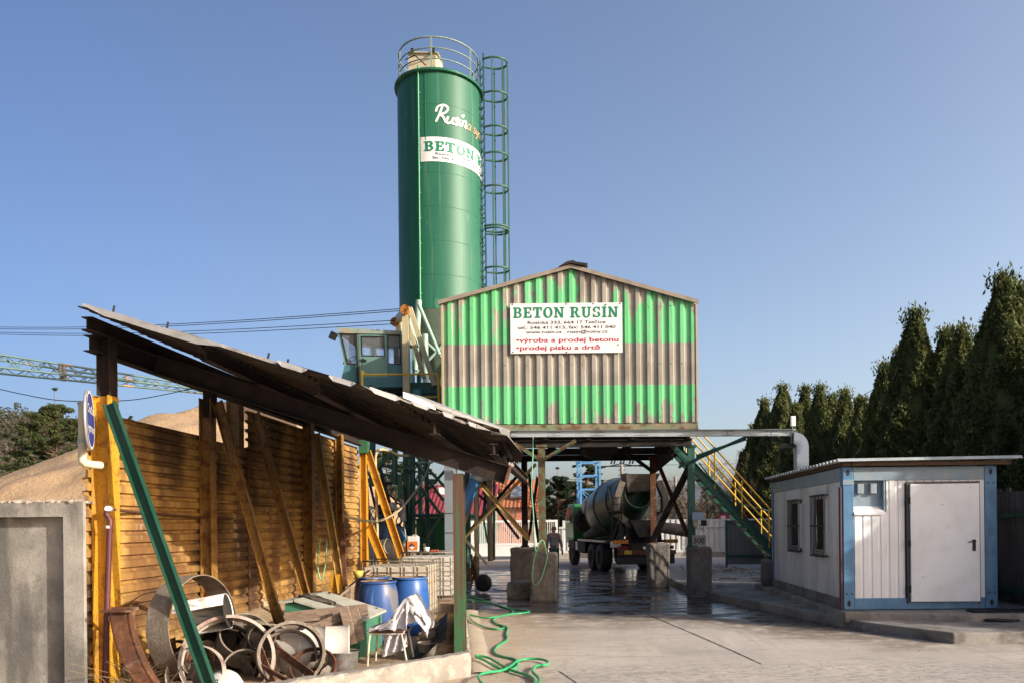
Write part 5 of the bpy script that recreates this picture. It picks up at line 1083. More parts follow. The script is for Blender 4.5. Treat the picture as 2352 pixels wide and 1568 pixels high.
# white corrugated fence
wf = thing('white_fence', 'white corrugated metal fence beyond the truck', 'fence', (P(1480, 1290, 43).x, 43, 0)); k = 43; f = MB()
X0, X1 = P(1284, 1200, k).x, P(1790, 1200, k).x; zt1 = P(1500, 1192, k).z; i = 0; X = X0
while X < X1:
    f.quad((X, k, .3), (X+.12, k, .3), (X+.12, k, zt1), (X, k, zt1)); f.quad((X+.12, k, .3), (X+.15, k-.05, .3), (X+.15, k-.05, zt1), (X+.12, k, zt1)); f.quad((X+.15, k-.05, .3), (X+.27, k-.05, .3), (X+.27, k-.05, zt1), (X+.15, k-.05, zt1)); f.quad((X+.27, k-.05, .3), (X+.3, k, .3), (X+.3, k, zt1), (X+.27, k, zt1)); X += .3
f.build('panels', M('white_fence_sheet', (.62, .61, .57), [((.5, .48, .44), 1, .45, .7, .5, STR)], .5), wf); f = MB(); f.bb((X0, k-.12, .25), (X1, k-.05, .4)); f.bb((X0, k-.1, zt1-.45), (X1, k-.05, zt1-.38)); f.build('rail', m_whpaint, wf)
MB().bb((X0, k-.15, -.03), (X1, k+.15, .28)).build('plinth', m_conc, wf)
bd = thing('red_hoarding', 'small red and white hoarding seen over the white fence', 'hoarding', P(1670, 1190, 43.4)); a, b = P(1651, 1181, 43.4), P(1714, 1193, 43.4); MB().bb((a.x, 43.3, b.z-.1), (b.x, 43.36, a.z)).build('board', M('red_board', (.6, .02, .04), (), .5), bd)
MB().bb((a.x+.1, 43.29, b.z+.06), (a.x+.34, 43.3, a.z-.06)).build('emblem', m_white, bd); vs, fs = text_mesh('Magazín', 1); vs = fit(vs, a.x+.6, b.x-.12, b.z+.06, .18); mk('lettering', [V((v.x, 43.292, v.y)) for v in vs], fs, m_white, bd)
# grey corrugated fence behind the stairs
wf = thing('grey_fence', 'dark grey corrugated fence behind the stair foot', 'fence', (7, 33, 0)); f = MB(); a, b = P(1668, 1195, 33), P(1830, 1195, 33)
X = a.x
while X < b.x: f.bb((X, 33, .1), (X+.11, 33.03, a.z)); f.bb((X+.11, 33.02, .1), (X+.2, 33.04, a.z)); X += .2
f.build('panels', M('grey_fence_sheet', (.17, .165, .16), [((.1, .095, .09), 1.5, .45, .7, .7, STR)], .7), wf); f = MB(); f.bb((a.x-.06, 32.9, 0), (a.x+.03, 33, a.z+.05)); f.build('post', m_dkgreen, wf); f = MB(); f.bb((a.x, 32.92, a.z-.05), (b.x, 32.98, a.z+.02)); f.bb((a.x, 32.92, .45), (b.x, 32.98, .52)); f.build('rail', m_dkgreen, wf)
# blue lattice mast
bm_ = thing('blue_lattice_mast', 'sky blue square lattice mast behind the truck', 'lattice mast', P(1354, 1290, 58)); k = 58; m_bl = M('sky_blue_paint', (.13, .34, .62), [((.1, .26, .5), 2, .45, .7, .6)], .45)
xs = [P(1334, 1100, k).x, P(1378, 1100, k).x]; wd = xs[1]-xs[0]; ztp = 12.5
cor = [(xs[0], k), (xs[1], k), (xs[1], k+wd), (xs[0], k+wd)]; cor = [(x-.25 if y > k else x+.0, y) for x, y in cor]
f = MB()
for x, y in cor: f.bar((x, y, 0), (x, y, ztp), .15, .15)
f.build('upright', m_bl, bm_); f = MB(); zs = [P(1354, v, k).z for v in (1250, 1218, 1186, 1155, 1122, 1091, 1060, 1030)]+[8.8, 10, 11.2, 12.4]
for z in zs:
    for i in range(4): MB().bar((*cor[i], z), (*cor[(i+1) % 4], z), .08, .08).build('crossbar', m_bl, bm_)
f = MB()
for za, zb_ in ((zs[2], zs[4]), (zs[3], zs[4]), (zs[0], zs[1])):
    for i in range(4): f.bar((*cor[i], za), (*cor[(i+1) % 4], zb_), .05, .05); f.bar((*cor[(i+1) % 4], za), (*cor[i], zb_), .05, .05)
f.build('diagonal', m_bl, bm_)
# pole with insulators
po = thing('utility_pole', 'round concrete utility pole with a fan of insulators', 'utility pole', P(1428, 1290, 64)); p = P(1428, 1067, 64); q = V((p.x, 64, 0))
MB().tube(q, p, .2, 10, .13).build('pole', m_conc, po); g = MB()
for i in range(12): g.tube(V((p.x-.3, 64, p.z-.4-i*.42)), V((p.x+.3, 64, p.z-.4-i*.42)), .03, 5)
g.build('rung', m_dark, po); g = MB(); g.bar(p+V((-1.9, 0, -.1)), p+V((1.5, 0, -.05)), .1, .1); g.bar(p+V((-1.2, 0, -.1)), p+V((0, 0, .12)), .08, .08); g.bar(p+V((1.2, 0, -.1)), p+V((0, 0, .12)), .08, .08); g.build('crossarm', m_dark, po); g = MB()
for i in (-1, 0, 1):
    for s in (-.12, .12): MB().tube(p+V((i*.75+s, 0, .1)), p+V((i*.75+s+.16, 0, .62)), .075, 8, .05).build('insulator', m_dark, po)
for s in (-1.9, -1.3): MB().tube(p+V((s, 0, -.1)), p+V((s-.5, 0, -.25)), .09, 8, .05).build('insulator', m_dark, po)
MB().tube(p+V((1.4, 0, -.05)), p+V((1.9, 0, -.12)), .09, 8, .05).build('insulator', m_dark, po)
p3 = thing('wooden_pole', 'plain slim pole right of the truck hopper', 'utility pole', P(1551, 1290, 54)); MB().tube((P(1551, 1090, 54).x, 54, 0), P(1551, 1093, 54), .12, 8, .09).build('pole', m_conc, p3)
for i, (a, b) in enumerate((((1300, 1100, 64), (1552, 1104, 54)), ((1440, 1068, 64), (1800, 1062, 80)), ((1985, 905, 48), (2055, 868, 40)), ((1990, 920, 48), (2060, 890, 40)))):
    o = MB().tube(P(*a), P(*b), .018, 4).build('overhead_wire', m_dark); tag(o, ['thin wire crossing behind the blue mast and truck', 'faint wire leaving the insulator pole to the right', 'upper wire rising to the slim thuja', 'lower wire rising to the slim thuja'][i], 'wire')
# ---------------- open shed: wall, posts, braces, roof ----------------
WX = -5.6
shed = thing('lean_to_shed', 'open lean-to shed with yellow corrugated wall and dark slanting roof', 'shed', (-3.5, 14, 0))
def ribwall(y0, y1, z0, z1, x, name):
    mb = MB(); pit = .150; z = z0; prof = []
    while z < z1:
        for f_, d in ((0, 0), (.1, .045), (.62, .045), (.82, 0)):
            if z+f_*pit < z1: prof.append((z+f_*pit, d))
        z += pit
    n = int((y1-y0)/.35); ys = [y0+(y1-y0)*i/n for i in range(n+1)]
    for i in range(n):
        for (za, da), (zb, db) in zip(prof, prof[1:]):
            w0 = .012*N(ys[i]*.4, za*.3); w1 = .012*N(ys[i+1]*.4, za*.3); u0 = .012*N(ys[i]*.4, zb*.3); u1 = .012*N(ys[i+1]*.4, zb*.3)
            mb.quad((x+da+w0, ys[i], za), (x+da+w1, ys[i+1], za), (x+db+u1, ys[i+1], zb), (x+db+u0, ys[i], zb))
    mb.build(name, m_yelwall, shed)
ribwall(8.72, 11.4, .02, 3.2, WX, 'wall_sheet'); ribwall(11.33, 12.98, .02, 3.17, WX-.005, 'wall_sheet'); ribwall(12.92, 15.5, .02, 3.82, WX, 'wall_sheet'); ribwall(15.47, 19.25, .02, 3.86, WX-.006, 'wall_sheet')
for (x, y, zt_, s, m, w_) in ((-5.46, 8.92, 3.36, 0, m_yel, .2), (-5.46, 11.35, 3.72, 0, m_yelshade, .17), (-5.75, 12.9, 4.0, 0, m_yelshade, .2), (-5.45, 15.46, 3.9, 0, m_yelshade, .18), (-5.45, 17.4, 3.9, 0, m_yelshade, .15), (-5.45, 19.3, 3.9, 0, m_yel, .16)):
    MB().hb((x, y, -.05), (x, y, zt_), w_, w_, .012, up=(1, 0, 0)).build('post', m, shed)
MB().hb((-5.43, 8.92, 3.36), (-5.43, 8.92, 4.02), .15, .15, .012, up=(1, 0, 0)).build('post_extension', m_rustdk, shed)
MB().bb((-5.5, 11.3, 3.45), (-5.35, 11.42, 4.15)).build('post_extension', m_rustdk, shed)
MB().bb((-5.55, 12.88, 3.1), (-5.535, 12.94, .1)).build('joint_strip', m_rust, shed)
g = MB(); g.bar(P(836, 1040, 19.2), P(836, 1010, 19.2), .2, .2); g.build('post_cap', m_grnpost, shed)
# braces: C channels leaning out of the wall
def brc(pt, pb, m, w=.17, d=.07): MB().chan(pt, pb, w, d, .01, up=(0, 1, 0), fx=1).build('brace', m, shed)
def chanb(top, foot, m, w, d):           # web faces the camera, flanges at both edges
    t, f_ = V(top), V(foot); ax = (f_-t).normalized(); s = ax.cross(V((0, 1, 0))).normalized(); mb = MB(); h = w/2
    mb.prism([t-s*h, t+s*h, f_+s*h, f_-s*h], (0, .01, 0))
    for k in (-1, 1): mb.prism([t+s*(h*k-.008), t+s*(h*k+.0), f_+s*(h*k+.0), f_+s*(h*k-.008)], (0, -d, 0))
    mb.build('brace', m, shed)
chanb(P(255, 925, 8.72), P(489, 1582, 8.5), m_brace, .115, .06)
chanb((-5.3, 11.35, 3.68), (-4.3, 11.3, .05), m_yelshade, .125, .06)
chanb((-5.45, 13.0, 3.75), (-4.45, 13.0, .05), m_yelshade, .125, .06)
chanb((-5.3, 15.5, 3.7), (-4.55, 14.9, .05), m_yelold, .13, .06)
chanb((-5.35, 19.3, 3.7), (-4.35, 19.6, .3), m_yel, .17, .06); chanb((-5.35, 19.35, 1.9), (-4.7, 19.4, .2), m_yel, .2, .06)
# beams along the top
MB().hb((-5.5, 8.72, 3.92), (-5.5, 19.4, 3.92), .14, .18, .012).build('wall_beam', m_rustdk, shed)
MB().hb((-5.42, 8.55, 4.09), (-5.3, 16.7, 4.07), .12, .15, .012).build('purlin', m_rustdk, shed)
# roof sheets: ribs run down the slope, near edge cut askew
m_shr = M('old_roof_sheet', (.25, .24, .225), [((.15, .125, .1), 1.2, .4, .62, .8), ((.09, .06, .045), 4, .52, .68, .7), ((.4, .39, .37), 9, .56, .72, .6), (RUST, 5, .66, .74, .7)], .6, .15, .2, 50)
def zroof(X, Y=0): return 4.24-.318*(X+5.44)
YE = [(-6.2, 8.5), (-5.6, 8.42), (-3.56, 8.3), (-2.3, 8.42), (-1.5, 9.06), (-.78, 9.78), (-.3, 10.2)]
def Yedge(X):
    for (a, b), (c, d) in zip(YE, YE[1:]):
        if X <= c: return b+(d-b)*max(0, (X-a))/(c-a)
    return YE[-1][1]
def prof(y, pit=.19, d=.042):
    f_ = (y/pit) % 1; return d*(f_/.15 if f_ < .15 else 1 if f_ < .52 else (.67-f_)/.15 if f_ < .67 else 0)
m_under = M('dark_brown_roof_underside', (.035, .026, .02), [((.07, .05, .035), 3, .45, .7, .8), ((.1, .09, .08), 9, .6, .72, .5)], .85, 0, .2, 40)  # dark brown base for the underside faces only
def roofsheet(xa, xb, dz, seed, ph=0, cr=0., yend=16.8, ye=0, nx=None):
    pit = .19; ys = []; y = 8.1+ph
    while y < yend: ys += [y, y+.15*pit, y+.52*pit, y+.67*pit]; y += pit
    nx = nx or max(5, int((xb-xa)/.16)); vs = []; fs = []
    for y in ys:
        for i in range(nx+1):
            t = i/nx; xe = xb-(max(0, y-9.76))*.165*(1 if xb > -1.6 else 0); X = xa+(xe-xa)*t; Y = max(y, Yedge(X)+ye+.012*N(X*5, seed))
            z = zroof(X)+prof(Y-8.1-ph)+dz+.014*N(X*1.3+seed, Y*2)+.02*N(X*.7, seed)
            if cr and t > .55: k = (t-.55)/.45; z += cr*k*(N(X*5+seed, Y*4)-.5*k*k); Y += cr*k*.5*N(Y*3, X*4+seed); X += cr*.4*k*N(Y*7, seed)
            vs.append((X, Y, z))
    n = nx+1; off = len(vs); vs += [(a, b, c-.005) for a, b, c in vs]
    for j in range(len(ys)-1):
        for i in range(nx):
            a = j*n+i; b = a+n
            if ys[j+1] <= Yedge(vs[a][0])+ye and ys[j+1] <= Yedge(vs[a+1][0])+ye: continue
            fs += [(a, a+1, b+1, b), (a+off, b+off, b+1+off, a+1+off)]
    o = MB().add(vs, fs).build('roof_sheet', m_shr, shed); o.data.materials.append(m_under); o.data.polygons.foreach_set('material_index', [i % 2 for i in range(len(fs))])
roofsheet(-5.43, -4.2, .0, 1, .0); roofsheet(-4.4, -3.05, .03, 2, .07); roofsheet(-3.25, -2.05, .055, 3, .02, .05); roofsheet(-2.25, -.8, .08, 4, .1, .3)
roofsheet(-1.75, -.9, .15, 9, .05, .35, 13.5, .25)
m_edge = M('bright_sheet_edge', (.3, .295, .285), [((.2, .19, .175), 6, .5, .68, .7)], .5, .2, .1, 50)
def strip(xa, xb, dz, h, off, nm='roof_edge_strip'):
    n = 6; mb = MB(); vs = []
    for i in range(n+1):
        X = xa+(xb-xa)*i/n; b = V((X, Yedge(X)+off+.01*N(X*4, 1), zroof(X)+dz+.01*N(X*3, 2))); k = min(1, min(i, n-i)/1.0+.35); vs += [b, b+V((0, -.035, -h*k)), b+V((0, -.03, -h*k)), b+V((0, .01, 0))]
    for i in range(n): a = i*4; mb.add(vs[a:a+8], [(0, 4, 5, 1), (2, 6, 7, 3), (3, 7, 4, 0), (1, 5, 6, 2)])
    mb.build(nm, m_edge, shed)
strip(-5.36, -3.85, .055, .075, -.0); strip(-3.25, -2.95, .085, .06, .0); strip(-2.72, -2.45, .1, .06, .0); strip(-2.3, -2.02, .11, .06, 0); strip(-1.92, -1.74, .13, .05, 0); strip(-1.62, -1.5, .13, .05, 0); strip(-1.36, -1.27, .13, .05, 0)
g = MB(); a, b = V((-2.15, 9.3, zroof(-2.15)+.25)), V((-1.1, 10.1, zroof(-1.1)+.24)); g.prism([a, b, b+V((-.03, 0, -.07)), a+V((0, 0, -.07))], (.1, .5, .03)); g.build('loose_sheet', m_galv, shed)
MB().hb((-5.35, 9.8, zroof(-5.35)-.31), (-.98, 9.84, 2.365+.11), .17, .235, .014).build('rafter', m_rustdk, shed)
MB().box((-.97, 9.84, 2.365+.11), (.02, .19, .25), Matrix.Rotation(R(17), 3, 'Y')).build('rafter_end', m_rust, shed)
MB().hb((-5.2, 12.6, zroof(-5.2)-.28), (-1.4, 12.6, zroof(-1.4)-.28), .15, .2, .014).build('rafter', m_rustdk, shed)
for X, y0_ in ((-4.1, 8.5), (-2.9, 8.55), (-1.75, 9.1), (-1.12, 9.6)): MB().hb((X, y0_, zroof(X)-.085), (X-.12, 16.7, zroof(X)-.085), .1, .14).build('purlin', m_rustdk, shed)
# front post, green and red
q = P(1056, 1491, 9.8); g = MB(); g.hb((q.x, 9.86, .2), (q.x, 9.86, 2.5), .13, .15, .012, up=(0, 1, 0)); g.build('front_post', M('green_red_post', (.1, .055, .035), [((.035, .13, .055), 1.1, .47, .5, .9, (9, 1, .6)), ((.085, .04, .03), 1.8, .5, .56, .8, (4, 1, .35)), (RUSTD, 6, .6, .7, .7)], .6, 0, .2, 50), shed)
g = MB(); 
for X in (-5.1, -4.5, -3.4, -3.2): g.tube((X, Yedge(X)+.1, zroof(X)+.04), (X+.02, Yedge(X)+.1, zroof(X)+.13), .012, 6)
g.build('roof_bolt', m_dark, shed)

# pipes on the wall
pp = thing('handrail_pipe', 'thin rusty pipe running along the yellow wall at mid height', 'pipe', (-5.3, 12, 2)); g = MB()
g.poly(smooth([P(247, 1167, 8.75), P(260, 1169, 8.9), P(330, 1176, 9.8), P(460, 1187, 11.2), P(560, 1190, 12.8), P(700, 1193, 15.5), P(780, 1194, 17.3)]), .018, 7); g.build('pipe', m_rust, pp)
MB().tube(P(247, 1167, 8.72), P(255, 1168, 8.82), .032, 10).build('white_cap', m_white, pp)
rp = thing('red_drain_pipe', 'dark red upright pipe in front of the yellow post', 'pipe', P(243, 1568, 8.6)); MB().poly([P(246, 1172, 8.7), P(244, 1180, 8.7), P(250, 1188, 8.7), P(254, 1195, 8.7), P(252, 1215, 8.7), P(246, 1400, 8.65), P(240, 1585, 8.6)], .03, 10).build('pipe', M('oxide_pipe', (.09, .025, .03), [((.16, .05, .03), 5, .5, .7, .6)], .5), rp); MB().tube(P(250.5, 1206, 8.7), P(250.5, 1212, 8.7), .035, 10).build('white_sleeve', m_white, rp)
hs = MB().poly(smooth([P(735, 1235, 14.9), P(730, 1300, 14.9), P(738, 1330, 14.9), P(748, 1290, 14.9), P(750, 1240, 14.9)]), .012, 6).build('garden_hose', m_hose2); tag(hs, 'pale green hose hanging on the yellow wall behind the green box', 'hose')
pn = MB().prism([P(758, 1316, 15.0), P(794, 1319, 15.0), P(792, 1374, 15.0), P(757, 1373, 15.0)], (0, .02, 0)).build('yellow_plate', m_yel); tag(pn, 'small square yellow plate standing by the wall', 'steel plate')
bs = MB().bar(P(786, 1200, 14.6), P(795, 1390, 14.2), .07, .05).build('steel_bar', m_rust); tag(bs, 'rusty upright bar leaning right of the yellow plate', 'steel bar')
wd = MB().bar(P(775, 1370, 13.9), P(850, 1310, 14.3), .12, .04); wd.bar(P(800, 1345, 14), P(800, 1400, 14), .1, .04); wd = wd.build('broken_planks', m_wood); tag(wd, 'two broken grey planks behind the blue drums', 'planks')

# round blue sign and vent pipe at far left
m_signb = M('sign_blue', (.015, .045, .28), (), .35)
sp_ = thing('round_sign', 'round blue mandatory sign on a beige pipe, turned edge on', 'sign', P(206, 964, 8.4)); c = P(204, 964, 8.35); ax = V((.9, .43, .02)).normalized(); rS = .315
MB().lathe([(0, -.012), (rS, -.012), (rS+.012, .0), (rS, .012), (rS-.022, .014), (rS-.024, .006), (0, .006)], c, ax, 48).build('disc', m_galv, sp_)
MB().lathe([(0, .016), (rS-.03, .016)], c, ax, 48).build('face', m_signb, sp_); MB().lathe([(rS-.03, .018), (rS-.004, .018)], c, ax, 48).build('border', m_white, sp_)
sxx = V((0, 0, 1)).cross(ax).normalized(); szz = ax.cross(sxx)
for s, y in (('Choďte', .07), ('vpravo', -.13)):
    vs, fs = text_mesh(s, 1, 1, .01); vs = fit(vs, -.23, .23, y, .13); mk('lettering', [c+ax*.02+sxx*v.x+szz*v.y for v in vs], fs, m_white, sp_)
bp_ = thing('beige_pipe', 'beige plastic vent pipe with an elbow holding the round sign', 'pipe', P(188, 1060, 8.5)); g = MB(); g.poly([P(190, 925, 8.5), P(190, 1000, 8.5), P(189, 1052, 8.5), P(191, 1060, 8.5), P(196, 1063, 8.5), P(212, 1066, 8.55), P(232, 1068, 8.65)], .043, 14); g.build('pipe', m_cream2, bp_)
for v in (925, 1012): q = P(190, v, 8.5); MB().tube(q-V((0, 0, .02)), q+V((0, 0, .02)), .05, 14).build('clamp', m_tray, bp_)

# precast concrete wall panel at left
cw = thing('concrete_wall', 'grey precast concrete wall with a deep recess at far left', 'wall', (-8, 8.6, 0)); g = MB(); Yw = 8.5; XR = P(196, 1300, Yw).x-.02; ztw = P(100, 1151, Yw).z
rx = P(146, 1300, Yw).x; rz = P(70, 1186, Yw).z
g.prism([(rx, Yw, -.1), (XR, Yw, -.1), (XR, Yw+.05, -.1), (XR-.22, Yw+.35, -.1), (rx, Yw+.35, -.1)], (0, 0, ztw+.1)); g.bb((-10.5, Yw, rz), (rx-.0005, Yw+.35, ztw-.012)); g.bb((-10.5, Yw+.14, -.1), (rx-.0005, Yw+.34, rz-.0005))
o = g.build('panel', M('wall_concrete', (.3, .285, .25), [((.14, .135, .12), 1.1, .42, .58, .85), ((.4, .38, .34), 5, .5, .7, .6), ((.05, .05, .045), 38, .6, .7, .45), ((.08, .08, .075), 2.6, .52, .66, .8, STR)], .9, 0, .6, 40), cw, rough=0)
g = MB(); rr = random.Random(6)
for i in range(190): X = rr.uniform(-7.6, XR-.06); s = rr.uniform(.012, .05); g.lathe([(0, s*.5), (s*.6, s*.4), (s*1.3, 0), (s, -.02)], (X, Yw+rr.uniform(.03, .3), ztw+.003), (rr.gauss(0, .25), rr.gauss(0, .25), 1), 6, smooth=False)
g.build('coping_crust', M('crust', (.42, .36, .28), [((.2, .17, .14), 9, .45, .65, .8)], .95, 0, .8, 40), cw)

# shed floor and low kerb wall
kA, kB, kC = V((-1.43, 9.62, 0)), V((-3.3, 7.62, 0)), V((-2.72, 17.4, 0))
fl = [(-1.6, 9.75), (-3.4, 7.8), (-7.5, 7.8), (-7.5, 8.4), (-5.5, 8.5), (-5.5, 19.3), (-2.9, 19.3), (-2.75, 17.3)]
def floor_h(x, y): return .1+.02*N(x*1.5, y*1.5)+.012*N(x*6, y*6)+(.4*max(0, min(1, (-4.6-x)/1.0))*max(0, min(1, (y-9.6)/3)))*1.0
bmv = grid('shed_floor', -7.6, -1.5, 7.7, 19.4, 60, 110, lambda x, y: (floor_h(x, y) if (x < -1.52-(max(0, 9.7-y))*1.02 and x < -1.5-(y-9.7)*.165) else -.09), m_earth); st(bmv)
kb = thing('kerb_wall', 'low rough concrete kerb wall round the shed floor', 'kerb wall', (-1.5, 9.7, 0))
def kwall(a, b, w, h, n): 
    d = (b-a).normalized(); s = V((-d.y, d.x, 0))*w; mb = MB(); rr = random.Random(9); m_ = int((b-a).length/.1); R_ = []
    for i in range(m_+1):
        p = a.lerp(b, i/m_); j = lambda k=.012: V((rr.uniform(-k, k), rr.uniform(-k, k), rr.uniform(-k, k)))
        R_.append([p+V((0, 0, -.05)), p+V((0, 0, h*.5))+j(), p+V((0, 0, h-.02))+j(), p+s*.12+V((0, 0, h))+j(.008), p+s*.9+V((0, 0, h))+j(.008), p+s+V((0, 0, h-.03))+j(), p+s+V((0, 0, -.05))])
    k = 7; vs = [q for r in R_ for q in r]; fs = [(i*k+j, (i+1)*k+j, (i+1)*k+j+1, i*k+j+1) for i in range(m_) for j in range(k-1)]
    mb.add(vs, fs); mb.add(R_[0], [tuple(range(k))]); mb.add(R_[-1], [tuple(reversed(range(k)))]); return mb
m_kerb = M('kerb_wall_concrete', (.31, .28, .24), [((.2, .18, .15), 1.8, .42, .64, .7), ((.54, .49, .42), 7, .5, .7, .6), ((.14, .12, .1), 24, .62, .72, .7), ((.5, .33, .17), 2.2, .62, .74, .5)], .95, 0, .8, 35)
kwall(kB, kA, .2, .28, 0).build('front_kerb', m_kerb, kb)
k2 = kwall(V((kA.x+.0, kA.y+.0, 0)), kC, .2, .275, 0); k2.build('side_kerb', m_kerb, kb)

# ---------------- things in the shed ----------------
def ring(name, label, c, ax, r, w, t, m, cat='steel hoop', a0=0, a1=None, flange=0, group=None, inner=None):
    prof = [(r, -w/2), (r, w/2), (r-t, w/2), (r-t, -w/2), (r, -w/2)]
    if flange: prof = [(r-flange, -w/2), (r, -w/2), (r, w/2), (r-flange, w/2), (r-flange, w/2-t), (r-t, w/2-t), (r-t, -w/2+t), (r-flange, -w/2+t), (r-flange, -w/2)]
    o = MB().lathe(prof, c, ax, 56, a0, a1).build(name, m); md = o.modifiers.new('w', 'EDGE_SPLIT'); md.split_angle = R(40); tag(o, label, cat, group); return o
m_crust = M('mortar_crusted_steel', (.2, .17, .135), [((.12, .09, .065), 3, .42, .64, .8), ((.3, .27, .23), 9, .52, .7, .7), ((.1, .04, .02), 5, .58, .7, .8)], .92, 0, .8, 45)
m_hoopw = M('pale_scraped_steel', (.4, .35, .3), [((.22, .12, .08), 4, .5, .66, .8), ((.52, .48, .43), 11, .5, .7, .6)], .7, 0, .4, 45)
cA = P(432, 1452, 9.1); ring('steel_hoop', 'tall wide crusted steel hoop standing behind the green brace', V((-4.58, 9.15, .7)), (.98, -.19, .08), .6, .28, .012, m_crust)
ring('steel_hoop', 'thin rusty half hoop leaning on the wall behind the wide hoop', P(372, 1445, 9.45), (.75, -.65, .25), .48, .06, .01, m_rust)
ring('steel_hoop', 'pale barrel hoop with lining plates, nearest to the green brace foot', P(524, 1514, 8.85), (.3, -.88, .34), .5, .17, .02, m_hoopw, flange=.035)
ring('steel_hoop', 'rust streaked narrow hoop left of the green brace foot', P(450, 1545, 8.75), (.1, -.97, .2), .31, .1, .012, m_hoopw)
ring('steel_hoop', 'large upright crusted hoop right of the lined barrel hoop', P(668, 1500, 9.05), (.45, -.87, .18), .37, .22, .014, m_crust, flange=.035)
ring('steel_hoop', 'thin crusted hoop set inside the large right hoop', P(662, 1510, 9.2), (.35, -.9, .25), .33, .1, .01, m_crust, flange=.03)
for c_, ax_, r_, w_, mm, lab in ((P(560, 1470, 9.35), (.5, -.6, .6), .3, .28, m_crust, 'crusted hoop lying askew behind the lined barrel hoop'), (P(618, 1500, 9.5), (.7, -.6, .3), .34, .24, m_crust, 'rusty hoop wedged between the two large hoops'),
    (P(405, 1530, 9.0), (.75, -.6, .2), .3, .12, m_rust, 'small rusty hoop low beside the curved channel'), (P(560, 1540, 8.95), (.5, -.8, .3), .24, .18, m_crust, 'thin crusted hoop low in front of the wedged one'), (P(720, 1530, 9.15), (.2, -.7, .7), .26, .05, m_rust, 'flat rusty ring lying by the zinc tub')):
    ring('steel_hoop', lab.replace('thin crusted', 'small crusted').replace('rusty hoop wedged', 'wide crusted hoop wedged'), c_, ax_, r_, w_, .018, mm)
rr = random.Random(77)
SL = ['left end of the scrap heap', 'foot of the green brace', 'lined barrel hoop', 'small open pails', 'large right hoop', 'white drum', 'zinc tub', 'wide crusted hoop']
SK = [('twisted rusty plate by the ', m_rust), ('crusted strip by the ', m_crust)]
for i, (u, v) in enumerate(((395, 1500), (480, 1490), (545, 1500), (600, 1460), (640, 1530), (725, 1515), (752, 1545), (440, 1500))):
    for j, (pre, mm) in enumerate(SK):
        c = P(u+rr.uniform(-12, 12), v+rr.uniform(-8, 14), rr.uniform(9.1, 9.4)); d = V((rr.gauss(0, 1), rr.gauss(0, .4), rr.gauss(0, .5))).normalized()*rr.uniform(.1, .24)
        q = [c-d, c-d*.3+V((0, -.03, .03)), c+d*.4+V((0, -.02, -.01)), c+d]; wv = d.cross(V((0, 1, .3))).normalized()*rr.uniform(.03, .1); g = MB()
        for a, b in zip(q, q[1:]): g.prism([a-wv, a+wv, b+wv, b-wv], (0, .008, 0))
        o = g.build('scrap_plate', mm); tag(o, pre+SL[i], 'scrap plate', 'loose scrap plates among the hoops')
# lined barrel behind the pale hoop
o = thing('drum_lining', 'open mixer barrel lined with dark wear plates among the hoops', 'barrel', P(510, 1510, 8.8)); cc = P(516, 1512, 9.35); axd = V((-.28, .95, -.05)).normalized()
MB().lathe([(.44, -.35), (.45, 0), (.44, .5), (.4, .52), (.41, 0), (.42, -.34)], cc, axd, 40).build('shell', m_crust, o)
x_ = axd.orthogonal().normalized(); y_ = axd.cross(x_); rr = random.Random(4)
for i in range(12):
    t = i*.5236; g = MB(); e = x_*math.cos(t)+y_*math.sin(t); tt = axd.cross(e)
    for j in range(2): p = cc+e*.375+axd*(-.28+j*.37+.17); g.prism([p-tt*.085-axd*.17, p+tt*.085-axd*.17, p+tt*.085+axd*.16, p-tt*.085+axd*.16], e*.02)
    g.build('wear_plate', m_crust, o)
MB().lathe([(0, .5), (.4, .5)], cc, axd, 40).build('back_plate', m_dark, o)
# curved rusty channel
g = MB(); pts = []
for i in range(13): t = i/12; u = 272+10*t+64*t*t; v = 1402+190*t; pts.append(P(u, v, 8.45-.25*t))
for a, b in zip(pts, pts[1:]): g.prism([a+V((-.1, 0, 0)), a+V((.1, 0, 0)), b+V((.1, 0, 0)), b+V((-.1, 0, 0))], (0, .02, 0)); g.prism([a+V((.1, 0, 0)), a+V((.085, 0, 0)), b+V((.085, 0, 0)), b+V((.1, 0, 0))], (0, .12, 0)); g.prism([a+V((-.1, 0, 0)), a+V((-.085, 0, 0)), b+V((-.085, 0, 0)), b+V((-.1, 0, 0))], (0, .12, 0))
a = pts[0]; g.bb((a.x-.16, a.y-.06, a.z-.01), (a.x+.16, a.y+.01, a.z+.015)); g.bb((a.x-.14, a.y+.1, a.z+.0), (a.x+.14, a.y+.14, a.z+.03)); o = g.build('curved_channel', m_rust); tag(o, 'curved rusty steel channel standing by the red pipe', 'steel channel')
# white pail half lying on the hoops
w_ = thing('cut_white_can', 'cut open white metal can lying across the wide hoop', 'can', P(470, 1425, 8.6)); c = P(468, 1412, 8.98); ax = V((1, .2, .17)).normalized()
MB().lathe([(.205, -.27), (.205, .27), (.2, .27), (.2, -.27)], c, ax, 30, R(-150), R(110)).build('shell', M('chipped_white_enamel', (.6, .58, .54), [((.3, .25, .2), 5, .55, .68, .8), ((.05, .05, .06), 3.4, .56, .64, .8, (1, 1, 4)), (RUST, 14, .64, .7, .8)], .5), w_); MB().lathe([(0, .26), (.2, .26)], c, ax, 30).build('end_plate', m_dark, w_)
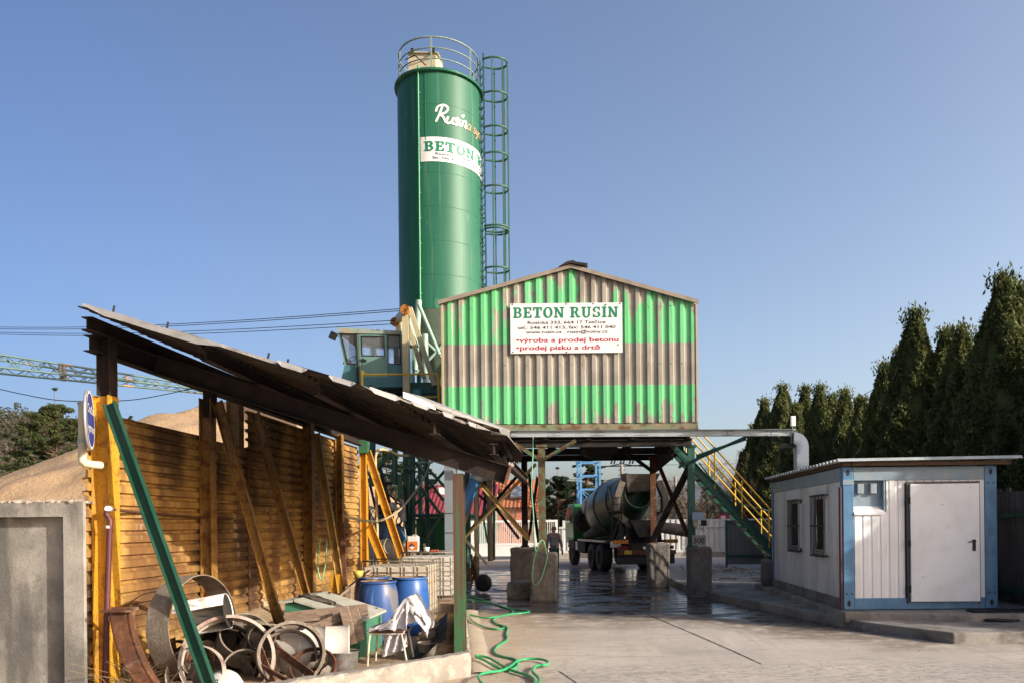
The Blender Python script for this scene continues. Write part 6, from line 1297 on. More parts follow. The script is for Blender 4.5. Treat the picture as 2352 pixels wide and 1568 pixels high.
# split white lump at the very bottom
o = thing('cracked_plaster_cast', 'round white cracked cast lying at the bottom picture edge', 'cast', P(502, 1575, 8.1)); c = P(506, 1572, 8.7)
MB().lathe([(0, .06), (.12, .05), (.19, .02), (.21, -.05), (.2, -.2)], c, (-.1, -.75, .66), 26).build('body', m_whpaint, o)
g = MB(); d = c+V((-.01, -.07, .05)); pts = [V((-.05, -.03, .06)), V((-.02, -.02, .02)), V((.03, -.02, .025)), V((.01, -.01, -.01)), V((.06, 0, -.05)), V((.08, 0, -.1))]; g.poly([d+p for p in pts], .009, 5); g.build('crack', m_black, o)
# small open pails in the heap
for i, (u, v, Y, r, l, lab) in enumerate(((592, 1452, 9.3, .155, .24, 'crusted open pail lying on its side above the hoops'), (563, 1438, 9.7, .13, .2, 'smaller crusted pail behind the one lying on its side'))):
    c = P(u, v, Y); o = MB().lathe([(r*.92, .3*l), (r*.95, -l*.5), (r, -l), (r-.01, -l), (r*.93, -l*.5), (r*.9, .25*l), (0, .25*l)], c, (-.55, .8, .1), 24).build('open_pail', m_crust); tag(o, lab, 'pail')
# loose plates and bars in the heap
rr = random.Random(21); labs = ['long flat crusted bar lying inside the large right hoop', 'crusted plate leaning in the large right hoop', 'angled flat bar below the large right hoop', 'bent crusted plate at the foot of the heap', 'short plate between the hoops', 'thin rod sticking out of the heap']
for i, (a, b, wd, Y) in enumerate((((635, 1490), (720, 1552), .1, 9.0), ((615, 1475), (690, 1560), .2, 9.25), ((600, 1528), (700, 1585), .05, 8.8), ((440, 1530), (470, 1600), .14, 8.8), ((590, 1490), (625, 1580), .16, 9.0), ((372, 1590), (420, 1528), .012, 8.0))):
    o = MB().bar(P(*a, Y), P(*b, Y-.25), wd, .015, up=(0, 1, .3)).build('scrap_plate' if wd > .02 else 'thin_rod', m_crust if i % 2 else m_rust); tag(o, labs[i], 'scrap plate' if wd > .02 else 'rod')
# white drum on its side
o = thing('white_drum', 'white steel drum lying on its side before the planks', 'drum', P(745, 1480, 9.55)); c = P(700, 1470, 9.6); c.z = .1+.262; r = .262
MB().lathe([(0, -.42), (r-.01, -.42), (r, -.41), (r, -.13), (r+.015, -.12), (r, -.11), (r, .16), (r+.015, .17), (r, .18), (r, .43), (r+.008, .44), (r-.01, .45), (r-.02, .43), (0, .42)], c+V((.08, 0, 0)), (1, .3, 0), 40).build('body', M('white_drum_paint', (.5, .49, .46), [((.45, .4, .33), 2.5, .5, .68, .7), ((.2, .12, .08), 7, .64, .72, .7)], .4), o)
q = c+V((-.0, -.1, r-.01)); MB().tube(q, q+V((0, -.02, .03)), .035, 12).build('bung', m_dark, o)
# galvanised tub
m_zinc = M('zinc', (.32, .32, .31), [((.12, .115, .11), 4, .48, .64, .8), ((.45, .45, .44), 10, .55, .7, .5)], .4, .6, .1, 50)
o = thing('zinc_tub', 'low galvanised tub with wire handle and faint red letters', 'tub', (P(783, 1541, 9.4).x, 9.5, .1)); q = V((P(783, 1541, 9.4).x, 9.5, .11)); MB().lathe([(0, .0), (.155, 0), (.165, .06), (.168, .065), (.17, .1), (.18, .225), (.186, .23), (.18, .235), (.172, .22), (.155, .02), (0, .02)], q, (0, 0, 1), 36).build('body', m_zinc, o)
MB().poly([q+V((.19*math.cos(t), .19*math.sin(t)*.8, .24-.02*math.sin(t))) for t in [R(10+i*16) for i in range(11)]], .006, 5).build('handle', m_dark, o)
vs, fs = text_mesh('MEAD', 1); vs = fit(vs, -.55, .25, .1, .075); mk('lettering', [q+V((.182*math.sin(v.x), -.182*math.cos(v.x), v.y)) for v in vs], fs, M('faded_red_letters', (.25, .06, .05), [((.12, .1, .1), 9, .5, .6, .9)]), o)
# green grit box with sloping lid
bx = thing('green_box', 'green steel box with a pale sloping lid, open at one gable', 'storage box', (-3.7, 10.9, .1)); Y0, Y1 = 10.35, 11.5
g = MB(); g.prism([(-3.98, Y0, .1), (-3.0, Y0, .1), (-3.0, Y0, .58), (-3.8, Y0, .84), (-3.98, Y0, .84)], (0, Y1-Y0, 0)); g.build('body', painted('teal_green_box', (.055, .2, .12), .4, .58, .68, .5), bx)
g = MB(); g.prism([(-3.0+.05, Y0-.06, .59), (-3.84, Y0-.06, .87), (-3.84, Y0-.06, .9), (-2.95, Y0-.06, .62)], (0, Y1-Y0+.12, 0)); g.prism([(-3.86, Y0-.06, .862), (-4.04, Y0-.06, .852), (-4.04, Y0-.06, .88), (-3.86, Y0-.06, .89)], (0, Y1-Y0+.12, 0)); lid = g.build('lid', M('pale_lid', (.42, .42, .36), [((.3, .32, .26), 2, .42, .66, .7), ((.2, .17, .12), 6, .58, .7, .7), ((.5, .49, .43), 9, .55, .7, .5)], .7, 0, .2, 40), bx)
g = MB(); g.bb((-3.012, 11.1, .3), (-2.985, 11.2, .38)); g.tube((-2.98, 11.3, .55), (-2.97, 11.3, .3), .012, 6); g.build('latch', m_grnpost, bx); g = MB(); rr = random.Random(3)
g.prism([(-3.98, 10.85, .895), (-3.9, 10.72, .895), (-3.8, 10.6, .905), (-3.45, 10.62, .8), (-3.42, 10.75, .79), (-3.8, 10.85, .9), (-3.9, 10.95, .9)], (0, 0, .02)); o = g.build('old_glove', M('dirty_cloth', (.06, .05, .04), [((.13, .11, .09), 9, .45, .65, .8)], .95, 0, .6, 50), rough=.012); tag(o, 'crumpled dark rag lying on the green box lid', 'rag')
for X, Y, Z in ((-3.74, 11.42, .89), (-3.93, 10.5, .88), (-3.06, 11.42, .655)): MB().tube((X, Y, Z-.01), (X, Y, Z+.012), .02, 8).build('lid_bolt', m_dark, bx)
# wooden crate side
cr = thing('wooden_planks', 'grey plank frame leaning on the green box front', 'plank frame', P(790, 1480, 10.1))
for (a, b, w1, Y0_, Y1_) in (((655, 1418), (845, 1399), .15, 10.2, 10.2), ((640, 1442), (812, 1430), .1, 10.22, 10.22), ((700, 1450), (790, 1412), .11, 10.1, 10.12)): MB().bar(P(*a, Y0_), P(*b, Y1_), .03, w1, up=(0, 0, 1)).build('plank', m_wood, cr)
for (a, b, w1, Y0_) in (((789, 1393), (812, 1478), .115, 10.05), ((812, 1398), (830, 1470), .12, 10.09)): MB().bar(P(*a, Y0_), P(*b, Y0_-.04), w1, .03, up=(0, 1, 0)).build('board', m_wood, cr)
# blue drums
def drum(x, y, z, label, m, topm, first):
    o = thing('blue_drum', label, 'drum', (x, y, z), 'blue plastic drums beside the white tanks'); r = .29
    MB().lathe([(0, 0), (r-.03, 0), (r-.01, .03), (r, .12), (r+.012, .3), (r+.016, .5), (r+.01, .7), (r-.01, .82), (r-.03, .87), (r-.035, .885), (r-.012, .89), (r-.005, .905), (r-.012, .92), (r-.04, .925)], (x, y, z), n=48).build('body', m, o)
    MB().lathe([(r-.04, .924), (r-.05, .9), (0, .89)], (x, y, z), n=32).build('lid', topm, o); return o
m_bluep = M('blue_plastic', (.02, .085, .3), [((.05, .14, .38), 2, .42, .62, .7), ((.2, .2, .2), 3, .6, .72, .5, (1, 1, .3))], .35, 0, .05, 30)
m_bluem = M('mud_streaked_blue_plastic', (.025, .075, .24), [((.17, .16, .14), 3.1, .53, .62, .8, (1, 1, .35)), ((.25, .38, .6), 4, .6, .68, .6, (1, 1, .3))], .4, 0, .1, 30)
m_scum = M('drum_scum', (.16, .1, .06), [((.3, .22, .15), 5, .45, .65, .8), ((.05, .035, .025), 9, .5, .65, .8)], .9, 0, .6, 40)
drum(-3.17, 11.92, .1, 'mud streaked blue drum at the front, nearest to the green box', m_bluem, m_scum, 1); drum(-2.87, 12.75, .1, 'clean bright blue drum behind the chair', m_bluep, m_scum, 0); drum(-3.52, 12.95, .1, 'blue drum at the back left with debris on its lid', m_bluem, m_scum, 0)
g = MB(); rr = random.Random(2)
for i in range(14): g.box((-3.52+rr.uniform(-.2, .2), 12.95+rr.uniform(-.2, .15), 1.02), (rr.uniform(.04, .12), .05, rr.uniform(.015, .05)), Matrix.Rotation(rr.random()*3, 3, 'Z'))
o = g.build('debris', m_scum); tag(o, 'brown debris heaped on the back left blue drum', 'debris')
o = MB().lathe([(0, 0), (.06, 0), (.09, .1), (.085, .1), (.055, .01), (0, .01)], (-3.72, 12.8, 1.03), n=16).build('yellow_tub', M('yellow_tub', (.55, .45, .1), (), .5)); tag(o, 'small yellow plastic tub on the back left drum', 'tub')
# white caged tanks
def ibc(x, y, w, d, z, h, label, dirty):
    o = thing('caged_tank', label, 'liquid tank', (x+w/2, y+d/2, z), 'white caged liquid tanks')
    mb = MB(); nx = 4; mb.bb((x+.022, y+.05, z+.1), (x+w-.022, y+d-.03, z+h-.1)); t = mb.build('tank', M('tank_plastic_'+('dirty' if dirty else 'clean'), (.58, .56, .51) if not dirty else (.5, .46, .38), [((.5, .4, .27), 2.4, .5, .66, .8 if dirty else .3, STR), ((.75, .74, .7), 4, .5, .7, .4)], .4), o, weld=True, bevel=.05)
    n = 5; g = MB()
    for i in range(n+1):
        X = x+w*i/n
        for Y in (y, y+d): g.tube((X, Y, z+.02), (X, Y, z+h), .009, 6)
    for i in range(1, 4):
        Y = y+d*i/4
        for X in (x, x+w): g.tube((X, Y, z+.02), (X, Y, z+h), .009, 6)
    for j in range(6):
        Z = z+.03+(h-.04)*j/5; g.poly([V((x, y, Z)), V((x+w, y, Z)), V((x+w, y+d, Z)), V((x, y+d, Z))], .009 if j < 5 else .015, 6, True)
    g.build('cage', M('cage_steel_'+str(x), (.2, .18, .15), [((.1, .06, .04), 5, .5, .7, .7)], .6, .3), o)
    for i in range(n):           # bulging cells pressed into the wall
        for j in range(4):
            X0_, X1_ = x+w*i/n+.02, x+w*(i+1)/n-.02; Z0, Z1 = z+.1+(h-.2)*j/4, z+.1+(h-.2)*(j+1)/4-.02
            MB().bb((X0_, y+.022, Z0), (X1_, y+.06, Z1)).build('cell', bpy.data.materials['tank_plastic_'+('dirty' if dirty else 'clean')], o, bevel=.018)
    return o
ibc(-4.22, 14.8, 1.26, 1.0, .1, 1.1, 'dirty open topped caged tank behind the blue drums', True); ibc(-4.3, 18.2, 1.2, 1.0, .12, 1.12, 'cleaner caged tank with canister on top, behind the dirty one', False)
cn = thing('canister', 'white canister with an orange hazard label on the rear tank', 'canister', P(950, 1263, 18.4)); a, b = P(937, 1228, 18.4), P(962, 1264, 18.4); z0_ = 1.25
MB().bb((a.x, 18.3, z0_), (b.x, 18.5, z0_+.36)).build('body', m_whpaint, cn, bevel=.02); MB().bb((a.x+.002, 18.292, z0_+.04), (b.x-.002, 18.298, z0_+.24)).build('label', M('orange_label', (.6, .17, .04), (), .5), cn)
mx = (a.x+b.x)/2-.01; MB().prism([(mx-.06, 18.286, z0_+.11), (mx, 18.286, z0_+.05), (mx+.06, 18.286, z0_+.11), (mx, 18.286, z0_+.17)], (0, .003, 0)).build('diamond', m_white, cn); g = MB()
for i in range(5): g.bb((mx-.055+i*.025, 18.28, z0_+.12), (mx-.043+i*.025, 18.283, z0_+.16+.02*(2-abs(i-2))))
g.build('mark', m_black, cn); MB().tube((a.x+.05, 18.4, z0_+.35), (a.x+.05, 18.4, z0_+.39), .03, 10).build('cap', m_dark, cn); MB().poly([V((a.x+.1, 18.4, z0_+.35)), V((a.x+.12, 18.4, z0_+.39)), V((b.x-.04, 18.4, z0_+.385)), V((b.x-.03, 18.4, z0_+.35))], .012, 6).build('grip', m_whpaint, cn)
pt = thing('paint_pot', 'small white pot with a brush on the rear tank', 'pot', P(980, 1264, 18.4)); q = P(980, 1264, 18.4); MB().lathe([(0, 0), (.055, 0), (.07, .1), (.062, .1), (.05, .01), (0, .01)], (q.x, 18.4, 1.25), n=20).build('pot', m_white, pt); MB().bar((q.x-.02, 18.4, 1.3), (q.x-.06, 18.38, 1.44), .05, .03).build('brush', m_grnpale, pt)
o = MB().bb((P(990, 1260, 18.4).x, 18.35, 1.25), (P(1006, 1260, 18.4).x, 18.5, 1.28)).build('red_cloth', M('red_cloth', (.45, .08, .05), (), .8), rough=.008); tag(o, 'small red cloth beside the white pot', 'cloth')
# chair
ch = thing('chair', 'steel tube chair with brown seat draped with a white cloth', 'chair', (-2.5, 10.05, .1)); m_tube = M('cream_tube', (.55, .5, .4), [((.3, .2, .12), 8, .56, .68, .7)], .45)
pF, pB_ = -2.72, -2.32
for Y in (9.82, 10.2):
    q0 = V((pF-.03, Y, .1)); q1 = V((pF+.0, Y, .46)); q2 = V((pF+.05, Y, .5)); q3 = V((pB_-.02, Y, .5)); q4_ = V((pB_+.03, Y, .53)); q5_ = V((pB_+.06, Y, .62)); q6 = V((pB_+.09, Y, .92))
    MB().poly(smooth([q0, q1, q2, q3, q4_, q5_, q6], 4), .0125, 8).build('leg', m_tube, ch); MB().poly([V((pB_-.0, Y, .5)), V((pB_+.07, Y, .1))], .0125, 8).build('leg', m_tube, ch)
MB().prism([(pF-.01, 9.8, .515), (pB_+.02, 9.8, .515), (pB_+.02, 9.8, .55), (pF-.01, 9.8, .55)], (0, .42, 0)).build('seat', M('brown_seat', (.1, .045, .03), (), .5), ch, bevel=.01)
MB().prism([(pB_+.085, 9.8, .72), (pB_+.1, 9.8, .72), (pB_+.115, 9.8, .93), (pB_+.1, 9.8, .93)], (0, .42, 0)).build('backrest', M('brown_back', (.1, .045, .03)), ch, bevel=.006)
# draped cloth: strip over the backrest with folds, falling to the seat on one side
cl = []; nU, nV = 26, 34; path = smooth([V((pF-.02, 0, .565)), V((pF+.1, 0, .6)), V((pB_-.14, 0, .68)), V((pB_-.02, 0, .84)), V((pB_+.08, 0, .955)), V((pB_+.15, 0, .93)), V((pB_+.24, 0, .78)), V((pB_+.33, 0, .62)), V((pB_+.3, 0, .52))], 4)
for i, p in enumerate(path):
    for j in range(nV+1):
        t = j/nV; y = 9.72+.5*t+.05*N(i*.2, j*.2); k = i/len(path); amp = .035*(1-abs(k-.55)*.6); f_ = math.sin(t*19+i*.25)*amp+.03*N(i*.35, j*.4)
        side = .14*max(0, (.12-t)/.12)+.05*max(0, (t-.9)/.1)
        cl.append((p.x+f_*.6, y, p.z+f_*.5-side*(1 if .3 < k < .9 else .3)))
n = len(path); fs = [(i*(nV+1)+j, i*(nV+1)+j+1, (i+1)*(nV+1)+j+1, (i+1)*(nV+1)+j) for i in range(n-1) for j in range(nV)]
m_cloth = M('white_cloth', (.48, .47, .49), [((.45, .42, .42), 7, .5, .7, .6)], .9, 0, .3, 30)
o = mk('draped_cloth', cl, fs, m_cloth, None, [True]*len(fs)); md = o.modifiers.new('s', 'SOLIDIFY'); md.thickness = .004; tag(o, 'white crumpled cloth draped over the chair back', 'cloth')
vs = []; top = path[2:-4]; nn = len(top)
for i, p in enumerate(top):
    for j in range(13):
        t = j/12; k = i/(nn-1); zb_ = .56 if p.x < pB_+.06 else .56+.16*(p.x-pB_-.06)/.15; zb_ = min(zb_, p.z-.02)
        vs.append((p.x+.03*math.sin(i*1.1)*t+.025*N(i*.5, j*.3), 9.73-.05*math.sin(i*.9+2*t)*t+.02*N(i*.4, j*.5, 2), p.z+(zb_-p.z)*t+.015*math.sin(i*1.3)*t))
cf = [(i*13+j, (i+1)*13+j, (i+1)*13+j+1, i*13+j+1) for i in range(nn-1) for j in range(12)]
mk('cloth_fold', vs, cf, m_cloth, o, [True]*len(cf))
vs = []; nU = 14
for i in range(14):
    for j in range(15): t = j/14; vs.append((pF+.17+.3*t+.02*N(i*.5, j*.5)-.02*i/13, 9.83+.03*math.sin(t*17+i*.3)+.05*i/13, .51-.3*i/13*(1-.35*t+.15*N(j*.4, 3))))
o = mk('hanging_cloth', vs, [(i*15+j, i*15+j+1, (i+1)*15+j+1, (i+1)*15+j) for i in range(13) for j in range(14)], m_cloth, None, [True]*182); tag(o, 'white rag hanging below the chair seat', 'cloth')
# bucket, wood blocks, tarp, coil
bk = thing('plastic_bucket', 'stained beige bucket with handle right of the chair', 'bucket', (-2.1, 10.35, .1)); q = V((P(980, 1500, 10.3).x, 10.35, .1)); MB().lathe([(0, 0), (.095, 0), (.125, .2), (.137, .2), (.137, .215), (.12, .215), (.09, .015), (0, .015)], q, n=28).build('body', M('stained_bucket', (.45, .4, .32), [((.2, .16, .12), 4, .46, .62, .85)], .7), bk); MB().poly([q+V((-.13+.26*i/8, -.02-.12*math.sin(math.pi*i/8), .2-.1*math.sin(math.pi*i/8))) for i in range(9)], .006, 5).build('handle', m_galv, bk)
g = MB()
q = P(985, 1470, 10.9)
for i, (u0, u1, v0, v1, Y, lab) in enumerate(((961, 1000, 1453, 1482, 10.9, 'short square wood block in front of the stack'), (968, 1006, 1441, 1476, 11.3, 'grey wood block behind the short one'), (972, 1012, 1434, 1441, 11.3, 'flat brown board on top of the grey wood block'))):
    a, b = P(u0, v0, Y), P(u1, v1, Y); o = MB().bb((a.x, Y, b.z), (b.x, Y+.25, a.z)).build('wood_block' if i < 2 else 'wood_board', m_wood, bevel=.006); tag(o, lab, 'wood block')
vs = []; nu, nv = 36, 16
for i in range(nu+1):
    for j in range(nv+1):
        t = i/nu; s = j/nv; Y = 9.95+3.2*t; Xk = -1.72-(Y-9.7)*.165; X = Xk-.02-.5*s*(1-.2*t); Z = .3*(1-s)**1.6+.12+.14*math.sin(math.pi*min(1, t*1.1))*(1-s)+.035*math.sin(i*.9+s*5)*s*(1-s)*4+.03*N(i*.3, j*.4); vs.append((X, Y, Z))
o = mk('black_tarp', vs, [(i*(nv+1)+j, (i+1)*(nv+1)+j, (i+1)*(nv+1)+j+1, i*(nv+1)+j+1) for i in range(nu) for j in range(nv)], M('black_tarp', (.02, .018, .016), [((.07, .055, .04), 4, .45, .65, .8)], .75, 0, .3, 20), None, [True]*(nu*nv)); tag(o, 'black tarpaulin heaped against the kerb right of the bucket', 'tarpaulin')
q = P(888, 1498, 10.4); o = MB().poly([V((q.x+.1*math.cos(t*.5236)*(1-.05*(t//12)), 10.5+.1*math.sin(t*.5236), .115+.003*t)) for t in range(30)], .012, 6).build('rope_coil', m_cream2); tag(o, 'small coil of pale rope on the earth by the green box', 'rope')
# weeds at the foot of the wall
pts = [P(random.uniform(250, 330), random.uniform(1500, 1590), random.uniform(8.3, 8.9)) for i in range(12)]
g = MB()
for p in pts:
    for k in range(5): d = V((random.gauss(0, .1), random.gauss(0, .1), random.uniform(.15, .35))); g.poly([V((p.x, p.y, .1)), V((p.x, p.y, .1))+d*.6, V((p.x, p.y, .1))+d+V((d.x, d.y, 0))], .003, 3)
o = g.build('dry_weeds', M('dry_straw', (.2, .15, .08))); st(o, 'stuff')

# loose stones on the yard and puddle edge grit
g = MB(); rr = random.Random(44)
for i in range(420):
    u = rr.uniform(1080, 2150); v = rr.uniform(1395, 1566); p = G(u, v, .0)
    if rr.random() < .5: p = G(rr.uniform(1090, 1260), rr.uniform(1390, 1566), 0)
    s = rr.uniform(.004, .014); g.lathe([(0, s*.8), (s*.8, s*.3), (s, 0)], p, (rr.gauss(0, .2), rr.gauss(0, .2), 1), 5, smooth=False)
st(g.build('grit', m_kerb), 'stuff')
vs = [p for p in []]
# dirt bank between kerb and concrete
st(grid('dirt_bank', -2.7, -.4, 9.75, 17, 70, 120, lambda x, y: bank(x, y) if x > -1.45-(y-9.7)*.165 else -.06, M('pale_dirt', (.48, .41, .31), [((.38, .31, .22), 3, .42, .65, .7), ((.52, .46, .37), 12, .55, .7, .5)], .95, 0, .6, 40)))
# debris by the stair foot
g = MB(); rr = random.Random(5)
for i in range(38):
    p = V((rr.uniform(3.1, 5.6), rr.uniform(20.6, 29), .2)); g.bar(p, p+V((rr.gauss(0, .35), rr.gauss(0, .3), rr.uniform(-.02, .14))), .03, .03)
st(g.build('scrap_wood_litter', m_wood), 'stuff')
q = P(1758, 1307, 19.6); o = MB().lathe([(0, -.12), (.36, -.12), (.4, -.08), (.4, .08), (.36, .12), (0, .12)], (q.x, 19.5, .55), (1, -.15, 0), 30).build('millstone', m_block); tag(o, 'round concrete disc leaning at the rear cabin corner', 'concrete disc')
# ---------------- mixer truck ----------------
trk = thing('mixer_truck', 'muddy green and grey concrete mixer truck seen from behind', 'truck', (2.2, 29.0, 0)); MT = Matrix.Translation((2.2, 29.0, 0)) @ Matrix.Rotation(R(13.5), 4, 'Z')
class TB(MB):
    def build(s, *a, **k):
        s.v = [tuple(MT @ V(p)) for p in s.v]; return MB.build(s, *a, **k)
m_cabg = M('truck_green', (.03, .17, .06), [((.05, .24, .09), 2, .45, .7, .6), ((.2, .17, .12), 3, .56, .72, .6)], .35)
m_drum = M('muddy_green_drum', (.018, .07, .045), [((.11, .11, .095), 1.1, .44, .6, .75), ((.25, .22, .17), 4, .56, .7, .6), ((.05, .16, .09), 2, .55, .7, .6)], .38, 0, .15, 30)
m_mud = M('mortar_grey_steel', (.13, .115, .095), [((.2, .18, .15), 4, .46, .66, .8), ((.09, .075, .06), 7, .52, .68, .8)], .85, 0, .5, 30)
m_tyre = M('dusty_tyre', (.035, .033, .031), [((.1, .09, .075), 5, .45, .65, .8)], .85, 0, .3, 40)
def wheel(x, y, r=.53, w_=.36, name='wheel'):
    g = TB(); g.lathe([(r*.55, -w_/2+.03), (r*.9, -w_/2), (r, -w_/2+.05), (r, w_/2-.05), (r*.9, w_/2), (r*.55, w_/2-.03), (r*.55, -w_/2+.03)], (x, y, r-.0), (1, 0, 0), 32); t = g.build(name, m_tyre, trk)
    g = TB(); g.lathe([(0, -.05), (.13, -.06), (.14, -.02), (r*.5, .0), (r*.56, -w_/2+.04), (r*.56, w_/2-.04), (r*.4, .04), (0, .04)], (x, y, r), (1, 0, 0), 24); g.build('rim', m_mud, t)
for x in (-1.07, 1.07):
    for y in (2.1, 3.45): wheel(x*.97, y, .53, .42)
    wheel(x, 7.2, .53, .32)
g = TB()
for x in (-.42, .42): g.bb((x-.05, .2, .85), (x+.05, 8.6, 1.12))
g.bb((-.5, .15, .82), (.5, .25, 1.12)); 
for y in (1, 3, 5): g.bb((-.42, y, .9), (.42, y+.1, 1.05))
g.bb((-1.2, .9, 1.13), (-.5, 5.6, 1.2)); g.bb((.5, .9, 1.13), (1.2, 5.6, 1.2)); g.build('chassis', m_dark, trk)
g = TB(); g.bb((-1.24, 1.2, 1.14), (-1.16, 5.8, 1.22)); g.bb((1.16, 1.2, 1.14), (1.24, 5.8, 1.22)); g.build('side_rail', m_galv, trk)
g = TB(); g.bb((-1.0, .12, .7), (1.25, .24, .86)); g.build('rear_bumper', m_rust, trk)
g = TB(); g.bb((-1.0, .2, .34), (1.22, .22, .7)); g.build('mud_flap', m_black, trk)
for s in (-1, 1): g = TB(); g.bb((s*.85, 1.45, .35), (s*1.25, 1.47, 1.0)); g.build('mud_flap', m_black, trk)
g = TB(); g.bb((-1.25, .3, .98), (-.85, .34, 1.2)); g.build('mudguard_plate', m_whpaint, trk)
m_or = M('orange_reflector', (.42, .1, .01)); m_ye = M('yellow_reflector', (.42, .28, .03)); 
for (xa, xb) in ((-1.2, -.62), (.82, 1.32)):
    g = TB(); g.bb((xa, .1, 1.12), (xb, .12, 1.26)); b_ = g.build('marker_board', m_or, trk); g = TB()
    for i in range(4): X = xa+(xb-xa)*(i+.15)/4; g.prism([(X, .09, 1.13), (X+.05, .09, 1.13), (X+.11, .09, 1.25), (X+.06, .09, 1.25)], (0, .008, 0))
    g.build('stripe', m_ye, b_)
for x in (-.82, .95): g = TB(); g.bb((x-.2, .08, .9), (x+.2, .14, 1.03)); g.build('tail_light', M('tail_light_red', (.12, .008, .008), (), .3), trk)
g = TB(); g.bb((-.78, .08, .72), (-.5, .1, .86)); g.build('number_plate', m_ye, trk)
g = TB(); g.tube((.0, .1, .95), (.0, .14, .95), .06, 12); g.build('reverse_lamp', m_white, trk)
# drum: axis rises to the rear
ca, cb = V((0, 6.1, 2.15)), V((0, .75, 2.98)); ax = (cb-ca).normalized(); L = (cb-ca).length
g = TB(); g.lathe([(0, 0), (.35, .0), (.75, .35), (1.02, .9), (1.17, 1.5), (1.2, 2.1), (1.15, 2.9), (1.02, 3.6), (.8, 4.4), (.62, L-.2), (.55, L), (.5, L), (.55, L-.4), (.3, L-.8), (0, L-.8)], ca, ax, 48); g.build('mixing_drum', m_drum, trk)
for t, r in ((1.5, 1.18), (2.9, 1.16), (4.0, .93)): g = TB(); g.lathe([(r, -.03), (r+.02, -.02), (r+.02, .02), (r, .03)], ca+ax*t, ax, 48); g.build('drum_band', m_dark, trk)
# hexagonal frame and hopper at the mouth
hx = [V((1.0*math.cos(R(a_))*1.0, .55, 2.55+1.0*math.sin(R(a_)))) for a_ in (0, 60, 120, 180, 240, 300)]
hx = [V((-.95, .6, 2.25)), V((-.92, .6, 2.85)), V((-.72, .55, 3.45)), V((.72, .55, 3.45)), V((.98, .6, 2.85)), V((.98, .6, 2.25)), V((.35, .6, 1.75)), V((-.35, .6, 1.75))]
g = TB()
for i in range(8):
    if i == 2: continue
    a_, b_ = hx[i], hx[(i+1) % 8]; g.bar(a_, b_, .24, .3, up=(0, 1, 0))
g.build('mouth_frame', m_mud, trk)
g = TB(); g.prism([(-.55, .35, 3.72), (.65, .35, 3.72), (.42, .75, 3.1), (-.38, .75, 3.1)], (0, .05, 0)); g.prism([(-.62, .3, 3.74), (-.52, .3, 3.74), (-.36, .7, 3.05), (-.44, .7, 3.05)], (0, .7, 0)); g.prism([(.72, .3, 3.74), (.62, .3, 3.74), (.4, .7, 3.05), (.48, .7, 3.05)], (0, .7, 0)); g.prism([(-.6, 1.05, 3.74), (.7, 1.05, 3.74), (.42, 1.0, 3.05), (-.38, 1.0, 3.05)], (0, .04, 0)); g.build('loading_hopper', m_mud, trk)
g = TB(); g.prism([(-.5, .3, 2.0), (.5, .3, 2.0), (.2, .1, 1.35), (-.2, .1, 1.35)], (0, .5, 0)); g.build('discharge_funnel', m_dark, trk)
g = TB(); p, q = V((.35, .0, 1.75)), V((1.75, -.1, 1.55)); g.lathe([(.2, 0), (.24, 1.4), (.225, 1.4), (.185, 0)], p, q-p, 20); g.build('discharge_chute', m_mud, trk)
g = TB(); g.lathe([(.12, 0), (.36, 1.0), (.34, 1.0), (.1, 0)], (-1.25, 4.4, 1.35), (.75, -.45, .35), 18); g.build('spare_chute', m_mud, trk)
for x in (-.75, .75):
    g = TB(); g.bar((x, .55, 1.15), (x*.95, .7, 2.3), .14, .14); g.bar((x, 1.8, 1.15), (x*.9, .8, 2.2), .1, .1); g.build('support_leg', m_dark, trk)
g = TB(); g.bb((-.5, .5, 1.1), (.5, .9, 1.9)); g.build('rear_machinery', m_dark, trk)
g = TB()
for x in (-1.18, -.8): g.poly([V((x, .4, .9)), V((x, .35, 2.0)), V((x+.05, .42, 2.6)), V((x+.1, .8, 3.25)), V((x+.2, 1.3, 3.3))], .02, 6)
for i in range(8): z = 1.15+i*.24; g.tube((-1.18, .36, z), (-.8, .36, z), .016, 6)
g.bb((-1.25, .3, 2.3), (-.75, .75, 2.33)); g.poly([V((-1.2, .5, 2.35)), V((-1.25, .6, 3.2)), V((-1.0, 1.5, 3.35))], .018, 6); g.build('ladder', m_dark, trk)
# tank, cab, spare wheel
g = TB(); g.lathe([(0, -.95), (.25, -.93), (.36, -.82), (.38, -.7), (.38, .7), (.36, .82), (.25, .93), (0, .95)], (0, 6.05, 2.62), (1, 0, 0), 28); g.build('water_tank', m_galv, trk)
g = TB(); g.bb((-1.2, 6.75, 1.2), (1.2, 8.55, 2.35)); g.prism([(-1.2, 6.75, 2.35), (-1.2, 8.5, 2.35), (-1.16, 8.15, 2.78), (-1.16, 6.78, 2.78)], (2.36, 0, 0)); g.bb((-1.2, 6.9, 1.0), (1.2, 8.5, 1.2)); g.build('cab', m_cabg, trk, weld=True, bevel=.05)
g = TB(); g.prism([(-1.215, 7.35, 1.95), (-1.215, 8.25, 1.95), (-1.2, 7.98, 2.6), (-1.2, 7.35, 2.6)], (.02, 0, 0)); g.build('side_window', m_dglass, trk)
g = TB(); g.bb((-.9, 6.735, 2.0), (-.35, 6.745, 2.5)); g.build('rear_window', m_dglass, trk)
g = TB(); g.bb((-1.55, 8.2, 1.75), (-1.4, 8.3, 2.25)); g.tube((-1.45, 8.25, 2.2), (-1.2, 8.3, 2.3), .015, 6); g.build('mirror', m_black, trk)
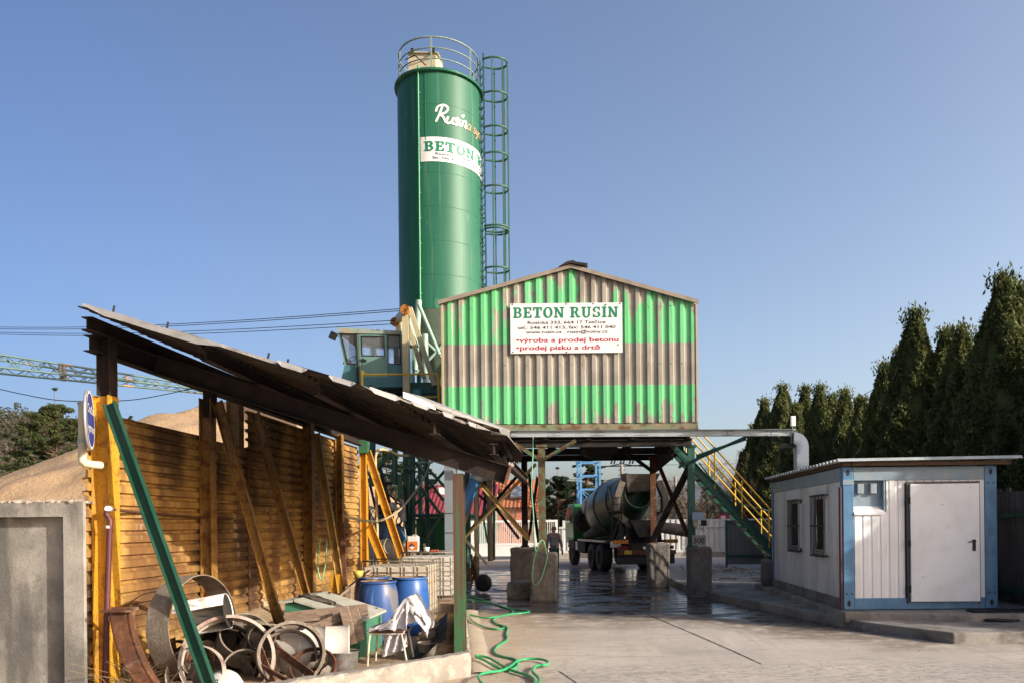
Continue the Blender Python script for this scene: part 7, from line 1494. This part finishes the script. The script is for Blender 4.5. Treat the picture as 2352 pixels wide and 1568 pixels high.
g = TB(); g.lathe([(.3, -.15), (.5, -.17), (.55, -.1), (.55, .1), (.5, .17), (.3, .15), (.3, -.15)], (-.72, 6.45, 2.02), (0.1, 1, 0), 32); sw = g.build('spare_wheel', m_tyre, trk); g = TB(); g.lathe([(0, 0), (.3, -.05)], (-.72, 6.43, 2.02), (0.1, 1, 0), 24); g.build('rim', m_rust, sw)
g = TB(); g.bb((-1.22, 6.6, .55), (-.95, 7.9, .62)); g.prism([(-1.22, 6.5, .8), (-1.22, 7.9, .8), (-1.22, 7.75, 1.15), (-1.22, 6.65, 1.15)], (.3, 0, 0)); g.build('mudguard', m_dark, trk)
g = TB(); g.bb((-1.2, 4.6, .62), (-.7, 5.9, 1.1)); g.build('fuel_tank', m_dark, trk); g = TB(); g.bb((-1.21, 5.95, .72), (-.95, 6.35, 1.1)); g.build('battery_box', m_duct, trk)
g = TB(); g.tube((-.2, 6.6, 2.2), (-.2, 6.6, 3.1), .06, 10); g.build('exhaust', m_rust, trk)

# ---------------- the man walking away ----------------
def skin(name, verts, edges, rad, m, parent=None, sub=2, root=0):
    me = bpy.data.meshes.new(name); off = V(parent.location) if parent else V((0, 0, 0)); me.from_pydata([tuple(V(v)-off) for v in verts], edges, []); me.materials.append(m)
    o = bpy.data.objects.new(name, me); COL.objects.link(o)
    if parent: o.parent = parent
    md = o.modifiers.new('skin', 'SKIN'); md.use_smooth_shade = True
    for i, sv in enumerate(me.skin_vertices[0].data): r = rad[i]; sv.radius = r if isinstance(r, tuple) else (r, r); sv.use_root = (i == root)
    s = o.modifiers.new('sub', 'SUBSURF'); s.levels = sub; s.render_levels = sub; return o
PX, PY = P(1273, 1312, 30.3).x, 30.3; man = thing('person', 'man in grey hooded top and dark teal trousers walking away under the hall', 'person', (PX, PY, 0))
m_skin = M('skin', (.38, .19, .13), (), .6); m_hood = M('grey_hoodie', (.2, .205, .22), [((.14, .145, .16), 5, .45, .65, .6)], .9); m_trou = M('teal_trousers', (.012, .05, .055), [((.02, .07, .075), 6, .5, .7, .6)], .9); m_shoe = M('brown_shoes', (.1, .05, .03), (), .6)
b_ = lambda x, y, z: V((PX+x, PY+y, z))
bv = [b_(0, 0, .95), b_(0, .01, 1.12), b_(0, .02, 1.3), b_(0, .03, 1.45), b_(0, .05, 1.53), b_(0, .06, 1.62), b_(0, .07, 1.7),
      b_(-.19, .02, 1.42), b_(-.26, -.0, 1.15), b_(-.27, .08, .9), b_(-.27, .1, .82), b_(.19, .02, 1.42), b_(.27, .0, 1.16), b_(.31, .06, .92), b_(.32, .08, .82),
      b_(-.1, .02, .88), b_(-.1, .02, .5), b_(-.1, -.08, .1), b_(-.1, .02, .04), b_(.1, .02, .88), b_(.11, .1, .5), b_(.12, .14, .1), b_(.12, .24, .04)]
be = [(0, 1), (1, 2), (2, 3), (3, 4), (4, 5), (5, 6), (3, 7), (7, 8), (8, 9), (9, 10), (3, 11), (11, 12), (12, 13), (13, 14), (0, 15), (15, 16), (16, 17), (17, 18), (0, 19), (19, 20), (20, 21), (21, 22)]
br = [(.11, .07), (.11, .07), (.12, .08), (.11, .07), .055, .085, .09, .06, .045, .032, .03, .06, .045, .032, .03, .085, .058, .042, .04, .085, .058, .042, .04]
skin('body', bv, be, br, m_skin, man)
skin('hooded_top', [bv[0]+V((0, 0, -.02)), bv[1], bv[2], bv[3], bv[7], bv[8], bv[9]+V((0, 0, .03)), bv[11], bv[12], bv[13]+V((0, 0, .03)), b_(0, -.06, 1.47)], [(0, 1), (1, 2), (2, 3), (3, 4), (4, 5), (5, 6), (3, 7), (7, 8), (8, 9), (3, 10)], [(.2, .145), (.19, .14), (.22, .16), (.21, .16), .1, .07, .05, .085, .07, .05, (.14, .1)], m_hood, man)
skin('trousers', [b_(0, 0, .96), bv[15], bv[16], b_(-.1, -.07, .12), bv[19], bv[20], b_(.12, .13, .12)], [(0, 1), (1, 2), (2, 3), (0, 4), (4, 5), (5, 6)], [(.17, .12), .105, .08, .065, .105, .08, .065], m_trou, man)
for s in ((-.1, -.04), (.12, .2)): MB().lathe([(0, -.1), (.045, -.09), (.055, 0), (.045, .12), (0, .15)], b_(s[0], s[1]+.03, .05), (0, 1, 0), 12).build('shoe', m_shoe, man)
MB().lathe([(0, .07), (.07, .055), (.1, .0), (.096, -.05), (.08, -.07)], b_(0, .05, 1.72), (0, .1, 1), 18).build('hair', M('cropped_hair', (.2, .12, .09)), man)
for s in (-1, 1): MB().lathe([(0, .012), (.03, .006), (.025, -.008), (0, -.01)], b_(s*.095, .07, 1.66), (s, -.3, 0), 10).build('ear', m_skin, man)
for (hx_, hy_) in ((-.27, .1), (.32, .08)):
    h = MB(); c = b_(hx_, hy_, .8); h.lathe([(0, .05), (.035, .03), (.042, -.02), (.03, -.06)], c, (0, -.1, 1), 10)
    for k in range(4): x = c+V((-.024+.016*k, .0, -.05)); h.poly([x, x+V((0, .008, -.04)), x+V((0, .025, -.07-.006*(k in (1, 2))))], .0085, 6)
    h.poly([c+V((0, .03, .0)), c+V((0, .055, -.03)), c+V((0, .055, -.06))], .009, 6); h.build('hand', m_skin, man)
